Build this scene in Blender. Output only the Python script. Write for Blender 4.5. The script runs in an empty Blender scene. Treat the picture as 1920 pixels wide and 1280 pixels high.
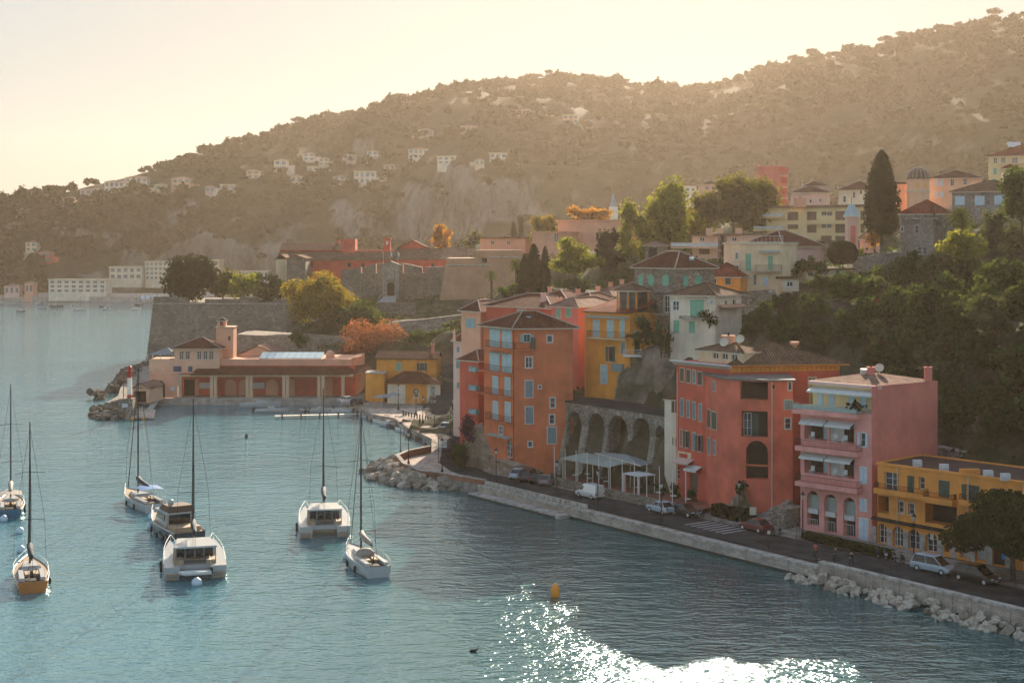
import bpy, math, random
import numpy as np
from mathutils import Vector, noise

random.seed(7)
RNG = np.random.default_rng(11)
SC = bpy.context.scene
COL = SC.collection
R = math.radians

# ---------------------------------------------------------------- camera
# camera 35 m above the bay, level, 50 mm lens with a vertical shift
F, CX, HY, HC = 2667.0, 960.0, 459.0, 35.0
cam = bpy.data.objects.new('camera', bpy.data.cameras.new('camera'))
COL.objects.link(cam)
cam.location = (0, 0, HC)
cam.rotation_euler = (R(90), 0, 0)
cam.data.sensor_width = 36
cam.data.lens = F / 1920 * 36
cam.data.shift_y = -(640 - HY) / 1920
cam.data.clip_start = 1
cam.data.clip_end = 30000
SC.camera = cam

# ---------------------------------------------------------------- light
SUN_EL, SUN_AZ = 19.6, 7.5          # degrees; azimuth to the right of the view direction (+Y)
W = bpy.data.worlds.new('World')
SC.world = W
W.use_nodes = True
wn, wl = W.node_tree.nodes, W.node_tree.links
wn.clear()
sky = wn.new('ShaderNodeTexSky')
sky.sky_type = 'NISHITA'
sky.sun_disc = False
sky.sun_elevation = R(SUN_EL)
sky.sun_rotation = R(SUN_AZ)
sky.altitude = 0
sky.air_density = 1.0
sky.dust_density = 2.2
sky.ozone_density = 1.6
# the bright side of the sky is held back evenly, hue kept, saturation halved
hs = wn.new('ShaderNodeSeparateColor'); hs.mode = 'HSV'
hc = wn.new('ShaderNodeCombineColor'); hc.mode = 'HSV'
gm = wn.new('ShaderNodeMath'); gm.operation = 'POWER'
gm.inputs[1].default_value = 0.03
sa = wn.new('ShaderNodeMath'); sa.operation = 'MULTIPLY'
sa.inputs[1].default_value = 0.5
bg = wn.new('ShaderNodeBackground')
bg.inputs[1].default_value = 0.11
wo = wn.new('ShaderNodeOutputWorld')
wl.new(sky.outputs[0], hs.inputs[0])
wl.new(hs.outputs[0], hc.inputs[0]); wl.new(hs.outputs[1], sa.inputs[0]); wl.new(sa.outputs[0], hc.inputs[1]); wl.new(hs.outputs[2], gm.inputs[0]); wl.new(gm.outputs[0], hc.inputs[2])
tint = wn.new('ShaderNodeMix'); tint.data_type = 'RGBA'; tint.blend_type = 'MULTIPLY'
tint.inputs[0].default_value = 1.0
tint.inputs[7].default_value = (.77, .87, .94, 1)     # the photograph's pinkish-cream evening sky
wl.new(hc.outputs[0], tint.inputs[6])
wl.new(tint.outputs[2], bg.inputs[0])
wl.new(bg.outputs[0], wo.inputs[0])

sl = bpy.data.lights.new('sun', 'SUN')
sl.energy = 2.0
sl.angle = R(0.55)
sl.color = (1.0, 0.85, 0.66)
sun = bpy.data.objects.new('sun', sl)
COL.objects.link(sun)
sd = Vector((math.sin(R(SUN_AZ)) * math.cos(R(SUN_EL)), math.cos(R(SUN_AZ)) * math.cos(R(SUN_EL)), math.sin(R(SUN_EL))))
sun.rotation_euler = sd.to_track_quat('Z', 'Y').to_euler()
sun.location = (60, 300, 200)

SC.view_settings.view_transform = 'Standard'
SC.view_settings.look = 'None'
SC.view_settings.exposure = 2.65
SC.view_settings.gamma = 1.0
SC.render.engine = 'CYCLES'
SC.cycles.use_denoising = True
SC.cycles.max_bounces = 5
SC.cycles.diffuse_bounces = 3
SC.cycles.glossy_bounces = 3
SC.cycles.transmission_bounces = 3
SC.cycles.transparent_max_bounces = 6
SC.cycles.volume_bounces = 1
SC.cycles.sample_clamp_indirect = 4
SC.cycles.sample_clamp_direct = 30

# ---------------------------------------------------------------- helpers
def at(px, py, Y):
    """point seen at pixel (px, py) of the photograph at depth Y"""
    return Vector(((px - CX) * Y / F, Y, HC - (py - HY) * Y / F))

def gnd(px, py, z):
    """point seen at pixel (px, py) at height z"""
    return at(px, py, F * (HC - z) / (py - HY))

def xy(v):
    return (v[0], v[1])

ORG = {}
class MB:
    """collects faces; build() links them as ONE mesh object"""
    def __init__(s):
        s.v, s.f, s.uv = [], [], {}
    def poly(s, pts, uv=None):
        n = len(s.v)
        s.v += [tuple(p) for p in pts]
        s.f.append(tuple(range(n, n + len(pts))))
        if uv: s.uv[len(s.f) - 1] = uv
        return s
    def mesh(s, v, f):
        n = len(s.v)
        s.v += [tuple(p) for p in v]
        s.f += [tuple(i + n for i in q) for q in f]
        return s
    def hexa(s, p):
        """8 points: bottom 0-3, top 4-7"""
        return s.mesh(p, [(3, 2, 1, 0), (4, 5, 6, 7), (0, 1, 5, 4), (1, 2, 6, 5), (2, 3, 7, 6), (3, 0, 4, 7)])
    def box(s, x0, x1, y0, y1, z0, z1):
        return s.hexa([(x0, y0, z0), (x1, y0, z0), (x1, y1, z0), (x0, y1, z0), (x0, y0, z1), (x1, y0, z1), (x1, y1, z1), (x0, y1, z1)])
    def prism(s, pts, z0, z1):
        n = len(pts)
        a = [(p[0], p[1], z0) for p in pts]; b = [(p[0], p[1], z1) for p in pts]
        f = [tuple(range(n - 1, -1, -1)), tuple(range(n, 2 * n))] + [(i, (i + 1) % n, n + (i + 1) % n, n + i) for i in range(n)]
        return s.mesh(a + b, f)
    def tube(s, p0, p1, r0, r1=None, n=6, caps=True):
        r1 = r0 if r1 is None else r1
        p0, p1 = Vector(p0), Vector(p1)
        d = (p1 - p0)
        if d.length < 1e-6: return s
        d.normalize()
        a = d.orthogonal().normalized(); b = d.cross(a)
        v = []
        for p, r in ((p0, r0), (p1, r1)):
            for i in range(n):
                t = 2 * math.pi * i / n
                v.append(p + a * (r * math.cos(t)) + b * (r * math.sin(t)))
        f = [(i, (i + 1) % n, n + (i + 1) % n, n + i) for i in range(n)]
        if caps: f += [tuple(range(n - 1, -1, -1)), tuple(range(n, 2 * n))]
        return s.mesh(v, f)
    def path(s, pts, r, n=5):
        """one continuous tube through points; r number or list"""
        pts = [Vector(p) for p in pts]
        m = len(pts)
        rr = r if isinstance(r, (list, tuple)) else [r] * m
        v = []
        for k, p in enumerate(pts):
            d = (pts[min(k + 1, m - 1)] - pts[max(k - 1, 0)]).normalized()
            ref = Vector((0, 0, 1)) if abs(d.z) < .9 else Vector((1, 0, 0))
            a = d.cross(ref).normalized(); b = d.cross(a)
            for i in range(n):
                t = 2 * math.pi * i / n
                v.append(p + a * (rr[k] * math.cos(t)) + b * (rr[k] * math.sin(t)))
        f = [(k * n + i, k * n + (i + 1) % n, (k + 1) * n + (i + 1) % n, (k + 1) * n + i) for k in range(m - 1) for i in range(n)]
        f += [tuple(range(n - 1, -1, -1)), tuple(range((m - 1) * n, m * n))]
        return s.mesh(v, f)
    def lathe(s, c, prof, n=10):
        """profile [(r, z)...] round the vertical axis at c"""
        v = []
        for r, z in prof:
            for i in range(n):
                t = 2 * math.pi * i / n
                v.append((c[0] + r * math.cos(t), c[1] + r * math.sin(t), c[2] + z))
        m = len(prof)
        f = [(k * n + i, k * n + (i + 1) % n, (k + 1) * n + (i + 1) % n, (k + 1) * n + i) for k in range(m - 1) for i in range(n)]
        f += [tuple(range(n - 1, -1, -1)), tuple(range((m - 1) * n, m * n))]
        return s.mesh(v, f)
    def blob(s, c, r, seed=0, rough=.25, sub=2, flat=None):
        """lumpy ball: an irregular subdivided icosphere"""
        bv, bf = ICO[sub]
        c = Vector(c)
        o = Vector((seed * 3.17, seed * 1.71, seed * .93))
        v = []
        for p in bv:
            k = 1 + rough * noise.noise(p * 1.3 + o) + rough * .5 * noise.noise(p * 3 + o)
            v.append(c + Vector((p.x * r[0] * k, p.y * r[1] * k, p.z * r[2] * k)))
        return s.mesh(v, bf)
    def build(s, name, mat, parent=None, smooth=False):
        o = Vector((0, 0, 0)) if parent is None else ORG[parent.name]
        me = bpy.data.meshes.new(name)
        me.from_pydata([(p[0] - o[0], p[1] - o[1], p[2] - o[2]) for p in s.v], [], s.f)
        if s.uv:
            ul = me.uv_layers.new(name='UVMap')
            for fi, uv in s.uv.items():
                for li, q in zip(me.polygons[fi].loop_indices, uv): ul.data[li].uv = q
        me.materials.append(mat)
        if smooth:
            me.polygons.foreach_set('use_smooth', [True] * len(me.polygons))
            if smooth is not True: me.set_sharp_from_angle(angle=R(smooth))
        me.update()
        ob = bpy.data.objects.new(name, me)
        COL.objects.link(ob)
        if parent is not None: ob.parent = parent
        ORG[ob.name] = o
        return ob

def _ico():
    import bmesh
    d = {}
    for s in (1, 2, 3):
        bm = bmesh.new(); bmesh.ops.create_icosphere(bm, subdivisions=s, radius=1)
        bm.verts.ensure_lookup_table()
        d[s] = ([v.co.copy() for v in bm.verts], [tuple(v.index for v in f.verts) for f in bm.faces]); bm.free()
    return d
ICO = _ico()

def tag(o, label=None, cat=None, group=None, kind=None):
    if label: o['label'] = label
    if cat: o['category'] = cat
    if group: o['group'] = group
    if kind: o['kind'] = kind
    return o

def thing(name, label, cat, loc=(0, 0, 0), group=None, rz=0):
    o = bpy.data.objects.new(name, None)
    COL.objects.link(o)
    o.empty_display_size = .5
    o.location = loc; o.rotation_euler = (0, 0, rz)
    ORG[o.name] = Vector(loc)
    return tag(o, label, cat, group)

def struct(name, parent=None, mb=None, mat=None, smooth=False):
    o = mb.build(name, mat, parent, smooth)
    o['kind'] = 'structure'
    return o

def copy_tree(o, loc=None, rz=None, scale=None, label=None, group=None, parent=None):
    c = o.copy(); COL.objects.link(c); c.parent = parent
    if loc is not None: c.location = loc
    if rz is not None: c.rotation_euler = (0, 0, rz)
    if scale is not None: c.scale = scale if hasattr(scale, '__len__') else (scale,) * 3
    if label: c['label'] = label
    if group: c['group'] = group
    for ch in o.children: copy_tree(ch, parent=c)
    return c

# ---------------------------------------------------------------- materials
MATS = {}
def newmat(name):
    m = bpy.data.materials.new(name); m.use_nodes = True
    nt = m.node_tree
    return m, nt.nodes, nt.links, nt.nodes['Principled BSDF']

def rgb(c): return (c[0], c[1], c[2], 1)

def ramp(n, l, src, stops):
    r = n.new('ShaderNodeValToRGB')
    e = r.color_ramp.elements
    while len(e) < len(stops): e.new(.5)
    for i, (p, c) in enumerate(stops):
        e[i].position = p; e[i].color = rgb(c) if hasattr(c, '__len__') else (c, c, c, 1)
    l.new(src, r.inputs[0])
    return r.outputs[0]

def noise_tex(n, l, co, scale, detail=4, rough=.55, sc=None):
    t = n.new('ShaderNodeTexNoise'); t.inputs['Scale'].default_value = scale
    t.inputs['Detail'].default_value = detail; t.inputs['Roughness'].default_value = rough
    if sc:
        mp = n.new('ShaderNodeMapping'); mp.inputs['Scale'].default_value = sc
        l.new(co, mp.inputs[0]); co = mp.outputs[0]
    l.new(co, t.inputs['Vector'])
    return t.outputs[0]

def mul(n, l, a, b, fac=1.0, mode='MULTIPLY'):
    x = n.new('ShaderNodeMix'); x.data_type = 'RGBA'; x.blend_type = mode
    if hasattr(fac, 'default_value') or hasattr(fac, 'links'): l.new(fac, x.inputs[0])
    else: x.inputs[0].default_value = fac
    for s, i in ((a, 6), (b, 7)):
        if hasattr(s, 'links'): l.new(s, x.inputs[i])
        else: x.inputs[i].default_value = rgb(s)
    return x.outputs[2]

def bump(n, l, p, h, dist, strength=1.0):
    b = n.new('ShaderNodeBump'); b.inputs['Distance'].default_value = dist; b.inputs['Strength'].default_value = strength
    l.new(h, b.inputs['Height']); l.new(b.outputs[0], p.inputs['Normal'])

def coord(n, which='Object'):
    return n.new('ShaderNodeTexCoord').outputs[which]

def stucco(name, c, stain=.35, rough=.9, sc=.35, dirt=(.35, .3, .26)):
    """painted render: broad mottling, vertical run-off stains, fine grain"""
    if name in MATS: return MATS[name]
    m, n, l, p = newmat(name)
    co = coord(n)
    a = ramp(n, l, noise_tex(n, l, co, sc, 5, .6), [(.3, (1 - stain * .5,) * 3), (.7, (1 + stain * .4,) * 3)])
    v = ramp(n, l, noise_tex(n, l, co, 1.0, 4, .6, (1.4, 1.4, .12)), [(.38, .0), (.72, 1.0)])
    base = mul(n, l, c, a)
    f = n.new('ShaderNodeMath'); f.operation = 'MULTIPLY'; f.inputs[1].default_value = stain * .6
    l.new(v, f.inputs[0])
    base = mul(n, l, base, [c[i] * .45 + dirt[i] * .25 for i in range(3)], f.outputs[0], 'MIX')
    g = noise_tex(n, l, co, 9, 3, .7)
    base = mul(n, l, base, ramp(n, l, g, [(.3, .88), (.7, 1.06)]))
    l.new(base, p.inputs['Base Color'])
    p.inputs['Roughness'].default_value = rough
    p.inputs['Specular IOR Level'].default_value = .2
    bump(n, l, p, g, .02)
    MATS[name] = m
    return m

def stone(name, c1, c2, joint, size=.45, squash=(1, 1, 1.6), depth=.06, rough=.92, moss=0):
    """rubble masonry: voronoi stones with recessed joints"""
    if name in MATS: return MATS[name]
    m, n, l, p = newmat(name)
    co = coord(n)
    mp = n.new('ShaderNodeMapping'); mp.inputs['Scale'].default_value = squash
    l.new(co, mp.inputs[0])
    vo = n.new('ShaderNodeTexVoronoi'); vo.inputs['Scale'].default_value = 1 / size
    l.new(mp.outputs[0], vo.inputs['Vector'])
    ve = n.new('ShaderNodeTexVoronoi'); ve.feature = 'DISTANCE_TO_EDGE'; ve.inputs['Scale'].default_value = 1 / size
    l.new(mp.outputs[0], ve.inputs['Vector'])
    sp = n.new('ShaderNodeSeparateColor'); l.new(vo.outputs['Color'], sp.inputs[0])
    base = mul(n, l, c1, c2, sp.outputs[0], 'MIX')
    base = mul(n, l, base, ramp(n, l, sp.outputs[1], [(0, .72), (1, 1.15)]))
    big = noise_tex(n, l, co, .22, 5, .6)
    base = mul(n, l, base, ramp(n, l, big, [(.32, .58), (.66, 1.12)]))
    if moss:
        base = mul(n, l, base, (.05, .065, .025), ramp(n, l, noise_tex(n, l, co, .5, 5, .65), [(.5, 0), (.72, moss)]), 'MIX')
    e = ramp(n, l, ve.outputs['Distance'], [(.0, 1), (.09, 0)])
    base = mul(n, l, base, joint, e, 'MIX')
    l.new(base, p.inputs['Base Color'])
    p.inputs['Roughness'].default_value = rough
    p.inputs['Specular IOR Level'].default_value = .15
    bump(n, l, p, ramp(n, l, ve.outputs['Distance'], [(0, 0), (.16, 1)]), depth)
    MATS[name] = m
    return m

def tiles(name, c1, c2, lichen=.3):
    """canal tile roof; UV is metres along the eave / up the slope"""
    if name in MATS: return MATS[name]
    m, n, l, p = newmat(name)
    uv = coord(n, 'UV')
    s = n.new('ShaderNodeSeparateXYZ'); l.new(uv, s.inputs[0])
    w = n.new('ShaderNodeMath'); w.operation = 'SINE'
    k = n.new('ShaderNodeMath'); k.operation = 'MULTIPLY'; k.inputs[1].default_value = 2 * math.pi / .34
    l.new(s.outputs[0], k.inputs[0]); l.new(k.outputs[0], w.inputs[0])
    mp = n.new('ShaderNodeMapping'); mp.inputs['Scale'].default_value = (1 / .34, 1 / .42, 1)
    l.new(uv, mp.inputs[0])
    fl = n.new('ShaderNodeVectorMath'); fl.operation = 'FLOOR'; l.new(mp.outputs[0], fl.inputs[0])
    wt = n.new('ShaderNodeTexWhiteNoise'); wt.noise_dimensions = '3D'; l.new(fl.outputs[0], wt.inputs[0])
    base = mul(n, l, c1, c2, wt.outputs[0], 'MIX')
    co = coord(n)
    base = mul(n, l, base, ramp(n, l, noise_tex(n, l, co, .6, 5, .65), [(.3, .55), (.7, 1.15)]))
    base = mul(n, l, base, (.3, .27, .2), ramp(n, l, noise_tex(n, l, co, 1.7, 5, .7), [(.52, 0), (.75, lichen)]), 'MIX')
    wr = ramp(n, l, w.outputs[0], [(0, .45), (.55, 1.0)])
    base = mul(n, l, base, wr)
    l.new(base, p.inputs['Base Color'])
    p.inputs['Roughness'].default_value = .95; p.inputs['Specular IOR Level'].default_value = .04
    bump(n, l, p, w.outputs[0], .05)
    MATS[name] = m
    return m

def plain(name, c, rough=.6, metal=0, var=.12, scale=2.0, spec=.4, coat=0, bumpd=0):
    if name in MATS: return MATS[name]
    m, n, l, p = newmat(name)
    co = coord(n)
    g = noise_tex(n, l, co, scale, 4, .6)
    l.new(mul(n, l, c, ramp(n, l, g, [(.3, 1 - var), (.7, 1 + var * .6)])), p.inputs['Base Color'])
    p.inputs['Roughness'].default_value = rough; p.inputs['Metallic'].default_value = metal
    p.inputs['Specular IOR Level'].default_value = spec
    p.inputs['Coat Weight'].default_value = coat
    if bumpd: bump(n, l, p, g, bumpd)
    MATS[name] = m
    return m

def glass(name='window_glass', c=(.03, .04, .045)):
    if name in MATS: return MATS[name]
    m, n, l, p = newmat(name)
    g = noise_tex(n, l, coord(n), 1.3, 2)
    l.new(mul(n, l, c, ramp(n, l, g, [(.35, .5), (.65, 1.8)])), p.inputs['Base Color'])
    p.inputs['Roughness'].default_value = .06; p.inputs['Specular IOR Level'].default_value = .6
    MATS[name] = m
    return m

def leafmat(name, c1, c2, trans=.4, hue=None):
    """leaves: per-leaf colour, some light passing through"""
    if name in MATS: return MATS[name]
    m, n, l, p = newmat(name)
    n.remove(p)
    gi = n.new('ShaderNodeNewGeometry')
    base = mul(n, l, c1, c2, gi.outputs['Random Per Island'], 'MIX')
    base = mul(n, l, base, ramp(n, l, noise_tex(n, l, coord(n), .45, 3), [(.3, .65), (.7, 1.25)]))
    d = n.new('ShaderNodeBsdfDiffuse'); t = n.new('ShaderNodeBsdfTranslucent'); mx = n.new('ShaderNodeMixShader')
    mx.inputs[0].default_value = trans
    l.new(base, d.inputs[0]); l.new(mul(n, l, base, (1.5, 1.35, .7)), t.inputs[0])
    l.new(d.outputs[0], mx.inputs[1]); l.new(t.outputs[0], mx.inputs[2])
    l.new(mx.outputs[0], n['Material Output'].inputs[0])
    MATS[name] = m
    return m

def rockmat(name, c1, c2, scale=.6, depth=.25, moss=0, mossc=(.05, .06, .025)):
    if name in MATS: return MATS[name]
    m, n, l, p = newmat(name)
    co = coord(n)
    a = noise_tex(n, l, co, scale, 8, .65)
    base = ramp(n, l, a, [(.32, [x * .45 for x in c1]), (.5, c1), (.7, c2)])
    base = mul(n, l, base, ramp(n, l, noise_tex(n, l, co, scale * 6, 4, .7), [(.3, .75), (.7, 1.15)]))
    if moss: base = mul(n, l, base, mossc, ramp(n, l, noise_tex(n, l, co, scale * .7, 5, .6), [(.45, 0), (.62, moss)]), 'MIX')
    l.new(base, p.inputs['Base Color'])
    p.inputs['Roughness'].default_value = 1; p.inputs['Specular IOR Level'].default_value = .03
    bump(n, l, p, a, depth)
    MATS[name] = m
    return m

# ---------------------------------------------------------------- sea
def sea():
    m, n, l, p = newmat('sea_water')
    co = coord(n)
    def wv(scale, sc, det, rough=.6):
        return noise_tex(n, l, co, scale, det, rough, sc)
    h = n.new('ShaderNodeMath'); h.operation = 'MULTIPLY_ADD'; h.inputs[1].default_value = .45
    l.new(wv(1.25, (.6, 1.0, 1), 3), h.inputs[0])
    l.new(wv(.28, (.55, 1.0, 1), 4), h.inputs[2])
    gust = ramp(n, l, noise_tex(n, l, co, .012, 4, .6, (1, .5, 1)), [(.3, .6), (.7, 1.0)])
    hh = n.new('ShaderNodeMath'); hh.operation = 'MULTIPLY'; l.new(h.outputs[0], hh.inputs[0]); l.new(gust, hh.inputs[1])
    b = n.new('ShaderNodeBump'); b.inputs['Distance'].default_value = .52; b.inputs['Strength'].default_value = 1.0
    l.new(hh.outputs[0], b.inputs['Height']); l.new(b.outputs[0], p.inputs['Normal'])
    # body colour darkens rightwards: shade and dark reflection of the waterfront painted in
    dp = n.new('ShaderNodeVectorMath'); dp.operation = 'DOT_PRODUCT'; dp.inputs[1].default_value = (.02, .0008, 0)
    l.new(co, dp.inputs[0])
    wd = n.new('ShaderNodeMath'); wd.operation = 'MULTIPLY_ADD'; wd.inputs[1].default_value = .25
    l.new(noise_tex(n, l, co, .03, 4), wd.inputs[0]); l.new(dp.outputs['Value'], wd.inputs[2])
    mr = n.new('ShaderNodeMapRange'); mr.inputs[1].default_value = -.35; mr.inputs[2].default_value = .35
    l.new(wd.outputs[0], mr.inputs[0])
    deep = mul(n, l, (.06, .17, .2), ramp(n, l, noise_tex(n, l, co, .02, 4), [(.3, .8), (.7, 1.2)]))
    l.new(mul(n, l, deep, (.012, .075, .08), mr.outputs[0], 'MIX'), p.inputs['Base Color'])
    p.inputs['Roughness'].default_value = .07
    p.inputs['IOR'].default_value = 3.4
    p.inputs['Specular Tint'].default_value = (.72, .95, 1, 1)
    p.inputs['Specular IOR Level'].default_value = .5
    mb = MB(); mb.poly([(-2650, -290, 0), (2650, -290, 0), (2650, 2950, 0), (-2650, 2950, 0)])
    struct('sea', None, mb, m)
sea()

# ---------------------------------------------------------------- far hill
RX = [-900, -500, -250, -60, 0, 100, 200, 300, 400, 500, 560, 650, 700, 800, 900, 1000, 1040, 1100, 1160, 1215, 1260, 1340, 1420, 1500, 1600, 1650, 1720, 1800, 1860, 1920, 2150, 2500, 3000]
RYP = [452, 440, 415, 388, 372, 352, 322, 297, 268, 240, 222, 198, 190, 165, 142, 131, 127, 135, 140, 155, 155, 150, 128, 105, 82, 75, 52, 40, 25, 18, -10, -30, 20]
def ridge_y(x): return float(np.interp(x, RX, RYP))
def hill_rows(x):
    yf = float(np.interp(x, [-900, 0, 300, 600, 1000, 1400, 2000, 3000], [900, 885, 875, 800, 690, 600, 520, 480]))
    yr = float(np.interp(x, [-900, 0, 300, 600, 1000, 1250, 1500, 2000, 3000], [960, 1030, 1130, 1250, 1330, 1330, 1200, 1130, 1100]))
    return yf, yr
def hill_pt(x, t):
    """x in photo pixels at the ridge's bearing, t from foot (0) over the ridge (1) to the far side"""
    yf, yr = hill_rows(x)
    zr = HC - (ridge_y(x) + 17 - HY) * yr / F
    cl0 = .26 + .05 * noise.noise(Vector((x * .006, 3.1, 0)))
    lo = float(np.interp(x, [-900, 250, 450, 700, 1300, 1900], [.10, .06, .10, .20, .16, .12]))
    hi = lo + float(np.interp(x, [-900, 200, 330, 480, 800, 1250, 1400, 1900], [.04, .12, .30, .20, .30, .26, .10, .14]))
    s = float(np.interp(t, [0, .06, cl0, cl0 + .06, .6, 1, 1.15, 1.6], [0, .02, lo, hi, (hi + 1) * .5 + .04, 1, .97, .4]))
    Y = yf + (yr - yf) * t
    X = (x - CX) * Y / F
    q = Vector((X * .008, Y * .008, 1.7))
    z = 1.2 + (zr - 1.2) * s
    amp = min(1, t * 4) * (1 - .75 * math.exp(-((t - 1) / .16) ** 2))
    z += amp * (14 * noise.noise(q) + 7 * noise.noise(q * 2.7) + 2.5 * noise.noise(q * 7))
    Y += amp * (26 * noise.noise(Vector((X * .013, z * .03, 9.3))) + 9 * noise.noise(Vector((X * .05, z * .06, 2.3))) + 5 * abs(noise.noise(Vector((X * .11, z * .12, 5.3)))))
    return Vector((X, Y, max(z, .3 if t > 0 else -2)))
HXS = np.concatenate([np.linspace(-900, -420, 16), np.linspace(-400, 2150, 400), np.linspace(2200, 3000, 20)])
HTS = list(np.linspace(0, .2, 7)) + list(np.linspace(.215, .40, 20)) + list(np.linspace(.43, 1.0, 26)) + [1.06, 1.15, 1.3, 1.6]
def far_hill():
    mb = MB()
    nt = len(HTS)
    vs = [hill_pt(x, t) for x in HXS for t in HTS]
    fs = [(i * nt + j, (i + 1) * nt + j, (i + 1) * nt + j + 1, i * nt + j + 1) for i in range(len(HXS) - 1) for j in range(nt - 1)]
    mb.mesh(vs, fs)
    m, n, l, p = newmat('hill_rock_and_scrub')
    co = coord(n)
    g = n.new('ShaderNodeNewGeometry'); s = n.new('ShaderNodeSeparateXYZ'); l.new(g.outputs['Normal'], s.inputs[0])
    rock = ramp(n, l, noise_tex(n, l, co, .07, 10, .78, (1, 1, .3)), [(.38, (.05, .045, .035)), (.5, (.17, .15, .125)), (.7, (.30, .265, .23))])
    scr = ramp(n, l, noise_tex(n, l, co, .09, 6, .7), [(.3, (.02, .025, .012)), (.6, (.04, .042, .02)), (.78, (.08, .07, .04))])
    ad = n.new('ShaderNodeMath'); ad.operation = 'MULTIPLY_ADD'; ad.inputs[1].default_value = .35
    l.new(noise_tex(n, l, co, .03, 5, .65), ad.inputs[0]); l.new(s.outputs[2], ad.inputs[2])
    f = ramp(n, l, ad.outputs[0], [(.66, 0), (.86, 1)])
    l.new(mul(n, l, rock, scr, f, 'MIX'), p.inputs['Base Color'])
    p.inputs['Roughness'].default_value = .95; p.inputs['Specular IOR Level'].default_value = .1
    bump(n, l, p, noise_tex(n, l, co, .12, 8, .7), 2.5)
    return struct('far_hill', None, mb, m, True)
HILL = far_hill()

# ---------------------------------------------------------------- foliage
def leaf_cloud(P, size, rng, up=.3, flat=1.0):
    """one quad per point with random tilt; returns verts, faces"""
    n = len(P)
    nrm = rng.normal(size=(n, 3)); nrm[:, 2] += up * 2
    nrm /= np.linalg.norm(nrm, axis=1)[:, None]
    t = rng.normal(size=(n, 3)); t -= nrm * np.sum(t * nrm, axis=1)[:, None]; t /= np.linalg.norm(t, axis=1)[:, None]
    b = np.cross(nrm, t)
    s = (size * rng.uniform(.6, 1.3, n))[:, None]
    V = np.stack([P - t * s - b * s * .55, P + t * s * .2 - b * s * .8, P + t * s + b * s * .1, P - t * s * .1 + b * s * .8], axis=1).reshape(-1, 3)
    Fc = np.arange(n * 4).reshape(-1, 4)
    return V, Fc

def np_mesh(name, V, Fc, mat, parent=None, smooth=False):
    o = Vector((0, 0, 0)) if parent is None else ORG[parent.name]
    me = bpy.data.meshes.new(name)
    V = np.asarray(V, dtype=np.float32) - np.array(o, dtype=np.float32)
    k = Fc.shape[1]
    me.vertices.add(len(V)); me.vertices.foreach_set('co', V.ravel())
    me.loops.add(Fc.size); me.loops.foreach_set('vertex_index', Fc.ravel().astype(np.int32))
    me.polygons.add(len(Fc)); me.polygons.foreach_set('loop_start', (np.arange(len(Fc)) * k).astype(np.int32))
    me.polygons.foreach_set('loop_total', np.full(len(Fc), k, dtype=np.int32))
    me.update(calc_edges=True)
    me.materials.append(mat)
    ob = bpy.data.objects.new(name, me); COL.objects.link(ob)
    if parent is not None: ob.parent = parent
    ORG[ob.name] = o
    return ob

def clump_points(clumps, per, rng, shell=.55):
    """points through lumps (cx,cy,cz,rx,ry,rz)"""
    out = []
    for c in clumps:
        k = max(6, int(per * c[3] * c[4]))
        d = rng.normal(size=(k, 3)); d /= np.linalg.norm(d, axis=1)[:, None]
        r = shell + (1.05 - shell) * rng.random(k) ** .6
        out.append(np.array(c[:3]) + d * r[:, None] * np.array(c[3:6]))
    return np.concatenate(out)

def crown_clumps(rx, rz, n, rng, shape='round', lump=.42):
    cl = []
    for i in range(n):
        d = rng.normal(size=3); d /= np.linalg.norm(d)
        r = .62 * rng.random() ** .45 + .12
        x, y, z = d * r
        if shape == 'umbrella':
            z = abs(z) * .7 - (x * x + y * y) * .5
        if shape == 'upright':
            z = (rng.random() * 2 - 1) * .8; q = (1 - abs(z + .15) ** 2.2) ** .5 if abs(z + .15) < 1 else .2
            x *= q; y *= q
        s = lump * rng.uniform(.6, 1.15)
        cl.append((x * rx, y * rx, z * rz, s * rx, s * rx, s * rz * (.75 if shape == 'umbrella' else 1)))
    return cl

LM = dict(
    pine=leafmat('pine_foliage', (.022, .036, .012), (.06, .075, .024), .3),
    far=leafmat('far_pine_foliage', (.014, .022, .009), (.036, .042, .016), .15),
    oak=leafmat('evergreen_foliage', (.028, .052, .018), (.08, .11, .036), .4),
    olive=leafmat('pale_foliage', (.06, .08, .04), (.15, .16, .08), .35),
    lime=leafmat('lime_foliage', (.10, .13, .02), (.26, .26, .05), .5),
    gold=leafmat('golden_foliage', (.11, .11, .018), (.30, .22, .032), .5),
    orange=leafmat('orange_foliage', (.26, .12, .02), (.45, .24, .05), .5),
    russet=leafmat('russet_foliage', (.22, .085, .055), (.36, .15, .10), .4),
    grove=leafmat('olive_gold_foliage', (.05, .06, .014), (.16, .15, .03), .5),
    cypress=leafmat('cypress_foliage', (.014, .02, .009), (.035, .042, .018), .2),
    palm=leafmat('palm_foliage', (.04, .06, .015), (.12, .15, .03), .4),
    purple=leafmat('bougainvillea_foliage', (.03, .02, .03), (.12, .04, .1), .3))
BARK = rockmat('bark', (.09, .065, .045), (.16, .12, .09), 3, .05)

def crown_core(cl, rng, k=.62):
    mb = MB()
    for i, c in enumerate(cl):
        mb.blob(c[:3], (c[3] * k, c[4] * k, c[5] * k), seed=int(rng.integers(1000)), rough=.5, sub=1)
    V = np.array(mb.v); T = np.array(mb.f)
    return V, np.concatenate([T, T[:, 2:3]], axis=1)

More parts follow.
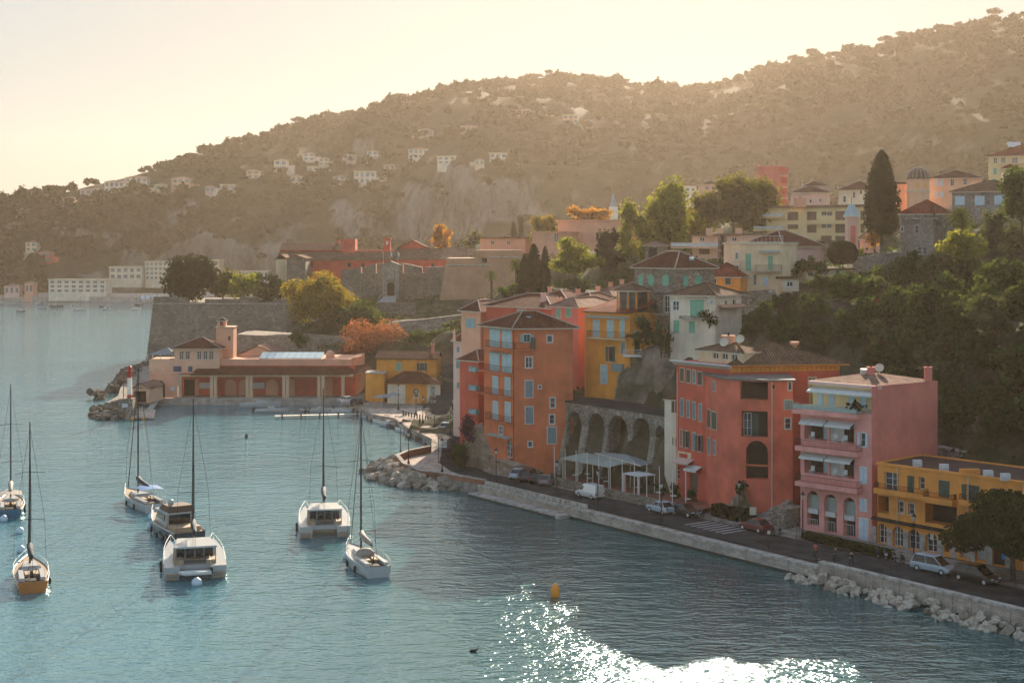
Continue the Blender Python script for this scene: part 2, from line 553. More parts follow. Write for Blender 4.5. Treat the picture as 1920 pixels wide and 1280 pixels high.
def make_tree(name, label, cat, base, h, rx, rz, mat, shape='round', n=14, leaf=.34, per=26, trunk=.28, lump=.42, seed=None, group=None, bare=False):
    """tree standing at base: tapered trunk with limbs, crown of leaf-sized faces in clumps"""
    rng = np.random.default_rng(seed if seed is not None else int(RNG.integers(1e6)))
    t = thing(name, label, cat, base, group)
    cz = h - rz * (.75 if shape == 'umbrella' else .95)
    cl = crown_clumps(rx, rz, n, rng, shape, lump)
    cl = [(c[0], c[1], c[2] + cz) + tuple(c[3:]) for c in cl]
    P = clump_points(cl, per, rng, .5)
    V, Fc = leaf_cloud(P, leaf, rng)
    if not bare:
        V2, F2 = crown_core(cl, rng)
        Fc = np.concatenate([Fc, F2 + len(V)]); V = np.concatenate([V, V2])
    o = np.array(base, dtype=float)
    np_mesh('crown', V + o, Fc, mat, t)
    mb = MB()
    b = Vector(base)
    lean = Vector((rng.normal() * .04, rng.normal() * .04, 0))
    fork = max(.8, cz - rz * .55)
    mb.path([b + Vector((0, 0, -.6)), b + Vector((0, 0, .25 * fork)) + lean * fork * .3, b + Vector((0, 0, fork)) + lean * fork, b + Vector((0, 0, cz)) + lean * fork], [trunk * 1.3, trunk, trunk * .8, trunk * .35], 7)
    for c in sorted(cl, key=lambda c: c[2])[:min(8, n)]:
        mb.path([b + Vector((0, 0, fork * .9)) + lean * fork, b + Vector((c[0] * .5, c[1] * .5, (fork + c[2]) * .5 + .2)), b + Vector(c[:3])], [trunk * .5, trunk * .32, trunk * .12], 5)
    mb.build('trunk', BARK, t, True)
    return t

# houses on the far hill: x0, x1, top row, foot row, wall, roof (0 flat, 1 hip)
FARH = [(58, 80, 358, 369, 'salmon', 1), (150, 192, 356, 374, 'pinkpale', 1), (196, 232, 341, 362, 'white', 1), (234, 276, 333, 352, 'white', 1), (322, 356, 335, 354, 'peach', 1), (413, 440, 347, 361, 'white', 0), (462, 486, 320, 335, 'peach', 1),
        (514, 538, 301, 320, 'white', 1), (568, 590, 288, 301, 'white', 1), (598, 616, 297, 311, 'cream', 1), (577, 606, 313, 324, 'white', 0), (625, 648, 331, 345, 'white', 1), (650, 668, 290, 302, 'pinkpale', 1), (688, 709, 284, 299, 'white', 1),
        (766, 802, 280, 298, 'white', 1), (820, 854, 294, 308, 'white', 0), (664, 704, 322, 345, 'white', 0), (864, 894, 237, 249, 'peach', 1), (785, 812, 244, 256, 'pinkpale', 1), (918, 950, 288, 306, 'white', 0), (968, 1000, 207, 216, 'pinkpale', 1),
        (1056, 1084, 216, 232, 'peach', 0), (1098, 1111, 226, 239, 'white', 0), (1015, 1032, 210, 217, 'cream', 1), (48, 68, 455, 471, 'cream', 1), (70, 95, 474, 491, 'coral', 1), (36, 46, 476, 483, 'white', 0),
        (545, 566, 330, 342, 'cream', 1), (720, 742, 310, 320, 'peach', 1), (890, 908, 300, 309, 'cream', 1), (385, 402, 350, 360, 'pinkpale', 1), (290, 312, 346, 357, 'cream', 1), (118, 140, 372, 384, 'white', 1), (30, 48, 392, 402, 'white', 1)]
# forest on the far hill: one mass of pines
def far_forest():
    rng = np.random.default_rng(5)
    protos = []
    for k in range(7):
        sh = 'umbrella' if k < 4 else 'round'
        cl = crown_clumps(4.6, 3.4 if k < 4 else 4.2, 7, rng, sh, .5)
        P = clump_points(cl, 1.5, rng, .75)
        V, Fc = leaf_cloud(P, .8, rng)
        V2, F2 = crown_core(cl, rng, .86)
        protos.append((np.concatenate([V, V2]), np.concatenate([Fc, F2 + len(V)])))
    Vs, Fs, off, cnt, tries = [], [], 0, 0, 0
    while cnt < 6200 and tries < 30000:
        tries += 1
        x = rng.uniform(-330, 2150); t = rng.uniform(.02, 1.03) if rng.random() < .93 else rng.uniform(.98, 1.04)
        p = hill_pt(x, t); q = hill_pt(x, t + .012); r_ = hill_pt(x + 6, t)
        nz = (q - p).cross(r_ - p).normalized()
        steep = abs(nz.z) < .63
        if steep and rng.random() < .72: continue
        if noise.noise(Vector((p.x * .012, p.y * .012, 4))) < -.33 and rng.random() < .6: continue
        if t > .9 and rng.random() < .1: continue
        py = HY - (p.z - HC) * F / p.y
        if py > 600: continue
        pxx = CX + p.x * F / p.y
        if any(h[0] - 9 < pxx < h[1] + 9 and h[2] - 6 < py < h[3] + 3 for h in FARH): continue
        if 80 < pxx < 530 and py > 494: continue
        v, f = protos[int(rng.integers(7))]
        s = rng.uniform(.4, 1.0) + .75 * rng.random() ** 4 if t < .96 else rng.uniform(.5, 1.15)
        a = rng.uniform(0, 6.283)
        M = np.array([[math.cos(a), -math.sin(a), 0], [math.sin(a), math.cos(a), 0], [0, 0, rng.uniform(.75, 1.2)]]) * s
        Vs.append(v @ M.T + np.array([p.x, p.y, p.z + 3.6 * s])); Fs.append(f + off); off += len(v); cnt += 1
    o = np_mesh('pine_forest', np.concatenate(Vs), np.concatenate(Fs), LM['far'])
    tag(o, 'hazy dark pine wood covering the far hill', 'forest', kind='stuff')
far_forest()

# ---------------------------------------------------------------- shore, quay, road, hillside
E0, EU, EV = Vector((-4.1, 199.3)), Vector((.584, -.811)), Vector((.811, .584))
def T(s, w, z=None):
    """s metres along the sea wall (towards the camera), w metres inland"""
    p = E0 + EU * s + EV * w
    return p if z is None else Vector((p.x, p.y, z))
def st_of(p):
    d = Vector((p[0], p[1])) - E0
    return d.dot(EU), d.dot(EV)

ZR = 1.5
M_PAVE = rockmat('quay_paving', (.30, .26, .22), (.42, .36, .30), .8, .02)
M_PROM = rockmat('promenade_paving', (.50, .40, .33), (.60, .50, .42), .9, .01)
M_ASPH = rockmat('asphalt', (.052, .052, .052), (.085, .082, .078), .5, .01)
def ashlar(name, c1, c2, joint, u):
    """coursed blocks; u is the wall's plan direction"""
    m, n, l, p = newmat(name); co = coord(n)
    d = n.new('ShaderNodeVectorMath'); d.operation = 'DOT_PRODUCT'; d.inputs[1].default_value = (u[0], u[1], 0); l.new(co, d.inputs[0])
    s = n.new('ShaderNodeSeparateXYZ'); l.new(co, s.inputs[0]); c = n.new('ShaderNodeCombineXYZ'); l.new(d.outputs['Value'], c.inputs[0]); l.new(s.outputs[2], c.inputs[1])
    b = n.new('ShaderNodeTexBrick'); l.new(c.outputs[0], b.inputs[0])
    for k, v in (('Color1', c1), ('Color2', c2), ('Mortar', joint)): b.inputs[k].default_value = rgb(v)
    for k, v in (('Scale', 1), ('Mortar Size', .012), ('Brick Width', .62), ('Row Height', .24), ('Bias', 0)): b.inputs[k].default_value = v
    g = noise_tex(n, l, co, .5, 6, .65)
    l.new(mul(n, l, b.outputs['Color'], ramp(n, l, g, [(.3, .6), (.68, 1.12)])), p.inputs['Base Color']); p.inputs['Roughness'].default_value = .95; p.inputs['Specular IOR Level'].default_value = .05
    bump(n, l, p, noise_tex(n, l, co, 3, 5, .7), .04)
    return m
M_WALLST = ashlar('sea_wall_stone', (.42, .35, .29), (.54, .47, .39), (.25, .21, .17), EU)
M_COPE = rockmat('pale_coping_stone', (.42, .38, .33), (.58, .52, .46), 1.2, .02)
M_PAINT = plain('white_road_paint', (.30, .29, .28), .7, var=.25, scale=3)
M_RUBBLE = stone('rubble_masonry', (.30, .25, .20), (.48, .41, .33), (.12, .10, .08), .5, (1, 1, 1.5), .09)
M_FORT = stone('fort_masonry', (.26, .21, .16), (.36, .29, .22), (.17, .14, .11), .7, (1, 1, 1.8), .05, moss=.5)
M_ROCK = rockmat('cliff_rock', (.30, .24, .19), (.46, .38, .31), .35, .5, .7)

COAST = [T(130, .02), T(0, .02), (-9.9, 205), (-13.8, 208), (-16.6, 215), (-18, 220), (-16.6, 225), (-13.2, 230), (-13.9, 247), (-19, 261), (-22.8, 276), (-28.7, 284), (-33, 300), (-35.2, 314.2),
         (-81, 314.2), (-82.5, 303), (-86.5, 303), (-88, 318), (-91, 330), (-98, 360), (-104, 396), (-106, 440), (-60, 560), (260, 560), (260, 80)]
mb = MB(); mb.prism([xy(p) for p in COAST][::-1], -3, ZR - .12)
struct('quay', None, mb, M_PAVE)

# wall along the water: face blocks with a proud coping, a parapet towards the right
def strip(a, b, w0, w1, z0, z1, mb=None):
    mb = mb or MB()
    return mb.hexa([T(a, w0, z0), T(b, w0, z0), T(b, w1, z0), T(a, w1, z0), T(a, w0, z1), T(b, w0, z1), T(b, w1, z1), T(a, w1, z1)])
sw = thing('sea_wall', 'long pale stone sea wall along the waterfront road', 'wall', T(0, 0, 0))
L0 = 0.0
blk = None
for i in range(62):
    a = -0.6 + i * 2.1; b = a + 2.04
    zt = 1.42 if a < 62 else 2.02
    mb = MB(); strip(a, b, -.42, .0, -1.5, zt - .28, mb)
    mb.build('stone_block', M_WALLST, sw)
    mb = MB(); strip(a, b + .03, -.5, .55 if a < 62 else .35, zt - .26, zt + random.uniform(-.012, .012), mb)
    mb.build('coping_stone', M_COPE, sw)
    if a < 20:
        mb = MB(); strip(a, b, -2.1, -.44, -1.5, .45 + random.uniform(-.04, .04), mb)
        mb.build('ledge_stone', M_COPE, sw)
for i in range(13): strip(-.6 + i * 10, 9.35 + i * 10, -2.13 if i < 2 else -.45, -.3, -.6, .22, MB()).build('weed_line', plain('wet_weed', (.025, .03, .02), .5, var=.5, scale=4), sw)
# low parapet of the left stretch
for i in range(13):
    a = 0.4 + i * 1.75
    mb = MB(); strip(a, a + 1.6, .02, .42, 1.43, 2.0, mb); mb.build('parapet_stone', M_COPE, sw)

mb = MB()
mb.poly([T(-1, .9, ZR), T(128, .6, ZR), T(128, 8.6, ZR), T(26, 7.6, ZR), T(0, 6.4, ZR), T(-7, 6.0, ZR)])
mb.poly([T(-1, .9, ZR), T(-7, 6, ZR), (-8.0, 222, ZR), (-11.2, 219, ZR), (-9.0, 210.5, ZR)][::-1])
mb.poly([(-8.0, 222, ZR), (-8.3, 240, ZR), (-10.5, 262, ZR), (-13, 285, ZR), (-17.6, 286, ZR), (-14.8, 262, ZR), (-11.6, 240, ZR), (-11.2, 219, ZR)])
mb.poly([(-17.6, 286, ZR), (-13, 285, ZR), (-12.2, 300, 3.4), (-17.2, 301, 3.4)]); mb.poly([(-17.2, 301, 3.4), (-12.2, 300, 3.4), (-10.8, 320, 8.2), (-17.4, 321, 8.2)])
struct('road', None, mb, M_ASPH)
mb = MB(); mb.poly([(x, y, ZR - .11) for x, y in ((-13.7, 246), (-18.6, 261), (-22.4, 276), (-28.2, 284), (-30, 293), (-18.2, 293), (-15.2, 262), (-12, 240))][::-1]); struct('quay_square', None, mb, M_PROM)
# footway on the inland side, a real kerb above the road
mb = MB()
for a, b, w0, w1 in ((22.6, 46.5, 8.4, 13), (47.2, 130, 9.2, 13.2)):
    strip(a, b, w0, w1, ZR - .3, ZR + .13, mb)
struct('pavement', None, mb, M_PAVE)
mb = MB()
for i in range(7):
    a = 37.8 + i * 1.05
    mb.poly([T(a, 3.2, ZR + .004), T(a + .5, 3.2, ZR + .004), T(a + .5, 7.4, ZR + .004), T(a, 7.4, ZR + .004)])
for x, y, z in ((-15.9, 303, 3.95), (-13.6, 303, 3.95), (-15.8, 309, 5.4), (-13.3, 309, 5.4)): mb.poly([(x - .3, y, z), (x + .3, y, z), (x + .35, y + 3.4, z + .82), (x - .25, y + 3.4, z + .82)])
struct('road_markings', None, mb, M_PAINT)

# promenade bulge with its parapet
PR = [T(0, .6), (-9.6, 205.6), (-13.4, 208.6), (-16.0, 215.2), (-17.3, 219.8), (-16.2, 224.6), (-13.0, 229.6), (-11.2, 229.6), (-10.9, 222), (-11.3, 219), (-9.1, 210.6)]
mb = MB(); mb.poly([(p[0], p[1], ZR + .0) for p in PR][::-1]); struct('promenade', None, mb, M_PROM)
pp = thing('promenade_wall', 'curved low stone wall with red brick inner face round the promenade', 'wall', (-14, 214, ZR))
OUT = [T(0, .05), (-9.9, 205), (-13.8, 208), (-16.6, 215), (-18, 220), (-16.6, 225), (-13.4, 230)]
INN = [T(.2, .5), (-9.75, 205.5), (-13.45, 208.4), (-16.15, 215.2), (-17.45, 219.9), (-16.2, 224.7), (-13.0, 229.6)]
M_BRICK = stone('red_brick_face', (.36, .14, .08), (.46, .20, .12), (.25, .16, .12), .3, (1, 1, 2.5), .03)
mb, mc = MB(), MB()
for i in range(6):
    a, b, c, d = OUT[i], OUT[i + 1], INN[i + 1], INN[i]
    h0, h1 = (.55, .55) if i < 3 else ((.55, 1.0) if i == 3 else (1.0, 1.0))
    Z = ZR - .3
    mb.hexa([(a[0], a[1], Z), (d[0], d[1], Z), (c[0], c[1], Z), (b[0], b[1], Z), (a[0], a[1], ZR + h0), (d[0], d[1], ZR + h0), (c[0], c[1], ZR + h1), (b[0], b[1], ZR + h1)])
    mc.hexa([(a[0] - .05, a[1] - .05, ZR + h0 + .003), (d[0] + .06, d[1] + .05, ZR + h0 + .003), (c[0] + .06, c[1] + .05, ZR + h1 + .003), (b[0] - .05, b[1] - .05, ZR + h1 + .003),
             (a[0] - .05, a[1] - .05, ZR + h0 + .1), (d[0] + .06, d[1] + .05, ZR + h0 + .1), (c[0] + .06, c[1] + .05, ZR + h1 + .1), (b[0] - .05, b[1] - .05, ZR + h1 + .1)])
mb.build('wall_body', M_BRICK, pp); mc.build('coping', M_COPE, pp)

# boulders: a few shared shapes, each boulder an object
ROCKS = []
M_BLD = rockmat('boulder_stone', (.30, .25, .20), (.46, .39, .32), .9, .12, .35)
M_BLDP = rockmat('pale_boulder_stone', (.46, .40, .32), (.62, .54, .45), .9, .1)
M_BLDD = rockmat('dark_boulder_stone', (.17, .14, .11), (.28, .23, .19), .9, .12, .4)
def rock_mesh(seed, mat):
    rng = random.Random(seed)
    bv, bf = ICO[2]
    pl = []
    for k in range(9):   # cut planes give flat broken faces
        d = Vector((rng.gauss(0, 1), rng.gauss(0, 1), rng.gauss(0, 1))).normalized(); pl.append((d, rng.uniform(.42, .8)))
    v = []
    for p in bv:
        q = p.copy() * (1 + .12 * noise.noise(p * 2 + Vector((seed, 0, 0))))
        for d, k in pl:
            e = q.dot(d) - k
            if e > 0: q -= d * e
        v.append(q)
    me = bpy.data.meshes.new('boulder'); me.from_pydata([tuple(q) for q in v], [], bf); me.materials.append(mat)
    return me
RM = {k: [rock_mesh(i + 10, m) for i in range(8)] for k, m in (('n', M_BLD), ('p', M_BLDP), ('d', M_BLDD))}
def boulder(parent, p, s, kind='n', name='boulder'):
    o = bpy.data.objects.new(name, random.choice(RM[kind]))
    COL.objects.link(o); o.parent = parent
    o.location = Vector(p) - ORG[parent.name]
    o.rotation_euler = (random.uniform(-.5, .5), random.uniform(-.5, .5), random.uniform(0, 6.28))
    o.scale = (s * random.uniform(.85, 1.5), s * random.uniform(.8, 1.15), s * random.uniform(.6, .95))
    return o
def seglerp(pts, t):
    L = [(Vector(xy(pts[i + 1])) - Vector(xy(pts[i]))).length for i in range(len(pts) - 1)]
    d = t * sum(L)
    for i, q in enumerate(L):
        if d <= q or i == len(L) - 1:
            return Vector(xy(pts[i])).lerp(Vector(xy(pts[i + 1])), d / q)
        d -= q
rb = thing('rock_breakwater', 'brown boulder bank round the lit promenade', 'breakwater', (-15, 210, 0))
IN_ = [(-5.2, 204.0), (-9.9, 204.6), (-14.1, 207.6), (-17.1, 214.8), (-18.5, 220), (-17.0, 225.5), (-14.0, 231)]
OU_ = [(-6.2, 203.9), (-10.2, 203.2), (-15.6, 204.6), (-20.5, 211), (-23.2, 217.5), (-22.6, 223.5), (-18, 232)]
for i in range(230):
    t = random.random(); k = random.random()
    p = seglerp(IN_, t).lerp(seglerp(OU_, t), k)
    boulder(rb, (p.x, p.y, 1.35 - 1.35 * k + random.uniform(-.1, .22)), random.uniform(.6, 1.2), 'n' if random.random() < .8 else 'p')
rb2 = thing('rock_bank', 'pale boulders heaped below the right end of the sea wall', 'breakwater', T(80, -2, 0))
for i in range(230):
    s = random.uniform(60, 108); k = random.random()
    p = T(s, -.9 - k * random.uniform(1.4, 2.6))
    boulder(rb2, (p.x, p.y, .75 - .85 * k + random.uniform(-.1, .2)), random.uniform(.34, .8), 'p' if random.random() < .85 else 'n')

# hillside of the town: smooth surface through known heights
CP = []
def cp(px, py, Y): CP.append(tuple(at(px, py, Y)))
def cpt(s, w, z): p = T(s, w); CP.append((p.x, p.y, z))
for s in range(-10, 131, 7):
    for w in (3, 8, 13): cpt(s, w, .4)
for s, w, z in ((-2, 16, 11.6), (6, 16, 11.6), (14, 16, 11.6), (21, 16, 11.6), (-2, 20, 12.2), (8, 20, 12.2), (16, 20, 12.4), (21, 21, 13), (24, 18, 9), (-9, 14, 4),
                (24, 24, 19), (14, 25, 21), (2, 26, 20), (-8, 22, 13), (12, 31, 24), (24, 31, 24), (32, 30, 17), (40, 33, 15), (48, 34, 13), (58, 28, 9), (60, 22, 7.5), (70, 21, 8), (80, 20, 8), (95, 20, 8),
                (28, 16, 1.4), (36, 20, 1.4), (44, 16, 1.4), (50, 20, 1.4), (56, 20, 1.4), (50, 24, 1.6), (66, 17, 1.4), (80, 17, 1.4), (40, 24, 1.4), (33, 24, 2), (46, 26, 4),
                (62, 30, 14), (74, 30, 16), (90, 30, 16), (110, 28, 14), (66, 40, 24), (80, 42, 26), (100, 42, 26), (72, 55, 33), (90, 60, 35), (110, 60, 34), (60, 50, 29), (52, 44, 24), (42, 44, 23),
                (34, 40, 23), (44, 52, 27), (34, 50, 27), (24, 44, 27), (56, 64, 33), (70, 75, 37), (90, 85, 40), (120, 85, 40)):
    cpt(s, w, z)
for a in ((1500, 520, 235), (1560, 500, 250), (1640, 480, 250), (1700, 480, 245), (1800, 430, 250), (1900, 400, 250), (1450, 470, 300), (1600, 440, 320), (1300, 490, 280), (1800, 400, 330), (1500, 400, 380),
          (1200, 520, 290), (1200, 470, 340), (1050, 540, 300), (1100, 480, 380), (960, 575, 290), (980, 540, 340), (900, 590, 330), (1000, 470, 450), (860, 560, 400), (866, 620, 332), (835, 690, 318), (815, 705, 312), (800, 600, 370),
          (740, 590, 385), (700, 640, 345), (760, 640, 340), (640, 650, 345), (600, 600, 385), (540, 576, 412), (460, 572, 418), (340, 572, 425), (300, 575, 425), (420, 570, 430), (620, 560, 430), (820, 540, 440), (700, 545, 420),
          (1300, 420, 450), (1700, 400, 450), (1000, 450, 520), (700, 520, 520), (500, 545, 480), (930, 600, 262), (1000, 600, 250), (1060, 600, 245), (900, 640, 262), (1100, 600, 240)):
    cp(*a)
for p in ((-10, 240, .6), (-9, 262, .8), (-12, 285, .9), (-20, 290, .8), (-25, 300, .8), (-30, 318, 1), (-45, 322, 1), (-60, 322, 1), (-80, 322, 1), (-90, 330, .5), (-8, 222, .6), (-5, 212, 1), (-30, 332, 1.2), (-15, 318, 2), (-4, 225, 4), (0, 232, 8), (1, 240, 5), (1, 250, 5), (0, 265, 4), (-4, 290, 3.2), (-12, 250, .6), (-12.5, 262, .6), (-14, 275, .7), (-11, 240, .6), (-11, 232, .6), (-9, 230, .7), (-15, 285, .9), (-15, 295, 2), (-18, 300, 1.6), (-22, 296, .8), (-70, 335, 1.2), (-100, 350, -1), (-102, 375, -1), (-104, 396, -1), (-85, 370, 1), (-85, 390, 2), (-70, 372, 3), (-70, 392, 6), (-60, 350, 2), (-55, 345, 2)):
    CP.append(p)
CPA = np.array(CP)
def ground_z(x, y):
    d2 = (CPA[:, 0] - x) ** 2 + (CPA[:, 1] - y) ** 2
    w = 1 / (d2 + 1.0) ** 2.0
    return float(np.sum(w * CPA[:, 2]) / np.sum(w))
def inside(x, y, poly):
    r = False; j = len(poly) - 1
    for i in range(len(poly)):
        a, b = poly[i], poly[j]
        if (a[1] > y) != (b[1] > y) and x < (b[0] - a[0]) * (y - a[1]) / (b[1] - a[1]) + a[0]: r = not r
        j = i
    return r
COAST2 = [xy(p) for p in COAST]
def hillside():
    xs = np.arange(-100, 172, 2.2); ys = np.arange(86, 540, 2.6)
    X, Y = np.meshgrid(xs, ys, indexing='ij')
    Z = np.zeros_like(X)
    for i in range(X.shape[0]):
        for j in range(X.shape[1]):
            x, y = X[i, j], Y[i, j]
            if inside(x, y, COAST2):
                z = ground_z(x, y)
                z += .5 * noise.noise(Vector((x * .2, y * .2, 0))) * min(1, max(0, (z - 2) / 4))
            else: z = -2.5
            Z[i, j] = z
    n1, n2 = X.shape
    idx = np.arange(n1 * n2).reshape(n1, n2)
    Fc = np.stack([idx[:-1, :-1], idx[1:, :-1], idx[1:, 1:], idx[:-1, 1:]], axis=-1).reshape(-1, 4)
    V = np.stack([X, Y, Z], axis=-1).reshape(-1, 3)
    m = rockmat('hillside_earth', (.10, .085, .055), (.17, .14, .10), .25, .3, .95, (.035, .045, .018))
    o = np_mesh('hillside', V, Fc, m)
    o.data.polygons.foreach_set('use_smooth', [True] * len(o.data.polygons))
    o['kind'] = 'structure'
hillside()

# ---------------------------------------------------------------- building kit
M_GLASS = glass()
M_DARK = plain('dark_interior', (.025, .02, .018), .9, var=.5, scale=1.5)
M_IRON = plain('dark_ironwork', (.03, .03, .03), .5, .6)
M_WHITE = plain('white_joinery', (.72, .72, .68), .6)
SHC = {'b': plain('pale_blue_shutter', (.42, .56, .56), .6, var=.2), 'g': plain('green_shutter', (.16, .46, .32), .6, var=.2), 'd': plain('dark_green_shutter', (.05, .09, .065), .6, var=.2),
       't': plain('grey_blue_shutter', (.20, .27, .27), .6, var=.2), 'w': plain('white_blue_shutter', (.55, .65, .70), .6, var=.15), 'n': plain('brown_shutter', (.14, .09, .06), .6, var=.2), 'a': plain('aqua_shutter', (.26, .42, .42), .6, var=.2),
       'y': plain('grey_roller_shutter', (.40, .40, .38), .5, var=.15), 's': plain('sky_blue_shutter', (.50, .66, .74), .6, var=.1)}
M_TRIM = plain('cream_trim', (.62, .54, .42), .8)
TR = {'c': M_TRIM, 'w': M_WHITE}
def inv_ray(px, py): return Vector(((px - CX) / F, 1.0, -(py - HY) / F))
CAMV = Vector((0, 0, HC))

class Face:
    """vertical wall plane from A (left) to B (right) as seen from outside"""
    def __init__(s, A, B):
        s.A, s.B = Vector(xy(A)), Vector(xy(B))
        s.L = (s.B - s.A).length
        s.u = (s.B - s.A) / s.L
        s.n = Vector((s.u.y, -s.u.x))
    def p(s, a, z, d=0):
        q = s.A + s.u * a + s.n * d
        return Vector((q.x, q.y, z))
    def px(s, x, y, d=0):
        r = inv_ray(x, y)
        o = s.A + s.n * d
        k = (o.x * s.n.x + o.y * s.n.y) / (r.x * s.n.x + r.y * s.n.y)
        q = CAMV + r * k
        return (Vector((q.x, q.y)) - s.A).dot(s.u), q.z
    def rect(s, x0, y0, x1, y1, d=0):
        a, _ = s.px(x0, (y0 + y1) / 2, d); b, _ = s.px(x1, (y0 + y1) / 2, d)
        _, z1 = s.px((x0 + x1) / 2, y0, d); _, z0 = s.px((x0 + x1) / 2, y1, d)
        return min(a, b), max(a, b), min(z0, z1), max(z0, z1)
    def box(s, mb, a0, a1, z0, z1, d0, d1):
        return mb.hexa([s.p(a0, z0, d1), s.p(a1, z0, d1), s.p(a1, z0, d0), s.p(a0, z0, d0), s.p(a0, z1, d1), s.p(a1, z1, d1), s.p(a1, z1, d0), s.p(a0, z1, d0)])

def wall_face(mb, fr, s0, s1, z0, z1, holes, depth=.2):
    ss = sorted({s0, s1, *[h[0] for h in holes], *[h[1] for h in holes]})
    zs = sorted({z0, z1, *[h[2] for h in holes], *[h[3] for h in holes]})
    ss = [a for a in ss if s0 <= a <= s1]; zs = [a for a in zs if z0 <= a <= z1]
    for i in range(len(ss) - 1):
        for j in range(len(zs) - 1):
            cs, cz = (ss[i] + ss[i + 1]) / 2, (zs[j] + zs[j + 1]) / 2
            if any(h[0] < cs < h[1] and h[2] < cz < h[3] for h in holes): continue
            mb.poly([fr.p(ss[i], zs[j]), fr.p(ss[i + 1], zs[j]), fr.p(ss[i + 1], zs[j + 1]), fr.p(ss[i], zs[j + 1])])
    for h in holes:
        a, b, c, d = h[:4]; dp = -(h[5] if len(h) > 5 and h[5] else depth)
        mb.poly([fr.p(a, c), fr.p(a, c, dp), fr.p(b, c, dp), fr.p(b, c)])
        if len(h) > 4 and h[4]:      # arched head
            r = min((b - a) / 2, d - c); cxx = (a + b) / 2; zc = d - r; k = 8
            arc = [(cxx - (b - a) / 2 * math.cos(math.pi * i / k), zc + r * math.sin(math.pi * i / k)) for i in range(k + 1)]
            for i in range(k // 2):
                mb.poly([fr.p(a, d), fr.p(*arc[i]), fr.p(*arc[i + 1])]); mb.poly([fr.p(b, d), fr.p(*arc[k - i - 1]), fr.p(*arc[k - i])])
            for i in range(k):
                mb.poly([fr.p(*arc[i]), fr.p(*arc[i], dp), fr.p(*arc[i + 1], dp), fr.p(*arc[i + 1])])
            tz = zc
        else:
            mb.poly([fr.p(a, d, dp), fr.p(a, d), fr.p(b, d), fr.p(b, d, dp)]); tz = d
        mb.poly([fr.p(a, c, dp), fr.p(a, c), fr.p(a, tz), fr.p(a, tz, dp)])
        mb.poly([fr.p(b, c), fr.p(b, c, dp), fr.p(b, tz, dp), fr.p(b, tz)])

def louvre(mb, fr, a, b, z0, z1, d):
    """slatted leaf as one folded sheet with closed edges"""
    n = max(3, min(14, int((z1 - z0) / .16)))
    pts = []
    for i in range(n):
        za = z1 - (z1 - z0) * i / n; zb = z1 - (z1 - z0) * (i + 1) / n
        pts += [(za, d + .015), (zb, d + .055)]
    pts.append((z0, d + .015))
    k = len(pts)
    v = [fr.p(a, z, q) for z, q in pts] + [fr.p(b, z, q) for z, q in pts]
    mb.mesh(v, [(i, i + 1, k + i + 1, k + i) for i in range(k - 1)])
    w = min(.07, (b - a) * .12)
    for q0, q1 in ((a, a + w), (b - w, b)): fr.box(mb, q0, q1, z0, z1, d, d + .07)
    for q0, q1 in ((z0, z0 + .09), (z1 - .09, z1), ((z0 + z1) / 2 - .04, (z0 + z1) / 2 + .04)): fr.box(mb, a, b, q0, q1, d - .002, d + .068)

def window(b, fr, r, kind, sc='b', trim=None, dp=.2, arch=False):
    a, e, c, d = r
    w, h = e - a, d - c
    if trim:
        mb = MB(); t = .1
        for q in ((a - t, a, c - t, d + t), (e, e + t, c - t, d + t), (a, e, d, d + t), (a - .06, e + .06, c - t, c)):
            fr.box(mb, q[0], q[1], q[2], q[3], .002 if q[1] - q[0] < .2 else .0, .045 if q[2] < c - .05 and q[1] - q[0] > .2 else .03)
        win = mb.build('window', TR[trim], b)
    else:
        win = None
    if kind in 'go':
        mb = MB(); f = min(.07, w * .1)
        dd = -dp + .05
        for q in ((a, a + f, c, d), (e - f, e, c, d), (a + f, e - f, d - f, d), (a + f, e - f, c, c + f)): fr.box(mb, *q, dd - .03, dd + .03)
        if w > .8: fr.box(mb, (a + e) / 2 - f * .6, (a + e) / 2 + f * .6, c + f, d - f, dd - .028, dd + .028)
        if h > 1.2:
            for k in range(1, 3 if h > 1.7 else 2): z = c + h * k / (3 if h > 1.7 else 2); fr.box(mb, a + f, e - f, z - .02, z + .02, dd - .02, dd + .02)
        fo = mb.build('frame' if win else 'window', M_WHITE if kind == 'g' or sc in 'bwgs' else SHC[sc], win or b)
        win = win or fo
        mb = MB(); mb.poly([fr.p(a, c, dd - .02), fr.p(e, c, dd - .02), fr.p(e, d, dd - .02), fr.p(a, d, dd - .02)])
        mb.build('pane', M_GLASS, win)
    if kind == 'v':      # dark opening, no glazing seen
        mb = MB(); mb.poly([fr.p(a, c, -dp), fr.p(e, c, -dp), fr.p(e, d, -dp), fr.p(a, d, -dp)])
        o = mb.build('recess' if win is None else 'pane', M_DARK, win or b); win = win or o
    if kind == 's':
        for q0, q1 in (((a, (a + e) / 2 - .012), ((a + e) / 2 + .012, e)) if w > .5 else ((a, e),)):
            mb = MB(); louvre(mb, fr, q0, q1, c, d, .004)
            o = mb.build('shutter', SHC[sc], win or b)
    if kind == 'o':
        for q0, q1 in ((a - w * .5 - .05, a - .05), (e + .05, e + w * .5 + .05)):
            mb = MB(); louvre(mb, fr, q0, q1, c, d, .05); mb.build('shutter', SHC[sc], win)
    if kind == 'r':      # roller shutter or plank door
        mb = MB(); n = max(3, int(h / .25))
        pts = []
        for i in range(n): pts += [(d - h * i / n, -dp + .02), (d - h * (i + .8) / n, -dp + .06)]
        pts.append((c, -dp + .02)); k = len(pts)
        mb.mesh([fr.p(a, z, q) for z, q in pts] + [fr.p(e, z, q) for z, q in pts], [(i, i + 1, k + i + 1, k + i) for i in range(k - 1)])
        mb.build('door', SHC[sc], win or b)
    return win

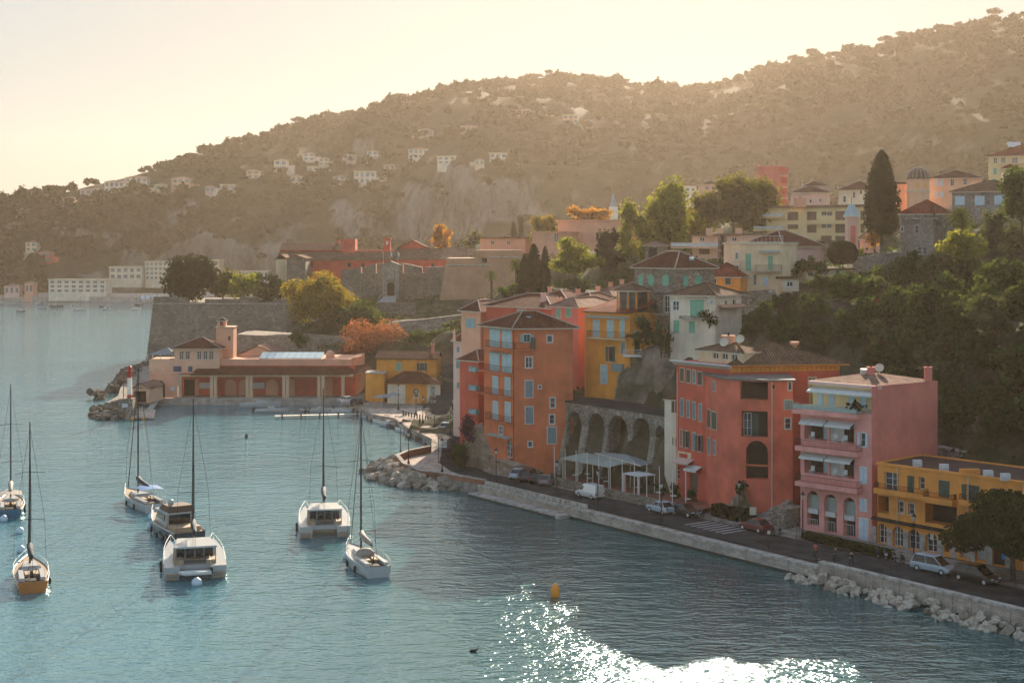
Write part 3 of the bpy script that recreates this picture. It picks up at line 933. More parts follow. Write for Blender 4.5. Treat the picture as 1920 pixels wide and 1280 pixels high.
def railing(b, pts, z, h=1.0, mat=None, step=.16, r=.014, name='railing', solid=None):
    """balustrade along points: posts, rails and bars"""
    mb = MB()
    for i in range(len(pts) - 1):
        p, q = Vector(xy(pts[i])), Vector(xy(pts[i + 1]))
        L = (q - p).length
        if solid:
            n = Vector((-(q - p).y, (q - p).x)).normalized() * .012
            mb.hexa([(p.x - n.x, p.y - n.y, z + .1), (q.x - n.x, q.y - n.y, z + .1), (q.x + n.x, q.y + n.y, z + .1), (p.x + n.x, p.y + n.y, z + .1),
                     (p.x - n.x, p.y - n.y, z + h - .12), (q.x - n.x, q.y - n.y, z + h - .12), (q.x + n.x, q.y + n.y, z + h - .12), (p.x + n.x, p.y + n.y, z + h - .12)])
        mb.tube((p.x, p.y, z + h), (q.x, q.y, z + h), .03, n=4)
        if not solid: mb.tube((p.x, p.y, z + .08), (q.x, q.y, z + .08), .018, n=4)
        k = max(1, int(L / (step if not solid else 1.3)))
        for j in range(k + 1):
            g = p.lerp(q, j / k)
            mb.tube((g.x, g.y, z), (g.x, g.y, z + h), r if 0 < j < k else .028, n=4, caps=False)
    return mb.build(name, solid or mat or M_IRON, b)

def balcony(b, fr, a, e, z, d, mslab, th=.16, h=1.0, rmat=None, solid=None, sides=True, parapet=0):
    mb = MB()
    fr.box(mb, a, e, z - th, z, .0, d)
    o = mb.build('balcony', mslab, b)
    i = .05
    pts = [fr.p(a + i, 0, .02), fr.p(a + i, 0, d - i), fr.p(e - i, 0, d - i), fr.p(e - i, 0, .02)]
    if not sides: pts = pts[1:3]
    if parapet:
        mp = MB(); fr.box(mp, a, e, z, z + parapet, d - .14, d); fr.box(mp, a, a + .14, z, z + parapet, 0, d - .14); fr.box(mp, e - .14, e, z, z + parapet, 0, d - .14)
        mp.build('parapet', mslab, o)
        railing(o, pts, z + parapet, h, rmat, solid=solid)
    else: railing(o, pts, z, h, rmat, solid=solid)
    return o

def awning(b, fr, a, e, z, d, drop, mat, valance=.22, name='awning'):
    mb = MB()
    mb.hexa([fr.p(a, z - .04, .02), fr.p(e, z - .04, .02), fr.p(e, z - drop - .03, d), fr.p(a, z - drop - .03, d), fr.p(a, z, .02), fr.p(e, z, .02), fr.p(e, z - drop, d), fr.p(a, z - drop, d)])
    if valance: fr.box(mb, a, e, z - drop - valance, z - drop - .03, d - .03, d)
    return mb.build(name, mat, b)

def roof_faces(mb, polys):
    """polys of 3D points whose first edge is the eave; UV in metres"""
    for P in polys:
        P = [Vector(p) for p in P]
        u = (P[1] - P[0]); u.z = 0; u.normalize()
        nrm = (P[1] - P[0]).cross(P[2] - P[0]).normalized()
        v = nrm.cross((P[1] - P[0]).normalized())
        o = P[0]
        mb.poly(P, [((p - o).dot(u), (p - o).dot(v)) for p in P])

def offset_poly(c, d):
    n = len(c); out = []
    for i in range(n):
        p0, p1, p2 = Vector(xy(c[i - 1])), Vector(xy(c[i])), Vector(xy(c[(i + 1) % n]))
        e1, e2 = (p1 - p0).normalized(), (p2 - p1).normalized()
        n1, n2 = Vector((e1.y, -e1.x)), Vector((e2.y, -e2.x))
        k = n1 + n2; k /= max(.3, k.dot(n1))
        out.append(p1 + k * d)
    return out

def hip_roof(b, c, ze, rise, mat, over=.5, ridge=None, th=.16, soffit=None, name='roof', caps=True):
    """hip roof over a 4-corner plan (order as for walls). ridge: two fractions along the long axis, equal for a pyramid"""
    o = offset_poly(c, over)
    L01, L12 = (o[1] - o[0]).length, (o[2] - o[1]).length
    if L01 < L12: o = o[1:] + o[:1]; L01, L12 = L12, L01
    m0, m1 = (o[3] + o[0]) / 2, (o[1] + o[2]) / 2
    k = min(.5, L12 / 2 / L01)
    f0, f1 = ridge if ridge else (k, 1 - k)
    g = [Vector((p.x, p.y, ze)) for p in o]
    zb = ze + rise
    r0 = m0.lerp(m1, f0); r1 = m0.lerp(m1, f1)
    r0, r1 = Vector((r0.x, r0.y, zb)), Vector((r1.x, r1.y, zb))
    mb = MB()
    roof_faces(mb, [[g[0], g[1], r1, r0], [g[2], g[3], r0, r1], [g[1], g[2], r1], [g[3], g[0], r0]])
    ro = mb.build(name, mat, b)
    me = MB()
    lo = offset_poly([xy(p) for p in o], -.02)
    me.prism([xy(p) for p in lo], ze - th, ze - .012)
    me.build('eave', soffit or M_TRIM, ro)
    if caps:
        mr = MB()
        segs = [(r0, r1)] if (r0 - r1).length > .1 else []
        segs += [(g[0], r0), (g[3], r0), (g[1], r1), (g[2], r1)]
        for p, q in segs: mr.tube(p + Vector((0, 0, .03)), q + Vector((0, 0, .05)), .11, n=5)
        mr.build('ridge_tiles', mat if mat.name not in RIDGE else RIDGE[mat.name], ro)
    return ro
RIDGE = {}

def gable_roof(b, c, ze, rise, mat, over=.4, th=.16, along=None, wallmat=None):
    o = offset_poly(c, over)
    L01, L12 = (o[1] - o[0]).length, (o[2] - o[1]).length
    if (L01 < L12) if along is None else along: o = o[1:] + o[:1]
    g = [Vector((p.x, p.y, ze)) for p in o]
    up = Vector((0, 0, rise))
    r0, r1 = (g[3] + g[0]) / 2 + up, (g[1] + g[2]) / 2 + up
    mb = MB(); roof_faces(mb, [[g[0], g[1], r1, r0], [g[2], g[3], r0, r1]])
    dn = Vector((0, 0, -th))
    for p, q in ((g[0], g[1]), (g[2], g[3])): mb.poly([p, p + dn, q + dn, q])
    for p, q, r in ((g[1], g[2], r1), (g[3], g[0], r0)): mb.poly([p, p + dn, r + dn, r]); mb.poly([r, r + dn, q + dn, q])
    mb.poly([g[0] + dn, r0 + dn, r1 + dn, g[1] + dn]); mb.poly([g[2] + dn, r1 + dn, r0 + dn, g[3] + dn])
    ro = mb.build('roof', mat, b)
    if wallmat:
        cc = [Vector(xy(p)) for p in c]
        if (L01 < L12) if along is None else along: cc = cc[1:] + cc[:1]
        for p, q in ((cc[1], cc[2]), (cc[3], cc[0])):
            mb = MB()
            m = (p + q) / 2; k = (p - q).length / ((p - q).length + 2 * over)
            mb.poly([(p.x, p.y, ze - th * 1.2), (q.x, q.y, ze - th * 1.2), (m.x, m.y, ze + rise - th * 1.1)]); mb.build('gable', wallmat, b)
    return ro

FOOT = []
class Bld:
    def __init__(s, name, label, c, z0, z1, mat, group=None, cat='building', trim=None, sc='b', dp=.2):
        s.c = [Vector(xy(p)) for p in c]; s.z0, s.z1, s.mat = z0, z1, mat
        s.o = thing(name, label, cat, (s.c[0].x, s.c[0].y, z0), group)
        s.f = [Face(s.c[i], s.c[(i + 1) % len(c)]) for i in range(len(c))]
        s.h = [[] for _ in c]; s.w = []
        FOOT.append([xy(p) for p in s.c])
        s.trim, s.sc, s.dp = trim, sc, dp
    def win(s, i, x0, y0, x1, y1, kind='g', sc=None, trim='', arch=False, dp=None):
        r = s.f[i].rect(x0, y0, x1, y1)
        s.winr(i, r, kind, sc, trim, arch, dp)
    def winr(s, i, r, kind='g', sc=None, trim='', arch=False, dp=None):
        r = (max(.08, r[0]), min(s.f[i].L - .08, r[1]), max(s.z0 + .02, r[2]), min(s.z1 - .05, r[3]))
        if r[1] - r[0] < .15 or r[3] - r[2] < .15: return
        if kind != 's': s.h[i].append((*r, arch, dp))
        s.w.append((i, r, kind, sc or s.sc, s.trim if trim == '' else trim, dp, arch))
    def grid(s, i, xs, zs, w, h, kind='g', sc=None, trim='', skip=()):
        for a, x in enumerate(xs):
            for b_, z in enumerate(zs):
                if (a, b_) in skip: continue
                s.winr(i, (x - w / 2, x + w / 2, z, z + h), kind, sc, trim)
    def done(s, top=True, faces=None):
        mb = MB()
        for i, fr in enumerate(s.f):
            if faces is None or i in faces: wall_face(mb, fr, 0, fr.L, s.z0, s.z1, s.h[i], s.dp)
        if top: mb.poly([(p.x, p.y, s.z1) for p in s.c])
        s.wall = mb.build('wall', s.mat, s.o)
        for i, r, k, sc, tr, dp, arch in s.w: window(s.o, s.f[i], r, k, sc, None if arch else tr, dp or s.dp, arch)
        return s.o
def chimney(b, p, z0, z1, mat, w=.5, d=.4):
    mb = MB(); mb.box(p[0] - w / 2, p[0] + w / 2, p[1] - d / 2, p[1] + d / 2, z0, z1)
    mb.box(p[0] - w / 2 - .06, p[0] + w / 2 + .06, p[1] - d / 2 - .06, p[1] + d / 2 + .06, z1 + .002, z1 + .1)
    c = mb.build('chimney', mat, b)
    mp = MB()
    mp.tube((p[0], p[1], z1 + .1), (p[0], p[1], z1 + .45), .13, .1, 6); mp.build('chimney_pot', M_RT1, c)
def dish(b, p, r, name='satellite_dish'):
    mb = MB(); p = Vector(p)
    mb.tube(p - Vector((0, 0, .7)), p, .03, n=5)
    d = Vector((-.35, -.8, .45)).normalized(); a = d.orthogonal().normalized(); e = d.cross(a)
    v = [p]; k = 10
    for rr, dd in ((r * .6, .05), (r, .16)):
        for i in range(k): t = 6.2832 * i / k; v.append(p + a * rr * math.cos(t) + e * rr * math.sin(t) + d * dd)
    f = [(0, 1 + i, 1 + (i + 1) % k) for i in range(k)] + [(1 + i, 11 + i, 11 + (i + 1) % k, 1 + (i + 1) % k) for i in range(k)]
    mb.mesh(v, f); mb.build(name, M_TRIM, b)
def antenna(b, p, h=1.6):
    mb = MB(); p = Vector(p); mb.tube(p, p + Vector((0, 0, h)), .025, n=4)
    mb.tube(p + Vector((-.6, 0, h - .1)), p + Vector((.6, .1, h - .1)), .015, n=4)
    for k in range(6): x = -.55 + k * .2; mb.tube(p + Vector((x, -.25, h - .1)), p + Vector((x, .25, h - .1)), .01, n=4)
    mb.build('antenna', M_IRON, b)

M_RT1 = tiles('dark_red_tiles', (.16, .055, .035), (.24, .085, .05), .12)
M_RT2 = tiles('brown_tiles', (.22, .12, .075), (.34, .20, .13), .35)
M_RT3 = tiles('bright_red_tiles', (.30, .07, .045), (.38, .10, .06), .1)
M_RT4 = tiles('pale_pink_tiles', (.42, .24, .17), (.52, .32, .24), .3)
RIDGE['dark_red_tiles'] = plain('pale_ridge_mortar', (.40, .30, .25), .9)
ST = dict(red=stucco('terracotta_red_render', (.70, .185, .08), .55), red2=stucco('deep_red_render', (.64, .115, .07), .55), coral=stucco('coral_red_render', (.72, .16, .10), .55),
          pink=stucco('pink_render', (.80, .34, .29), .4), pinkside=stucco('salmon_red_render', (.74, .225, .175), .32), orange=stucco('orange_render', (.84, .33, .075), .45),
          yellow=stucco('ochre_yellow_render', (.82, .33, .055), .5), cream=stucco('cream_render', (.80, .62, .40), .4), white=stucco('white_render', (.82, .69, .52), .45),
          salmon=stucco('salmon_render', (.78, .39, .25), .25), peach=stucco('peach_render', (.78, .48, .32), .25), butter=stucco('butter_render', (.80, .64, .34), .2), pinkpale=stucco('pale_pink_render', (.76, .50, .42), .25))

# ---------------------------------------------------------------- waterfront buildings
def crop(x0, y0, k): return lambda x, y: (x0 + x / k, y0 + y / k)
def wins(B, i, C, rows, **kw):
    for r in rows:
        x0, y0 = C(r[0], r[1]); x1, y1 = C(r[2], r[3])
        B.win(i, x0, y0, x1, y1, *r[4:], **kw)

M_AWN = plain('pale_awning_canvas', (.62, .64, .60), .8, var=.15)
M_AWN2 = plain('grey_green_canvas', (.34, .37, .33), .8, var=.2)
M_AWNP = plain('pink_trim_canvas', (.60, .42, .36), .8, var=.15)
M_CHAIR = plain('white_plastic', (.6, .6, .57), .5)
M_GLASSR = plain('greenish_balustrade_glass', (.30, .38, .34), .15, spec=.6)

def pink_building():
    C = crop(1460, 660, 2.461)
    A, B = Vector((33.9, 167.2)), Vector((40.6, 160.6))
    n = EV * 11.6
    zt = 16.2
    b = Bld('apartment_building', 'tall pink apartment building with white awnings, loggia balconies and three ground arches', [A, B, B + n, A + n], ZR, zt, ST['pink'], trim='w', sc='w')
    f = b.f[0]
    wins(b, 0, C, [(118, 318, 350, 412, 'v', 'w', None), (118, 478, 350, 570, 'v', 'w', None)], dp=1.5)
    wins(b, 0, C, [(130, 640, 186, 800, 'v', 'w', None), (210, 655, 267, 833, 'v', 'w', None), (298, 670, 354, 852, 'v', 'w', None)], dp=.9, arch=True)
    wins(b, 0, C, [(378, 372, 400, 436, 'o'), (378, 531, 405, 603, 's'), (378, 679, 405, 730, 's'), (374, 768, 412, 866, 's')])
    b.done(top=False)
    # side wall and rear above are the deeper salmon: a second skin a hand proud of the pink
    g = b.f[1]
    mb = MB(); g.box(mb, .0, g.L + .05, ZR, 19.05, .005, .06); mb.build('side_wall', ST['pinkside'], b.o)
    # recessed doors and furniture inside the loggias
    for y0, y1 in ((318, 412), (478, 570)):
        a0, e0, z0, z1 = f.rect(*C(118, y0), *C(350, y1))
        for q0, q1, sc in ((.26, .40, 'w'), (.50, .64, 'b'), (.86, .98, 'w')):
            mb = MB(); louvre(mb, f, a0 + (e0 - a0) * q0, a0 + (e0 - a0) * q1, z0 + .02, z1 - .35, -1.46); mb.build('shutter', SHC[sc], b.o)
        mb = MB(); f.box(mb, a0 + (e0 - a0) * .42, a0 + (e0 - a0) * .72, z0, z0 + 1.5, -.9, -.82); mb.build('screen', M_AWN, b.o)
        mb = MB()
        for q in (.15, .6, .8):
            a = a0 + (e0 - a0) * q
            f.box(mb, a, a + .5, z0 + .4, z0 + .46, .1, .55); f.box(mb, a, a + .5, z0 + .46, z0 + .95, .1, .15)
            for k in (0, .44):
                f.box(mb, a + k, a + k + .05, z0, z0 + .4, .12, .17); f.box(mb, a + k, a + k + .05, z0, z0 + .4, .48, .53)
            mb.build('chair', M_CHAIR, b.o); mb = MB()
        # awnings in two halves
        for q0, q1 in ((-.02, .47), (.5, 1.0)):
            awning(b.o, f, a0 + (e0 - a0) * q0, a0 + (e0 - a0) * q1, z1 + .1, 1.0, .45, M_AWN)
        mb = MB(); f.box(mb, a0 + (e0 - a0) * .46, a0 + (e0 - a0) * .5, z0, z1, -.3, -.1); mb.build('column', ST['pink'], b.o)
    # balconies
    for x0, x1, y in ((75, 362, 446), (75, 362, 612)):
        a, z = f.px(*C(x0, y - 20), 1.1); e, _ = f.px(*C(x1, y + 20), 1.1)
        _, z = f.px(*C(218, y), 1.1)
        balcony(b.o, f, max(-.4, a), e, z, 1.15, ST['pink'], .55, .75, M_IRON)
    a, z = f.px(*C(75, 278), 1.1); e, _ = f.px(*C(362, 300), 1.1); _, z = f.px(*C(218, 276), 1.1)
    balcony(b.o, f, -.4, e, z, 1.15, ST['pink'], .5, .7, solid=M_GLASSR)
    # set-back top floor
    A2, B2 = A + EV * 1.5, B + EV * 1.5
    t = MB(); Ft = Face(A2, B2)
    holes = [Ft.rect(*C(x0, y0), *C(x1, y1)) for x0, y0, x1, y1 in ((440, 205, 462, 270),)]
    wall_face(t, Ft, .5, Ft.L, zt - .3, 18.7, [(*h, False, None) for h in holes])
    for P, Q in ((B2, B + n), (B + n, A + n), (A + n, A2)):
        fr = Face(P, Q); wall_face(t, fr, 0, fr.L, zt - .3, 18.7, [])
    top = t.build('top_floor', ST['butter'], b.o)
    for x0, y0, x1, y1 in ((180, 180, 204, 252), (232, 186, 257, 262), (325, 197, 350, 270), (378, 205, 405, 272)):
        r = Ft.rect(*C(x0, y0), *C(x1, y1)); mb = MB(); louvre(mb, Ft, r[0], r[1], r[2], r[3], .004); mb.build('shutter', SHC['s'], top)
    mb = MB(); mb.prism([xy(p) for p in (A, B, B + n, A + n)], zt - .3, zt); mb.build('terrace_floor', M_TRIM, b.o)
    awning(b.o, Ft, .4, Ft.L - .1, 18.3, 1.2, .35, M_AWN)
    mb = MB(); Ft.box(mb, .2, Ft.L + .1, 18.62, 19.0, -.2, .5); mb.build('cornice', ST['pinkpale'], b.o)
    cc = [A2, B2, B + n, A + n]
    o = offset_poly(cc, .1); mid = sum(o, Vector((0, 0))) / 4
    ro = MB(); g4 = [Vector((p.x, p.y, 19.02)) for p in o]; m3 = Vector((mid.x, mid.y, 20.0))
    roof_faces(ro, [[g4[i], g4[(i + 1) % 4], m3] for i in range(4)]); ro = ro.build('roof', M_RT4, b.o)
    for px, py in ((1633, 700), (1740, 700)):
        p = at(px, py, 167); chimney(ro, p, 19.0, 20.6, ST['pinkside'], .8, .6)
    dish(ro, at(1649, 690, 168), .55); antenna(ro, at(1728, 712, 168) - Vector((0, 0, .4)), 1.9)
    mb = MB(); p = at(1626, 703, 168); mb.box(p.x - .7, p.x + .7, p.y - .6, p.y + .6, 19.2, 20.35); mb.build('skylight', M_CHAIR, ro)
    # potted palm on the terrace
    p = Ft.p(*[f.px(*C(343, 268), 1.0)[0]], zt, 2.2)
    t = thing('potted_plant', 'dark spiky plant on the pink building terrace', 'plant', p)
    mb = MB(); mb.lathe(p, [(.18, 0), (.28, .5)], 8); mb.build('pot', M_RT1, t)
    P = np.array([[p.x, p.y, p.z + .6]] * 40) + np.random.default_rng(3).normal(size=(40, 3)) * [.35, .35, .25]
    V, Fc = leaf_cloud(P, .28, RNG); np_mesh('leaves', V, Fc, LM['cypress'], t)
    # ground arches: rails and white lower awnings
    for x0, x1, y0, y1 in ((130, 186, 720, 742), (210, 267, 735, 758), (298, 354, 752, 775)):
        r = f.rect(*C(x0, y0), *C(x1, y1), -.4)
        mb = MB(); f.box(mb, r[0] + .03, r[1] - .03, r[2], r[3], -.5, -.2); mb.build('awning', M_AWN, b.o)
        mb = MB(); f.box(mb, r[0] + .03, r[1] - .03, r[3], r[3] + 1.6, -.62, -.56); mb.build('glazing', M_GLASSR, b.o)
        railing(b.o, [f.p(r[0] + .05, 0, -.12), f.p(r[1] - .05, 0, -.12)], ZR, 1.5, M_WHITE, .2)
pink_building()

def pipe(b, p, z0, z1): MB().tube((p[0], p[1], z0), (p[0], p[1], z1), .06, n=5).build('drain_pipe', M_TRIM, b)
def orange_building():
    C = crop(1460, 660, 2.461)
    A, Bq = Vector((40.9, 159.2)), Vector((51.7, 147.3))
    u = (Bq - A).normalized(); B = A + u * 27; n = Vector((-u.y, u.x)); n = n if n.x > 0 else -n
    b = Bld('shop_building', 'low orange building with dark green doors, arched shopfronts and flat roof', [A, B, B + n * 9, A + n * 9], ZR, 10.5, ST['orange'], sc='d', dp=.35)
    f = b.f[0]
    wins(b, 0, C, [(488, 555, 552, 640, 'g', 'd', None), (596, 570, 624, 650, 's'), (646, 576, 673, 632, 'g', 'd', None), (740, 592, 788, 668, 's'), (868, 612, 905, 688, 'o', 'd', None), (980, 628, 1020, 700, 'g', 'd', None),
                   (550, 688, 577, 742, 'g', 'w', 'c'), (597, 698, 626, 750, 'g', 'w', 'c'), (806, 654, 818, 708, 'v', 'd', None)])
    wins(b, 0, C, [(448, 662, 508, 742, 'v', 'd', None), (676, 705, 822, 795, 'v', 'd', None)], dp=1.6)
    wins(b, 0, C, [(449, 790, 497, 882, 'g', 'd', None), (526, 804, 577, 896, 'g', 'd', None), (596, 816, 650, 910, 'g', 'd', None), (678, 833, 730, 922, 'g', 'd', None),
                   (836, 866, 880, 950, 'r', 'y', None), (905, 878, 965, 962, 'r', 'y', None), (982, 886, 1045, 984, 'v', 'y', None)], arch=True, dp=.5)
    wins(b, 0, C, [(764, 836, 787, 922, 'v', 'd', None)])
    b.done()
    # balconies with parapet bands
    for x0, x1, y, pr in ((438, 668, 655, .5), (668, 800, 690, .5), (832, 925, 700, .45)):
        a, _ = f.px(*C(x0, y - 20), .9); e, _ = f.px(*C(x1, y + 20), .9); _, z = f.px(*C((x0 + x1) / 2, y), .9)
        balcony(b.o, f, max(.02, a), e, z, .95, ST['orange'], .25, .55, M_IRON, parapet=.35)
    for x0, x1, y in ((676, 822, 795),):
        a, e, z, _ = f.rect(*C(x0, y - 10), *C(x1, y))
        railing(b.o, [f.p(a, 0, -.1), f.p(e, 0, -.1)], z, 1.0, M_IRON)
    # pilasters of pale stone between the arches
    for x in (440, 511, 587, 664, 746, 808, 892, 973, 1060):
        a, z = f.px(*C(x, 895))
        mb = MB(); f.box(mb, a - .32, a + .32, ZR, ZR + 2.0, .0, .05); mb.build('stone_pier', M_COPE, b.o)
    for a in (2.6, 11.2, 17.5): q = f.p(a, 0, .08); pipe(b.o, q, ZR, 10.4)
    # canvas sun-blind housing above the arches
    mb = MB()
    p0, p1 = f.px(*C(425, 762), .5), f.px(*C(752, 822), .5)
    mb.hexa([f.p(p0[0], p0[1] - .2, .5), f.p(p1[0], p1[1] - .2, .5), f.p(p1[0], p1[1] - .1, 0), f.p(p0[0], p0[1] - .1, 0), f.p(p0[0], p0[1], .5), f.p(p1[0], p1[1], .5), f.p(p1[0], p1[1] + .1, 0), f.p(p0[0], p0[1] + .1, 0)])
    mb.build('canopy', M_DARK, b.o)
    mb = MB()
    o = offset_poly(b.c, .12); i_ = offset_poly(b.c, -.2)
    for k in range(4):
        a_, c_, d_, e_ = o[k], o[(k + 1) % 4], i_[(k + 1) % 4], i_[k]
        mb.hexa([(a_.x, a_.y, 10.45), (c_.x, c_.y, 10.45), (d_.x, d_.y, 10.45), (e_.x, e_.y, 10.45), (a_.x, a_.y, 10.72), (c_.x, c_.y, 10.72), (d_.x, d_.y, 10.72), (e_.x, e_.y, 10.72)])
    mb.build('parapet', ST['orange'], b.o)
    mb = MB(); mb.poly([(p.x, p.y, 10.56) for p in i_]); mb.build('roof', plain('dark_roof_felt', (.09, .045, .035), .85, var=.4, scale=.6), b.o)
    for px, py in ((1720, 872), (1770, 880), (1853, 892), (1885, 898)):
        p = gnd(px, py, 10.7)
        mb = MB(); mb.box(p.x - .45, p.x + .45, p.y - .3, p.y + .3, 10.58, 11.3); mb.lathe((p.x, p.y - .31, 10.95), [(.25, 0), (.25, .01)], 8); mb.build('air_conditioner', M_CHAIR, b.o)
    mb = MB(); p = gnd(1818, 886, 10.7); mb.box(p.x - 1, p.x + 1, p.y - .4, p.y + .4, 10.58, 11.1); mb.build('vent_box', ST['orange'], b.o)
    # lower lit sign board and door poster
    a, z = f.px(*C(703, 845)); mb = MB(); f.box(mb, a - .2, a + .2, z - .5, z + .4, -.2, -.16); mb.build('poster', M_CHAIR, b.o)
    a, z = f.px(*C(1036, 936)); mb = MB(); f.box(mb, a - .3, a + .25, z - .5, z + .5, -.3, -.26); mb.build('blue_poster', plain('blue_print', (.05, .3, .6), .5), b.o)
orange_building()

def terracotta_building():
    C = crop(1230, 600, 3.048)
    A = Vector((21.5, 186.2)); K = Vector((27.3, 178.2)); Rr = Vector((41.7, 181)); D = Vector((36, 190.5))
    ze = 19.9
    # rounded tower, drawn first as plan points
    P = [Vector(q) for q in ((24.75, 181.7), (25.0, 178.9), (25.7, 176.2), (26.5, 174.5), (27.6, 173.3), (31.2, 172.2), (34.0, 172.2), (34.6, 179.7))]
    b = Bld('seafront_house', 'coral red house with rounded corner, arched loggia and brown hipped roof', [A, Vector((24.7, 181.78)), K, Rr, D], 1.3, ze, ST['red2'], trim='c', sc='t')
    rows = [(139, 275, 160, 349, 's', 'n'), (175, 284, 196, 356, 's', 'n'), (211, 289, 226, 361, 's'), (238, 297, 264, 369, 's', 'n'), (282, 301, 297, 377, 's'),
            (141, 449, 157, 547, 's'), (177, 459, 191, 555, 's'), (210, 469, 225, 565, 's'), (246, 479, 261, 577, 's'),
            (138, 625, 150, 720, 'g', 'd'), (168, 634, 182, 727, 'o', 'd'), (210, 643, 225, 741, 's'), (238, 658, 258, 750, 'o', 'n')]
    wins(b, 0, C, rows)
    wins(b, 0, C, [(105, 830, 135, 905, 'g', 'd', None), (192, 875, 240, 985, 'r', 'n', None)])
    b.winr(3, (9, 10, 12, 13.3)); b.winr(2, (b.f[2].L - 4.2, b.f[2].L - 3.2, 17.0, 18.2), 'g')
    b.done()
    f = b.f[0]
    # tower
    t = MB(); zt = 18.5; tw = []
    n = len(P)
    for i in range(n - 1):
        fr = Face(P[i], P[i + 1]); holes = []
        if i == 4:
            for x0, y0, x1, y1, ar, dp in ((482, 352, 640, 455, 0, 1.6), (488, 520, 638, 668, 0, 1.2), (513, 688, 640, 908, 1, 1.3)):
                r = fr.rect(*C(x0, y0), *C(x1, y1)); r = (max(.12, r[0]), min(fr.L - .12, r[1]), r[2], r[3])
                holes.append((*r, bool(ar), dp)); tw.append((fr, r, 'v', 'd', None, dp))
        if i == 5:
            for x0, y0, x1, y1, k in ((757, 352, 774, 400, 'g'), (735, 457, 779, 509, 's'), (737, 560, 771, 622, 'g'), (664, 370, 679, 390, 'v')):
                r = fr.rect(*C(x0, y0), *C(x1, y1)); r = (max(.1, r[0]), min(fr.L - .1, r[1]), r[2], r[3])
                if k != 's': holes.append((*r, False, None))
                tw.append((fr, r, k, 't', 'c' if k != 'v' else None, .2))
        wall_face(t, fr, 0, fr.L, 1.2 if i < 4 else 2.5, zt, holes)
    t.poly([(p.x, p.y, zt) for p in P])
    to = t.build('rounded_tower', ST['coral'], b.o, 30)
    for fr, r, k, sc, tr, dp in tw: window(to, fr, r, k, sc, tr, dp)
    # windows on the curve
    for i, x0, y0, x1, y1, k, sc in ((1, 327, 352, 340, 404, 's', 't'), (0, 296, 512, 312, 612, 's', 'd'), (1, 322, 526, 346, 622, 's', 'd'), (0, 297, 674, 311, 763, 's', 't'), (1, 329, 688, 341, 768, 's', 't')):
        fr = Face(P[i], P[i + 1]); r = fr.rect(*C(x0, y0), *C(x1, y1)); r = (max(.05, r[0]), min(fr.L - .05, r[1]), r[2], r[3])
        if r[1] - r[0] > .2: window(to, fr, r, k, sc, 'c')
    fr = Face(P[4], P[5])
    r = fr.rect(*C(500, 528), *C(546, 660), -1.1); window(to, fr, (r[0], r[1], r[2], r[3]), 'g', 'w', None, 1.15)
    mb = MB(); louvre(mb, fr, r[1] + .05, r[1] + .85, r[2], r[3], -1.18); mb.build('shutter', SHC['d'], to)
    for y in (455, 668, 828):
        a, e, z, _ = fr.rect(*C(484, y - 10), *C(640, y))
        a = max(a, .13); e = min(e, fr.L - .13)
        mb = MB(); fr.box(mb, a, e, z - .12, z + .02, -.6, .12 if y == 455 else .02); o = mb.build('balcony', ST['red'], to)
        if y < 800: railing(o, [fr.p(a + .02, 0, -.02), fr.p(e - .02, 0, -.02)], z, .95, M_IRON)
    # tower cap: lead-grey flat roof with overhang
    mb = MB(); o = offset_poly(P, .35)
    mb.prism([xy(p) for p in o], zt + .003, zt + .22); mb.build('tower_roof', plain('grey_zinc_roof', (.16, .14, .13), .85, 0, var=.3, spec=.2), to)
    # dentils under the main eave on the camera side, pale boarded gutter on the sea side
    g = b.f[2]
    for k in range(int(g.L / .62)):
        mb = MB(); g.box(mb, .3 + k * .62, .3 + k * .62 + .24, ze - .62, ze - .36, .0, .38); mb.build('bracket', ST['orange'], b.o)
    mb = MB(); g.box(mb, 0, g.L, ze - .85, ze - .3, .002, .06); mb.build('frieze', ST['yellow'], b.o)
    M_GUT = plain('pale_metal_gutter', (.60, .64, .66), .6, .1)
    mb = MB()
    F0 = Face(A, K)
    mb.path([F0.p(-.4, ze - .28, .0), F0.p(-.4, ze - .05, .55), F0.p(-.4, ze + .02, .8)], .02, 4)
    mb.hexa([F0.p(-.4, ze - .55, .02), F0.p(F0.L + .3, ze - .55, .02), F0.p(F0.L + .3, ze - .4, .02), F0.p(-.4, ze - .4, .02), F0.p(-.4, ze, .85), F0.p(F0.L + .7, ze, .85), F0.p(F0.L + .3, ze, .0), F0.p(-.4, ze, .0)])
    mb.build('cove_eave', M_TRIM, b.o)
    mb = MB(); mb.tube(F0.p(-.4, ze + .02, .86), F0.p(F0.L + .7, ze + .02, .86), .1, n=6); mb.build('gutter', M_GUT, b.o)
    # roofs: hip over the camera side block, a terrace with dormer windows behind the gutter
    hip_roof(b.o, [K + Vector((.6, .6)), Rr, D, Vector((30.3, 185.3))], ze + .01, 2.7, M_RT2, .75, ridge=(.42, .42), soffit=ST['yellow'])
    cc = [Vector((24.2, 184.6)), Vector((29.0, 178.6)), Vector((33, 183)), Vector((27.5, 189))]
    d = Bld('dormer', '', cc, ze, ze + 1.5, ST['cream'], trim=None)
    for x in (3.0, 4.6, 6.2): d.winr(0, (x - .5, x + .5, ze + .5, ze + 1.3), 'g', 'w')
    # dormer storey becomes a part of this house
    root = d.o; d.o = b.o; d.done(); bpy.data.objects.remove(root)
    hip_roof(b.o, cc, ze + 1.5, .9, M_RT2, .35, name='upper_roof')
    chimney(b.o, at(1366, 640, 184), ze + 1.2, ze + 3.3, ST['salmon'], 1.6, .8)
    dish(b.o, at(1358, 642, 183), .6); dish(b.o, at(1388, 636, 183), .6)
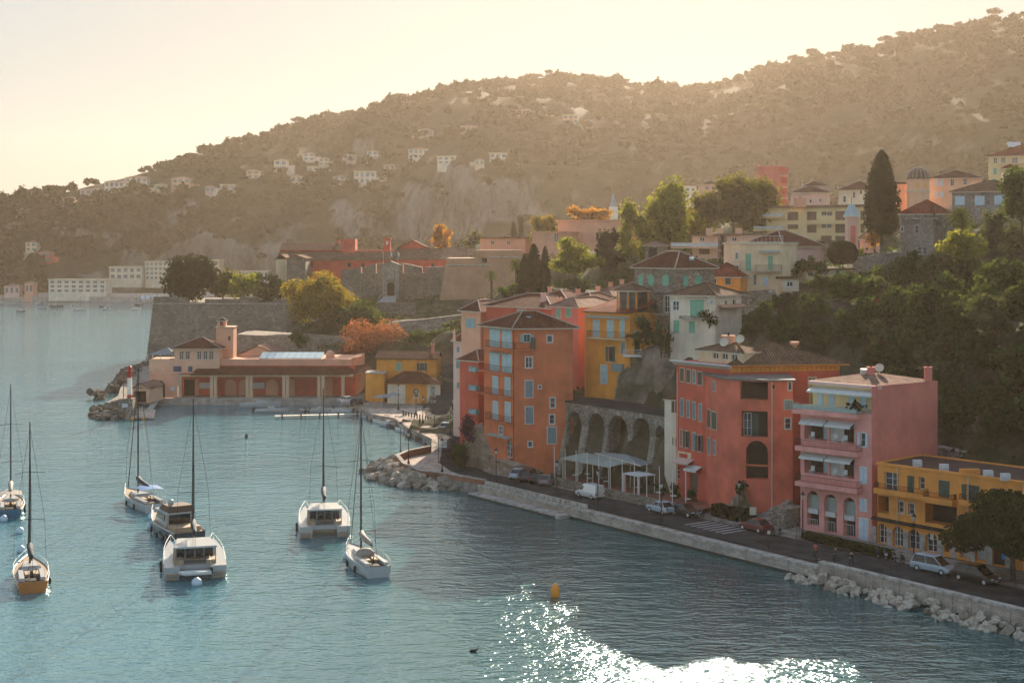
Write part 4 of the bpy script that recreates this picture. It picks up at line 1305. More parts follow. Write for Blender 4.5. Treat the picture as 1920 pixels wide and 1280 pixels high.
    mb = MB(); p = at(1490, 660, 184); mb.lathe((p.x, p.y, ze + .5), [(.35, 0), (.3, 1.6), (.6, 1.75), (.62, 2.1)], 8); mb.build('round_chimney', ST['salmon'], b.o)
    for q in (F0.p(.3, 0, .08), Face(P[5], P[6]).p(.25, 0, .08)): pipe(b.o, q, 2.6, 18.4)
    # shop awnings and red sign with a plain panel
    F0 = b.f[0]
    for x0, y0, x1, y1, m in ((108, 790, 200, 832, M_AWNP), (175, 833, 245, 872, M_AWN)):
        r = F0.rect(*C(x0, y0), *C(x1, y1), .6); awning(b.o, F0, max(.05, r[0]), min(r[1], F0.L), r[3], 1.2, .45, m)
    r = F0.rect(*C(135, 762), *C(180, 800)); mb = MB(); F0.box(mb, r[0], r[1], r[2], r[3], .01, .07); mb.build('shop_sign', plain('red_sign_paint', (.5, .05, .03), .5), b.o)
    r = F0.rect(*C(120, 752), *C(200, 810)); mb = MB(); F0.box(mb, r[0], r[1], r[2], r[3], .0, .012); mb.build('sign_panel', ST['cream'], b.o)
terracotta_building()

def white_house():
    A, B = Vector((20.2, 188.4)), Vector((22.0, 186.9))
    b = Bld('narrow_house', 'narrow white house with a twin arched window beside the stone arcade', [A, B, Vector((25.5, 190)), Vector((24, 192))], 1.4, 14.6, ST['white'], dp=.25)
    C = crop(1230, 600, 3.048)
    wins(b, 0, C, [(88, 432, 103, 528, 'v', 'w', None), (107, 435, 122, 530, 'v', 'w', None)], arch=True)
    wins(b, 0, C, [(92, 668, 99, 715, 'v', 'w', None), (111, 672, 118, 722, 'v', 'w', None)])
    b.done()
    hip_roof(b.o, b.c, 14.62, .8, M_RT2, .2)
white_house()

def red_building():
    C = crop(840, 440, 2.781)
    A, K, Rr = Vector((-4.2, 213.6)), Vector((.3, 206.5)), Vector((8.9, 207.6)); D = Rr + (A - K)
    ze = 22.9
    b = Bld('tenement_house', 'tall terracotta red house with pale blue shutters and stacked balconies', [A, K, Rr, D], 1.0, ze, ST['red'], trim='w', sc='b')
    wins(b, 0, C, [(220, 498, 268, 586, 's'), (284, 502, 330, 588, 's'), (220, 620, 266, 710, 's'), (284, 625, 330, 715, 's'), (234, 740, 260, 834, 's'), (297, 745, 324, 840, 's'),
                   (235, 869, 260, 964, 's'), (298, 874, 325, 977, 's'), (266, 997, 286, 1041, 'g')])
    wins(b, 0, C, [(304, 1070, 336, 1160, 'g', 'w', None)], arch=True)
    wins(b, 1, C, [(517, 525, 545, 561, 'g'), (395, 519, 428, 560, 'o', 'a'), (404, 637, 440, 694, 'g'), (403, 761, 442, 846, 's', 't'), (472, 785, 486, 801, 'g'), (404, 897, 444, 984, 's', 't'),
                   (533, 849, 559, 902, 'g'), (529, 937, 556, 986, 'g'), (519, 1002, 563, 1087, 's', 't'), (418, 1077, 440, 1106, 'g')])
    b.done()
    f = b.f[0]
    for x0, x1, y, d in ((192, 335, 592, .9), (158, 333, 716, .9), (152, 330, 836, 1.0), (192, 342, 975, .9)):
        a, _ = f.px(*C(x0, y), d); e, _ = f.px(*C(x1, y), d); _, z = f.px(*C((x0 + x1) / 2, y), d)
        balcony(b.o, f, max(a, -.5), min(e, f.L + .02), z, d, ST['red'], .14, 1.0, M_IRON)
    g = b.f[1]
    e, z = g.px(*C(455, 598), .9)
    balcony(b.o, g, -.0, e, z, .9, ST['red'], .14, 1.0, M_IRON)
    a, e, z0, z1 = g.rect(*C(433, 530), *C(455, 585), .5); mb = MB(); g.box(mb, a, e, z, z + 1.7, .1, .7); mb.build('balcony_screen', SHC['d'], b.o)
    for i, x0, y0, x1, y1 in ((0, 222, 490, 332, 500), (0, 222, 614, 325, 624), (0, 222, 1045, 337, 1063)):
        r = f.rect(*C(x0, y0), *C(x1, y1)); awning(b.o, f, r[0], r[1], r[3] + .05, .5 if y0 < 1000 else .9, .15, M_AWN2, .1)
    hip_roof(b.o, b.c, ze + .01, 2.3, M_RT1, .65, ridge=(.42, .62))
    mb = MB(); p = at(991, 594, 209.2); mb.box(p.x - .35, p.x + .35, p.y - .3, p.y + .3, p.z - .45, p.z + .1); mb.build('skylight', plain('skylight_glass', (.25, .5, .62), .2), b.o)
    mb = MB(); mb.tube(K + Vector((-.1, -.1)).to_3d() if False else (K.x - .06, K.y - .08, 1.5), (K.x - .06, K.y - .08, ze), .05, n=5); mb.build('drain_pipe', M_IRON, b.o)
red_building()

def behind_red():
    C = crop(840, 440, 2.781)
    # small deep-red house left
    A, K = at(862, 800, 221), at(897, 800, 218)
    b = Bld('red_house', 'small deep red house with tiled roof left of the tall terracotta house', [A, K, K + Vector((4, 6, 0)), A + Vector((4, 6, 0))], 1, at(880, 676, 219).z, ST['red2'], trim='w')
    b.winr(1, (2, 3, 8, 9.4), 's'); b.done(); hip_roof(b.o, b.c, b.z1 + .01, 1.5, M_RT1, .5)
    for y in (700, 735, 780):
        z = at(895, y, 216).z
        balcony(b.o, b.f[0], b.f[0].L - 1.4, b.f[0].L + .3, z, .8, ST['red2'], .12, .9, solid=SHC['a'])
    # orange house with blue shutters above it
    A, K = at(865, 640, 240), at(901, 640, 236)
    b = Bld('orange_house', 'orange house with large blue shutter behind the small red house', [A, K, K + Vector((5, 7, 0)), A + Vector((3, 8, 0))], 4, at(880, 583, 238).z, ST['salmon'])
    wins(b, 0, C, [(96, 437, 142, 486, 's', 'a')]); b.done(); hip_roof(b.o, b.c, b.z1 + .01, 1.7, M_RT1, .6)
    # pinkish house farthest left
    A, K = at(850, 740, 250), at(876, 740, 247)
    b = Bld('pink_corner_house', 'dusty pink house with stone corners at the harbour street end', [A, K, K + Vector((3, 8, 0)), A + Vector((1, 9, 0))], 1, at(863, 640, 248).z, ST['pinkpale'], trim='c', sc='t')
    wins(b, 0, C, [(47, 585, 60, 612, 's'), (78, 578, 92, 610, 's'), (45, 650, 60, 695, 's'), (48, 770, 60, 800, 's')]); b.done(); hip_roof(b.o, b.c, b.z1 + .01, 1.5, M_RT1, .5)
    mb = MB(); p = at(852, 640, 249); mb.lathe((p.x, p.y, b.z1), [(.4, 0), (.3, .4), (.05, 2.2)], 6); mb.build('turret', ST['pinkpale'], b.o)
    # wide red house behind with big roof
    A, K = at(912, 640, 236), at(1034, 640, 226)
    b = Bld('wide_red_house', 'wide red house under a big dark tiled roof behind the tall terracotta house', [A, K, K + Vector((6, 9, 0)), A + Vector((6, 9, 0))], 4, at(970, 575, 231).z, ST['red2'], trim='c', sc='a')
    wins(b, 0, C, [(362, 391, 408, 410, 's')]); b.done(); hip_roof(b.o, b.c, b.z1 + .01, 2.0, M_RT1, .6)
    chimney(b.o, at(1019, 553, 230), b.z1, b.z1 + 2.2, ST['pinkpale'], .9, .7); chimney(b.o, at(1049, 566, 228), b.z1, b.z1 + 1.5, ST['salmon'], .9, .7)
    antenna(b.o, at(962, 556, 232), 1.6)
    # pink gable house right of it
    A, K = at(1034, 640, 222), at(1083, 640, 218)
    b = Bld('coral_house', 'coral pink house with green shutters between the red and ochre houses', [A, K, K + Vector((7, 9, 0)), A + Vector((6, 9, 0))], 3, at(1060, 575, 220).z, ST['pinkside'], trim='c', sc='g')
    wins(b, 0, C, [(566, 386, 586, 432, 's'), (618, 384, 640, 430, 's')]); b.done(); hip_roof(b.o, b.c, b.z1 + .01, 1.3, M_RT4, .5)
    # narrow dim house in the gap
    A, K = at(1076, 640, 226), at(1100, 640, 223)
    b = Bld('narrow_red_house', 'narrow shaded red house in the gap beside the ochre house', [A, K, K + Vector((5, 8, 0)), A + Vector((5, 8, 0))], 3, at(1090, 603, 224).z, ST['coral'], trim='c', sc='t')
    b.winr(0, (.8, 1.5, 14, 15.5), 's'); b.done(); gable_roof(b.o, b.c, b.z1 + .01, 1.2, M_RT1, .4)
behind_red()

def arcade():
    """battered rubble wall of five arches that carries the upper terrace"""
    t = thing('arcade', 'rubble stone arcade wall of five deep arches carrying the terrace', 'wall', T(10, 14.5, 2))
    C = crop(1020, 540, 3.046)
    f = Face(T(-1.5, 14.5), T(23.2, 14.5))
    zt = 12.1
    mb = MB(); holes = []
    for x0, x1, yt, yb in ((136, 214, 702, 1030), (256, 346, 712, 1030), (370, 480, 726, 1030), (511, 605, 740, 1030), (640, 690, 785, 1030)):
        a, e, _, z1 = f.rect(*C(x0, yt), *C(x1, yb)); holes.append((a, e, 1.3, z1, True, 2.2))
    wall_face(mb, f, 0, f.L, 1.2, zt, holes)
    mb.build('wall', M_RUBBLE, t)
    # sloping buttresses in front of the piers
    edges = [0] + [q for h in holes for q in (h[0], h[1])] + [f.L]
    for i in range(0, len(edges), 2):
        a, e = edges[i], edges[i + 1]
        a, e = max(a, e - 2.2) if i == 0 else a, min(e, a + 2.2) if i == len(edges) - 2 else e
        m = MB(); q = .06
        m.hexa([f.p(a + q, 1.2, 1.5), f.p(e - q, 1.2, 1.5), f.p(e - q, 1.2, -.1), f.p(a + q, 1.2, -.1), f.p(a + q, 9.0, .02), f.p(e - q, 9.0, .02), f.p(e - q, 9.0, -.1), f.p(a + q, 9.0, -.1)])
        m.build('buttress', stone('pale_ashlar', (.40, .35, .28), (.55, .48, .39), (.15, .12, .1), .45, (1, 1, 1.7), .07), t)
    # voussoir rings: wedge stones round each arch
    for h in holes:
        a, e, _, z1 = h[:4]; r = (e - a) / 2; c = (a + e) / 2; zc = z1 - r; k = 11
        for i in range(k):
            t0, t1 = math.pi * (i + .06) / k, math.pi * (i + .94) / k
            ro = r + (.62 if i == k // 2 else .42)
            m = MB()
            pts = [(c - r * math.cos(t0), zc + r * math.sin(t0)), (c - r * math.cos(t1), zc + r * math.sin(t1)), (c - ro * math.cos(t1), zc + ro * math.sin(t1)), (c - ro * math.cos(t0), zc + ro * math.sin(t0))]
            m.hexa([f.p(p[0], p[1], .09) for p in pts] + [f.p(p[0], p[1], -.1) for p in pts]); m.build('voussoir', M_COPE if i == k // 2 else M_RUBBLE, t)
    # rough rock seen at the back of the arches
    mb = MB(); nx, nz = 40, 18; vs = []
    for i in range(nx + 1):
        for j in range(nz + 1):
            a = f.L * i / nx; z = 1 + (zt - 1) * j / nz
            vs.append(f.p(a, z, -2.6 + 1.0 * noise.noise(Vector((a * .5, z * .5, 1))) - .04 * z))
    mb.mesh(vs, [(i * (nz + 1) + j, (i + 1) * (nz + 1) + j, (i + 1) * (nz + 1) + j + 1, i * (nz + 1) + j + 1) for i in range(nx) for j in range(nz)])
    mb.build('rock_back', M_ROCK, t, True)
    # terrace slab, coping and rail
    mb = MB(); mb.hexa([f.p(0, zt + .003, .15), f.p(f.L, zt + .003, .15), f.p(f.L, zt + .003, -6.5), f.p(0, zt + .003, -6.5), f.p(0, zt + .25, .15), f.p(f.L, zt + .25, .15), f.p(f.L, zt + .25, -6.5), f.p(0, zt + .25, -6.5)])
    mb.build('terrace_slab', M_ASPH, t)
    railing(t, [f.p(0, 0, 0), f.p(f.L, 0, 0)], zt + .25, 1.0, M_IRON, .35)
arcade()

def yellow_building():
    C = crop(1020, 540, 3.046)
    A, K = Vector((10.8, 212)), Vector((17.1, 206.2)); n = Vector((.69, .72)) * 9
    ze = 25.1
    b = Bld('ochre_house', 'ochre yellow house with pale shutters standing on the arcade terrace', [A, K, K + n, A + n], 12.3, ze, ST['yellow'], trim='c', sc='b')
    wins(b, 0, C, [(281, 181, 316, 278, 's'), (362, 184, 398, 281, 's'), (436, 182, 459, 280, 's'), (368, 333, 392, 418, 'o', 'd'), (440, 310, 464, 374, 's', 't'), (324, 440, 361, 544, 's')])
    b.winr(1, (1, 1.7, 21, 22.5), 's'); b.done()
    f = b.f[0]
    a, _ = f.px(*C(243, 286), .9); e, _ = f.px(*C(466, 290), .9); _, z = f.px(*C(350, 287), .9)
    balcony(b.o, f, max(0, a), min(e, f.L), z, .9, ST['cream'], .14, 1.0, M_IRON)
    awning(b.o, f, .6, f.L - .1, f.px(*C(350, 162))[1] + .1, .6, .2, M_AWN2, .12)
    r = f.rect(*C(400, 432), *C(458, 474)); mb = MB(); f.box(mb, r[0], min(r[1], f.L + 1), r[2], r[3], .02, .6); mb.build('window_box', SHC['t'], b.o)
    pipe(b.o, f.p(.25, 0, .08), 12.3, ze)
    # low mono-pitch tiled roof
    o = offset_poly(b.c, .35); mb = MB()
    g = [Vector((o[0].x, o[0].y, ze + .05)), Vector((o[1].x, o[1].y, ze + .05)), Vector((o[2].x, o[2].y, ze + 2.4)), Vector((o[3].x, o[3].y, ze + 2.0))]
    roof_faces(mb, [g]); mb.poly([p + Vector((0, 0, -.15)) for p in g][::-1])
    for k in range(4): mb.poly([g[k], g[k] + Vector((0, 0, -.15)), g[(k + 1) % 4] + Vector((0, 0, -.15)), g[(k + 1) % 4]])
    mb.build('roof', M_RT3, b.o)
    # glazed roof loggia
    p0, p1 = at(1158, 580, 209.5), at(1193, 580, 207.5)
    q = Vector((2.0, 3.0, 0)); z0, z1 = 24.6, at(1175, 545, 208.5).z
    mb = MB()
    for p in (p0, p1, p0 + q, p1 + q, p0.lerp(p1, .55)): mb.box(p.x - .12, p.x + .12, p.y - .12, p.y + .12, z0, z1)
    mb.prism([xy(p) for p in (p0, p1, p1 + q, p0 + q)], z0 - 1.6, z0 + .02)
    lo = mb.build('roof_loggia', ST['yellow'], b.o)
    mb = MB(); mb.prism([xy(p) for p in (p0 + Vector((.3, .5, 0)), p1 + Vector((-.2, .5, 0)), p1 + q, p0 + q)], z0 + .05, z1 - .02); mb.build('pane', M_GLASS, lo)
    hip_roof(lo, [xy(p) for p in (p0, p1, p1 + q, p0 + q)], z1 + .01, .9, M_RT2, .4)
    # side wing with canopy and little white balcony over the rock
    A2, K2 = K + Vector((.05, -.05)), Vector((18.6, 208.6))
    w0, w1 = at(1178, 660, 206), at(1222, 660, 205)
    fr = Face(w0, w1); z0, z1 = at(1200, 665, 205.5).z, at(1200, 632, 205.5).z
    mb = MB(); wall_face(mb, fr, 0, fr.L, z0, z1, [(fr.L * .25, fr.L * .5, z0 + .05, z1 - .4, False, None)]); fr.box(mb, 0, fr.L, z0 - .2, z0, -3, 0); wg = mb.build('side_wing', ST['yellow'], b.o)
    window(wg, fr, (fr.L * .25, fr.L * .5, z0 + .05, z1 - .4), 'v', 'd', None)
    mb = MB(); mb.hexa([fr.p(-.3, z1, .9), fr.p(fr.L + .3, z1, .9), fr.p(fr.L + .3, z1 + .5, -2), fr.p(-.3, z1 + .5, -2), fr.p(-.3, z1 + .12, .9), fr.p(fr.L + .3, z1 + .12, .9), fr.p(fr.L + .3, z1 + .62, -2), fr.p(-.3, z1 + .62, -2)]); mb.build('canopy', M_RT1, wg)
    bo = balcony(b.o, fr, -.6, fr.L * .75, z0, 1.0, M_WHITE, .25, .8, M_WHITE)
yellow_building()

# ---------------------------------------------------------------- upper town
def ph(name, label, x0, x1, ye, Y0, Y1, depth, mat, zb=None, roof='hip', rise=1.6, rmat=None, w=(), sc='t', trim='c', over=.45, ybase=None, skew=0, group=None, arch=False, ridge=None):
    """house placed by the eave line (x0..x1 at row ye) of its camera-facing wall"""
    A, K = at(x0, ye, Y0), at(x1, ye, Y1)
    z1 = (A.z + K.z) / 2
    u = Vector((K.x - A.x, K.y - A.y)).normalized(); n = Vector((-u.y, u.x)) * depth + u * skew
    if zb is None:
        zb = at((x0 + x1) / 2, ybase, (Y0 + Y1) / 2).z if ybase else min(ground_z(A.x, A.y), ground_z(K.x, K.y)) - 1
    A2, K2 = Vector((A.x, A.y)), Vector((K.x, K.y))
    b = Bld(name, label, [A2, K2, K2 + n, A2 + n], min(zb, z1 - 2), z1, mat, trim=trim, sc=sc, group=group)
    for r in w: b.win(r[0], *r[1:])
    b.done()
    rm = rmat or M_RT1
    if roof == 'hip': b.roof = hip_roof(b.o, b.c, z1 + .01, rise, rm, over, ridge=ridge)
    elif roof == 'gable': b.roof = gable_roof(b.o, b.c, z1 + .01, rise, rm, over, wallmat=mat)
    elif roof == 'gablex': b.roof = gable_roof(b.o, b.c, z1 + .01, rise, rm, over, along=True, wallmat=mat)
    elif roof == 'flat':
        mb = MB(); mb.prism([xy(p) for p in offset_poly(b.c, over)], z1 + .003, z1 + rise); b.roof = mb.build('roof', rm, b.o)
    return b
def cw(k0, k1, sc, face, rows):
    return [(face, k0 + r[0] / sc, k1 + r[1] / sc, k0 + r[2] / sc, k1 + r[3] / sc, *r[4:]) for r in rows]
M_STONEW = stone('house_stone', (.32, .26, .20), (.50, .42, .33), (.16, .13, .10), .42, (1, 1, 1.6), .08)
M_STONEG = stone('grey_house_stone', (.30, .28, .25), (.44, .41, .36), (.18, .16, .14), .4, (1, 1, 1.6), .06)

def stone_house():
    L, K, Rr = Vector((18.5, 215)), Vector((23.8, 207)), Vector((29.9, 210)); D = Rr + (L - K)
    b = Bld('stone_house', 'rubble stone house with green oval shutters above the ochre house', [L, K, Rr, D], 22.5, 31.6, M_STONEW, sc='g')
    C = crop(1180, 470, 6)
    ov = [(0, 103, 262, 160, 398), (0, 213, 265, 280, 400), (0, 373, 268, 446, 400), (1, 605, 275, 660, 400), (1, 748, 270, 810, 400)]
    for x0, y0, x1, y1 in ((110, 505, 158, 690), (170, 505, 220, 690), (392, 505, 452, 692)):
        b.win(0, *C(x0, y0), *C(x1, y1), 'g', 'w', 'w')
    b.win(0, *C(240, 545), *C(305, 695), 's', 'd', None)
    b.done()
    for i, x0, y0, x1, y1 in ov:      # oval shutters: two rounded leaves
        f = b.f[i]; r = f.rect(*C(x0, y0), *C(x1, y1)); c, zc = (r[0] + r[1]) / 2, (r[2] + r[3]) / 2
        a, h = (r[1] - r[0]) / 2, (r[3] - r[2]) / 2
        for sg in (-1, 1):
            mb = MB(); k = 10
            pts = [(c + sg * .02, zc - h)] + [(c + sg * (.02 + (a - .02) * (1 - abs(2 * j / k - 1) ** 3) ** .34), zc - h + 2 * h * j / k) for j in range(k + 1)] + [(c + sg * .02, zc + h)]
            P = [f.p(q[0], q[1], .06) for q in pts]; Q = [f.p(q[0], q[1], .0) for q in pts]; m = len(P)
            mb.mesh(P + Q, [tuple(range(m))] + [(j, (j + 1) % m, m + (j + 1) % m, m + j) for j in range(m)])
            for j in range(1, 9):
                z = zc - h * .85 + 1.7 * h * j / 9
                f.box(mb, min(c + sg * .05, c + sg * a * .8), max(c + sg * .05, c + sg * a * .8), z, z + .05, .055, .085)
            mb.build('shutter', SHC['g'], b.o)
    f = b.f[0]
    _, z = f.px(*C(220, 702), 1.2)
    balcony(b.o, f, -1.0, f.L, z, 1.25, M_COPE, .16, .95, M_IRON)
    r = f.rect(*C(310, 470), *C(455, 490), .3); awning(b.o, f, r[0], r[1], r[3], .9, .2, plain('navy_canvas', (.03, .035, .08), .8), .1)
    hip_roof(b.o, b.c, 31.62, 2.4, M_RT1, .5, ridge=(.35, .62))
    mb = MB(); p = at(1297, 484, 208.5); mb.box(p.x - .3, p.x + .3, p.y - .2, p.y + .2, p.z - .3, p.z + .12); mb.build('skylight', plain('skylight_glass', (.25, .5, .62), .2), b.o)
    # small balcony with table lower down
    f2 = b.f[0]; _, z = f2.px(*C(350, 1000), 1.0)
stone_house()

def white_green_house():
    C = crop(1180, 470, 6)
    A, K, Rr = Vector((22.42, 201.6)), Vector((28.4, 198.6)), Vector((33.0, 204.5)); D = A + (Rr - K)
    b = Bld('white_house', 'white house with a big green shutter and balcony above the rock', [A, K, Rr, D], 18.3, 27.9, ST['white'], sc='g')
    wins(b, 0, C, [(487, 567, 558, 672, 'g', 'w', 'w'), (686, 556, 838, 742, 's'), (500, 782, 560, 924, 's'), (673, 795, 736, 924, 's')])
    wins(b, 1, C, [(1078, 560, 1105, 640, 'v'), (1165, 550, 1200, 640, 'v')]); b.done()
    f = b.f[0]
    _, z = f.px(*C(800, 755), .8)
    a, _ = f.px(*C(560, 755), .8)
    balcony(b.o, f, a, f.L + .5, z, .85, M_COPE, .16, .2, M_IRON)
    r = f.rect(*C(626, 522), *C(885, 540)); awning(b.o, f, r[0], r[1], r[3], .4, .15, M_TRIM, .1)
    r = f.rect(*C(885, 555), *C(932, 595)); mb = MB(); f.box(mb, r[0], r[1], r[2], r[3], .05, .4); mb.lathe(f.p((r[0] + r[1]) / 2, (r[2] + r[3]) / 2 - .1, .41), [(.18, 0), (.18, .02)], 8); mb.build('air_conditioner', M_CHAIR, b.o)
    g = b.f[1]; awning(b.o, g, .6, g.L - .2, 26.6, 1.2, .3, plain('salmon_canvas', (.5, .27, .18), .8), .15)
    hip_roof(b.o, b.c, 27.92, 1.6, M_RT2, .5)
    mb = MB(); f.box(mb, -.2, f.L + .3, 16.5, 18.6, -.3, .12); mb.build('stone_base', M_RUBBLE, b.o)
white_green_house()

ph('orange_annex', 'orange house part with bright red roof behind the white house', 1319, 1388, 519, 219, 217, 7, ST['orange'], ybase=560, rise=2.0, rmat=M_RT3, w=cw(1180, 470, 6, 0, [(948, 315, 978, 372, 'g'), (1080, 305, 1140, 380, 's', 'd')]))
def cream_house():
    A, K, Rr = at(1357, 463, 226), at(1389, 457, 222), at(1468, 457, 221)
    n = Vector((4, 9))
    b = Bld('cream_house', 'cream flat-roofed house with green doors and an iron balcony', [Vector(xy(A)), Vector(xy(K)), Vector(xy(Rr)), Vector(xy(Rr)) + n, Vector(xy(A)) + n], 26, 35.1, ST['cream'], sc='g', trim=None)
    for r in cw(1150, 300, 3.556, 0, [(812, 615, 834, 662, 'g', 'w', 'w'), (814, 702, 834, 738, 'g', 'w', 'w')]) + cw(1150, 300, 3.556, 1, [(882, 624, 918, 738, 's'), (1032, 640, 1062, 730, 's'), (932, 764, 956, 835, 'g', 'd'), (997, 777, 1032, 836, 's', 'w')]): b.win(*r)
    b.done()
    f = b.f[1]; C = crop(1150, 300, 3.556)
    a, e, z, _ = f.rect(*C(945, 730), *C(1125, 742), .8)
    balcony(b.o, f, a, e, z, .9, M_COPE, .16, .95, M_IRON)
    r = f.rect(*C(970, 602), *C(1110, 624)); awning(b.o, f, r[0], r[1], r[3], .6, .25, M_AWN2, .12)
    mb = MB(); mb.prism([xy(p) for p in offset_poly(b.c, .2)], 35.1, 35.4); mb.build('cornice', M_TRIM, b.o)
    railing(b.o, [b.f[1].p(0, 0, -.2), b.f[1].p(f.L, 0, -.2)], 35.4, 1.0, M_WHITE, .6)
    for x in (1357, 1352): p = at(x, 470, 228); chimney(b.o, p, 33, 36.2, M_RUBBLE, .9, .8)
cream_house()
b = ph('gable_house', 'pale pink house with dark red gable roof beside the cream house', 1468, 1545, 462, 229, 236, 9, ST['pinkpale'], ybase=520, roof='hip', rise=2.6, w=cw(1150, 300, 3.556, 0, [(1300, 678, 1312, 695, 'v')]))
ph('garden_shed', 'low shed with mossy flat roof below the clipped round bush', 1512, 1596, 506, 226, 230, 5, ST['cream'], ybase=530, roof='flat', rise=.25, rmat=M_RT2, w=cw(1500, 250, 4.129, 0, [(280, 1055, 312, 1105, 'g')]))
ph('small_white_lean_to', 'small lean-to with a white window under the gable house', 1468, 1498, 522, 220, 221, 4, ST['white'], ybase=545, roof='flat', rise=.3, rmat=M_RT2, w=[(0, 1476, 528, 1487, 537, 'g', 'w', 'w')])

def apartments():
    b = ph('apartment_block', 'long cream apartment block with brown shutters and flat roof', 1436, 1632, 389, 318, 305, 14, ST['butter'], ybase=470, roof='flat', rise=.5, rmat=M_RT4, trim=None, sc='n',
           w=cw(1150, 300, 3.556, 0, [(1163, 345, 1233, 402, 's'), (1292, 345, 1354, 402, 's'), (1386, 343, 1420, 370, 'g', 'w'), (1163, 430, 1233, 460, 's'), (1292, 435, 1354, 485, 's'), (1386, 422, 1455, 455, 'g', 'w'), (1386, 505, 1456, 540, 's')])
           + cw(1500, 250, 4.129, 0, [(163, 605, 250, 640, 'g', 'w'), (275, 603, 350, 675, 's'), (275, 698, 350, 770, 's'), (470, 600, 500, 675, 's'), (470, 700, 500, 770, 's'), (275, 795, 350, 840, 's')]))
    f = b.f[0]
    for y in (406, 430): z = f.px(1500, y)[1]; balcony(b.o, f, -2.5, 4.5, z, 1.2, ST['butter'], .3, .8, solid=M_AWN)
    balcony(b.o, f, 10, f.L - .5, f.px(1560, 418)[1], .7, ST['butter'], .25, .6, solid=ST['butter'])
    chimney(b.o, at(1500, 380, 312), b.z1, b.z1 + 2, ST['salmon'], 2.5, 1); antenna(b.o, at(1549, 378, 310), 3)
    b = ph('terrace_block', 'low cream block with roof terrace and brown shutters among the plane trees', 1298, 1440, 442, 282, 276, 12, ST['peach'], ybase=485, roof='flat', rise=.4, rmat=M_RT4, trim=None, sc='n',
           w=cw(1150, 300, 3.556, 0, [(575, 516, 608, 543, 'g'), (790, 514, 822, 542, 'g'), (455, 594, 523, 632, 's'), (572, 592, 642, 628, 's')]))
    f = b.f[0]; balcony(b.o, f, -4, 8.5, f.px(1340, 463)[1], 1.5, ST['peach'], .3, .9, solid=M_AWN)
    for x in (1330, 1350, 1385): chimney(b.o, at(x, 432, 280), b.z1, b.z1 + 1.4, ST['peach'], 1.2, .8)
    b = ph('tower_block', 'plain coral red tower block behind the big round trees', 1419, 1462, 314, 385, 383, 16, ST['pinkside'], ybase=430, roof='flat', rise=.4, rmat=ST['pinkside'], trim=None)
    mb = MB(); f = b.f[0]
    for k in range(6):
        z = b.z1 - 2.2 - k * 3.0; fr = Face(b.c[1], b.c[1] + Vector((2.3, 1.2)))
        balcony(b.o, fr, 0, fr.L, z, .3, ST['peach'], .3, .9, solid=ST['pinkside'])
    mb = MB(); p = at(1462, 314, 384); mb.prism([(p.x, p.y), (p.x + 2.3, p.y + 1.2), (p.x + 2.3, p.y + 9), (p.x, p.y + 9)], b.z0, b.z1 - .3); mb.build('stair_wing', ST['coral'], b.o)
    antenna(b.o, at(1455, 312, 386), 2)
    b = ph('belvedere_villa', 'pale pink villa with small rooftop belvedere beside the red tower block', 1482, 1556, 361, 352, 350, 12, ST['pinkpale'], ybase=400, rise=1.8, w=cw(1500, 250, 4.129, 0, [(72, 510, 92, 538, 'g'), (150, 505, 165, 530, 'g')]))
    A, K = at(1509, 349, 357), at(1553, 349, 355); c = [Vector(xy(A)), Vector(xy(K)), Vector(xy(K)) + Vector((0, 5)), Vector(xy(A)) + Vector((0, 5))]
    mb = MB(); mb.prism([xy(p) for p in c], b.z1, A.z); mb.build('belvedere', ST['pinkpale'], b.o); hip_roof(b.o, c, A.z + .01, 1.2, M_RT1, .5, name='belvedere_roof'); antenna(b.o, at(1515, 347, 357), 2.2)
    b = ph('white_villa', 'white villa with red roof behind the tall cypress', 1572, 1640, 356, 348, 344, 12, ST['white'], ybase=395, rise=2.4, w=cw(1500, 250, 4.129, 0, [(333, 487, 355, 532, 'g'), (408, 455, 425, 500, 'g', 'w'), (462, 440, 480, 470, 'g'), (510, 440, 530, 485, 's', 'b')]))
    antenna(b.o, at(1595, 350, 350), 2)
    ph('orange_villa', 'orange villa wall seen between cypress and dome', 1676, 1704, 345, 356, 356, 9, ST['salmon'], ybase=395, roof='flat', rise=.3)
    # domed chapel
    C = crop(1500, 250, 4.129)
    p = at(1721.5, 372, 352); zt = at(1721, 336, 352).z
    t = thing('domed_chapel', 'peach chapel tower with dark ribbed dome and amber windows', 'building', (p.x, p.y, p.z - 6))
    mb = MB(); r = 2.75; P8 = [(p.x + r * math.cos(R(22.5 + 45 * i)), p.y + r * math.sin(R(22.5 + 45 * i))) for i in range(8)]
    mb.prism(P8, p.z - 6, zt); mb.build('wall', ST['peach'], t)
    mb = MB(); mb.lathe((p.x, p.y, zt), [(2.9, 0), (2.9, .25)] + [(2.75 * math.cos(R(a)), .25 + 2.75 * math.sin(R(a))) for a in range(0, 86, 12)], 16); dm = mb.build('dome', plain('dark_dome_tiles', (.07, .045, .035), .6, var=.3, scale=1), t)
    mb = MB()
    for i in range(16):
        a = R(22.5 * i); mb.path([(p.x + 2.8 * math.cos(R(e)) * math.cos(a), p.y + 2.8 * math.cos(R(e)) * math.sin(a), zt + .25 + 2.8 * math.sin(R(e))) for e in range(0, 91, 15)], .05, 4)
    mb.build('ribs', M_TRIM, dm)
    mb = MB(); mb.tube((p.x, p.y, zt + 3), (p.x, p.y, zt + 4.6), .06, n=5); mb.tube((p.x - .4, p.y, zt + 4.2), (p.x + .4, p.y, zt + 4.2), .05, n=4); mb.build('cross', M_IRON, dm)
    mb = MB(); mb.prism([(p.x + (q[0] - p.x) * 1.1, p.y + (q[1] - p.y) * 1.1) for q in P8], zt - 3.2, zt - 2.9); mb.build('cornice', M_TRIM, t)
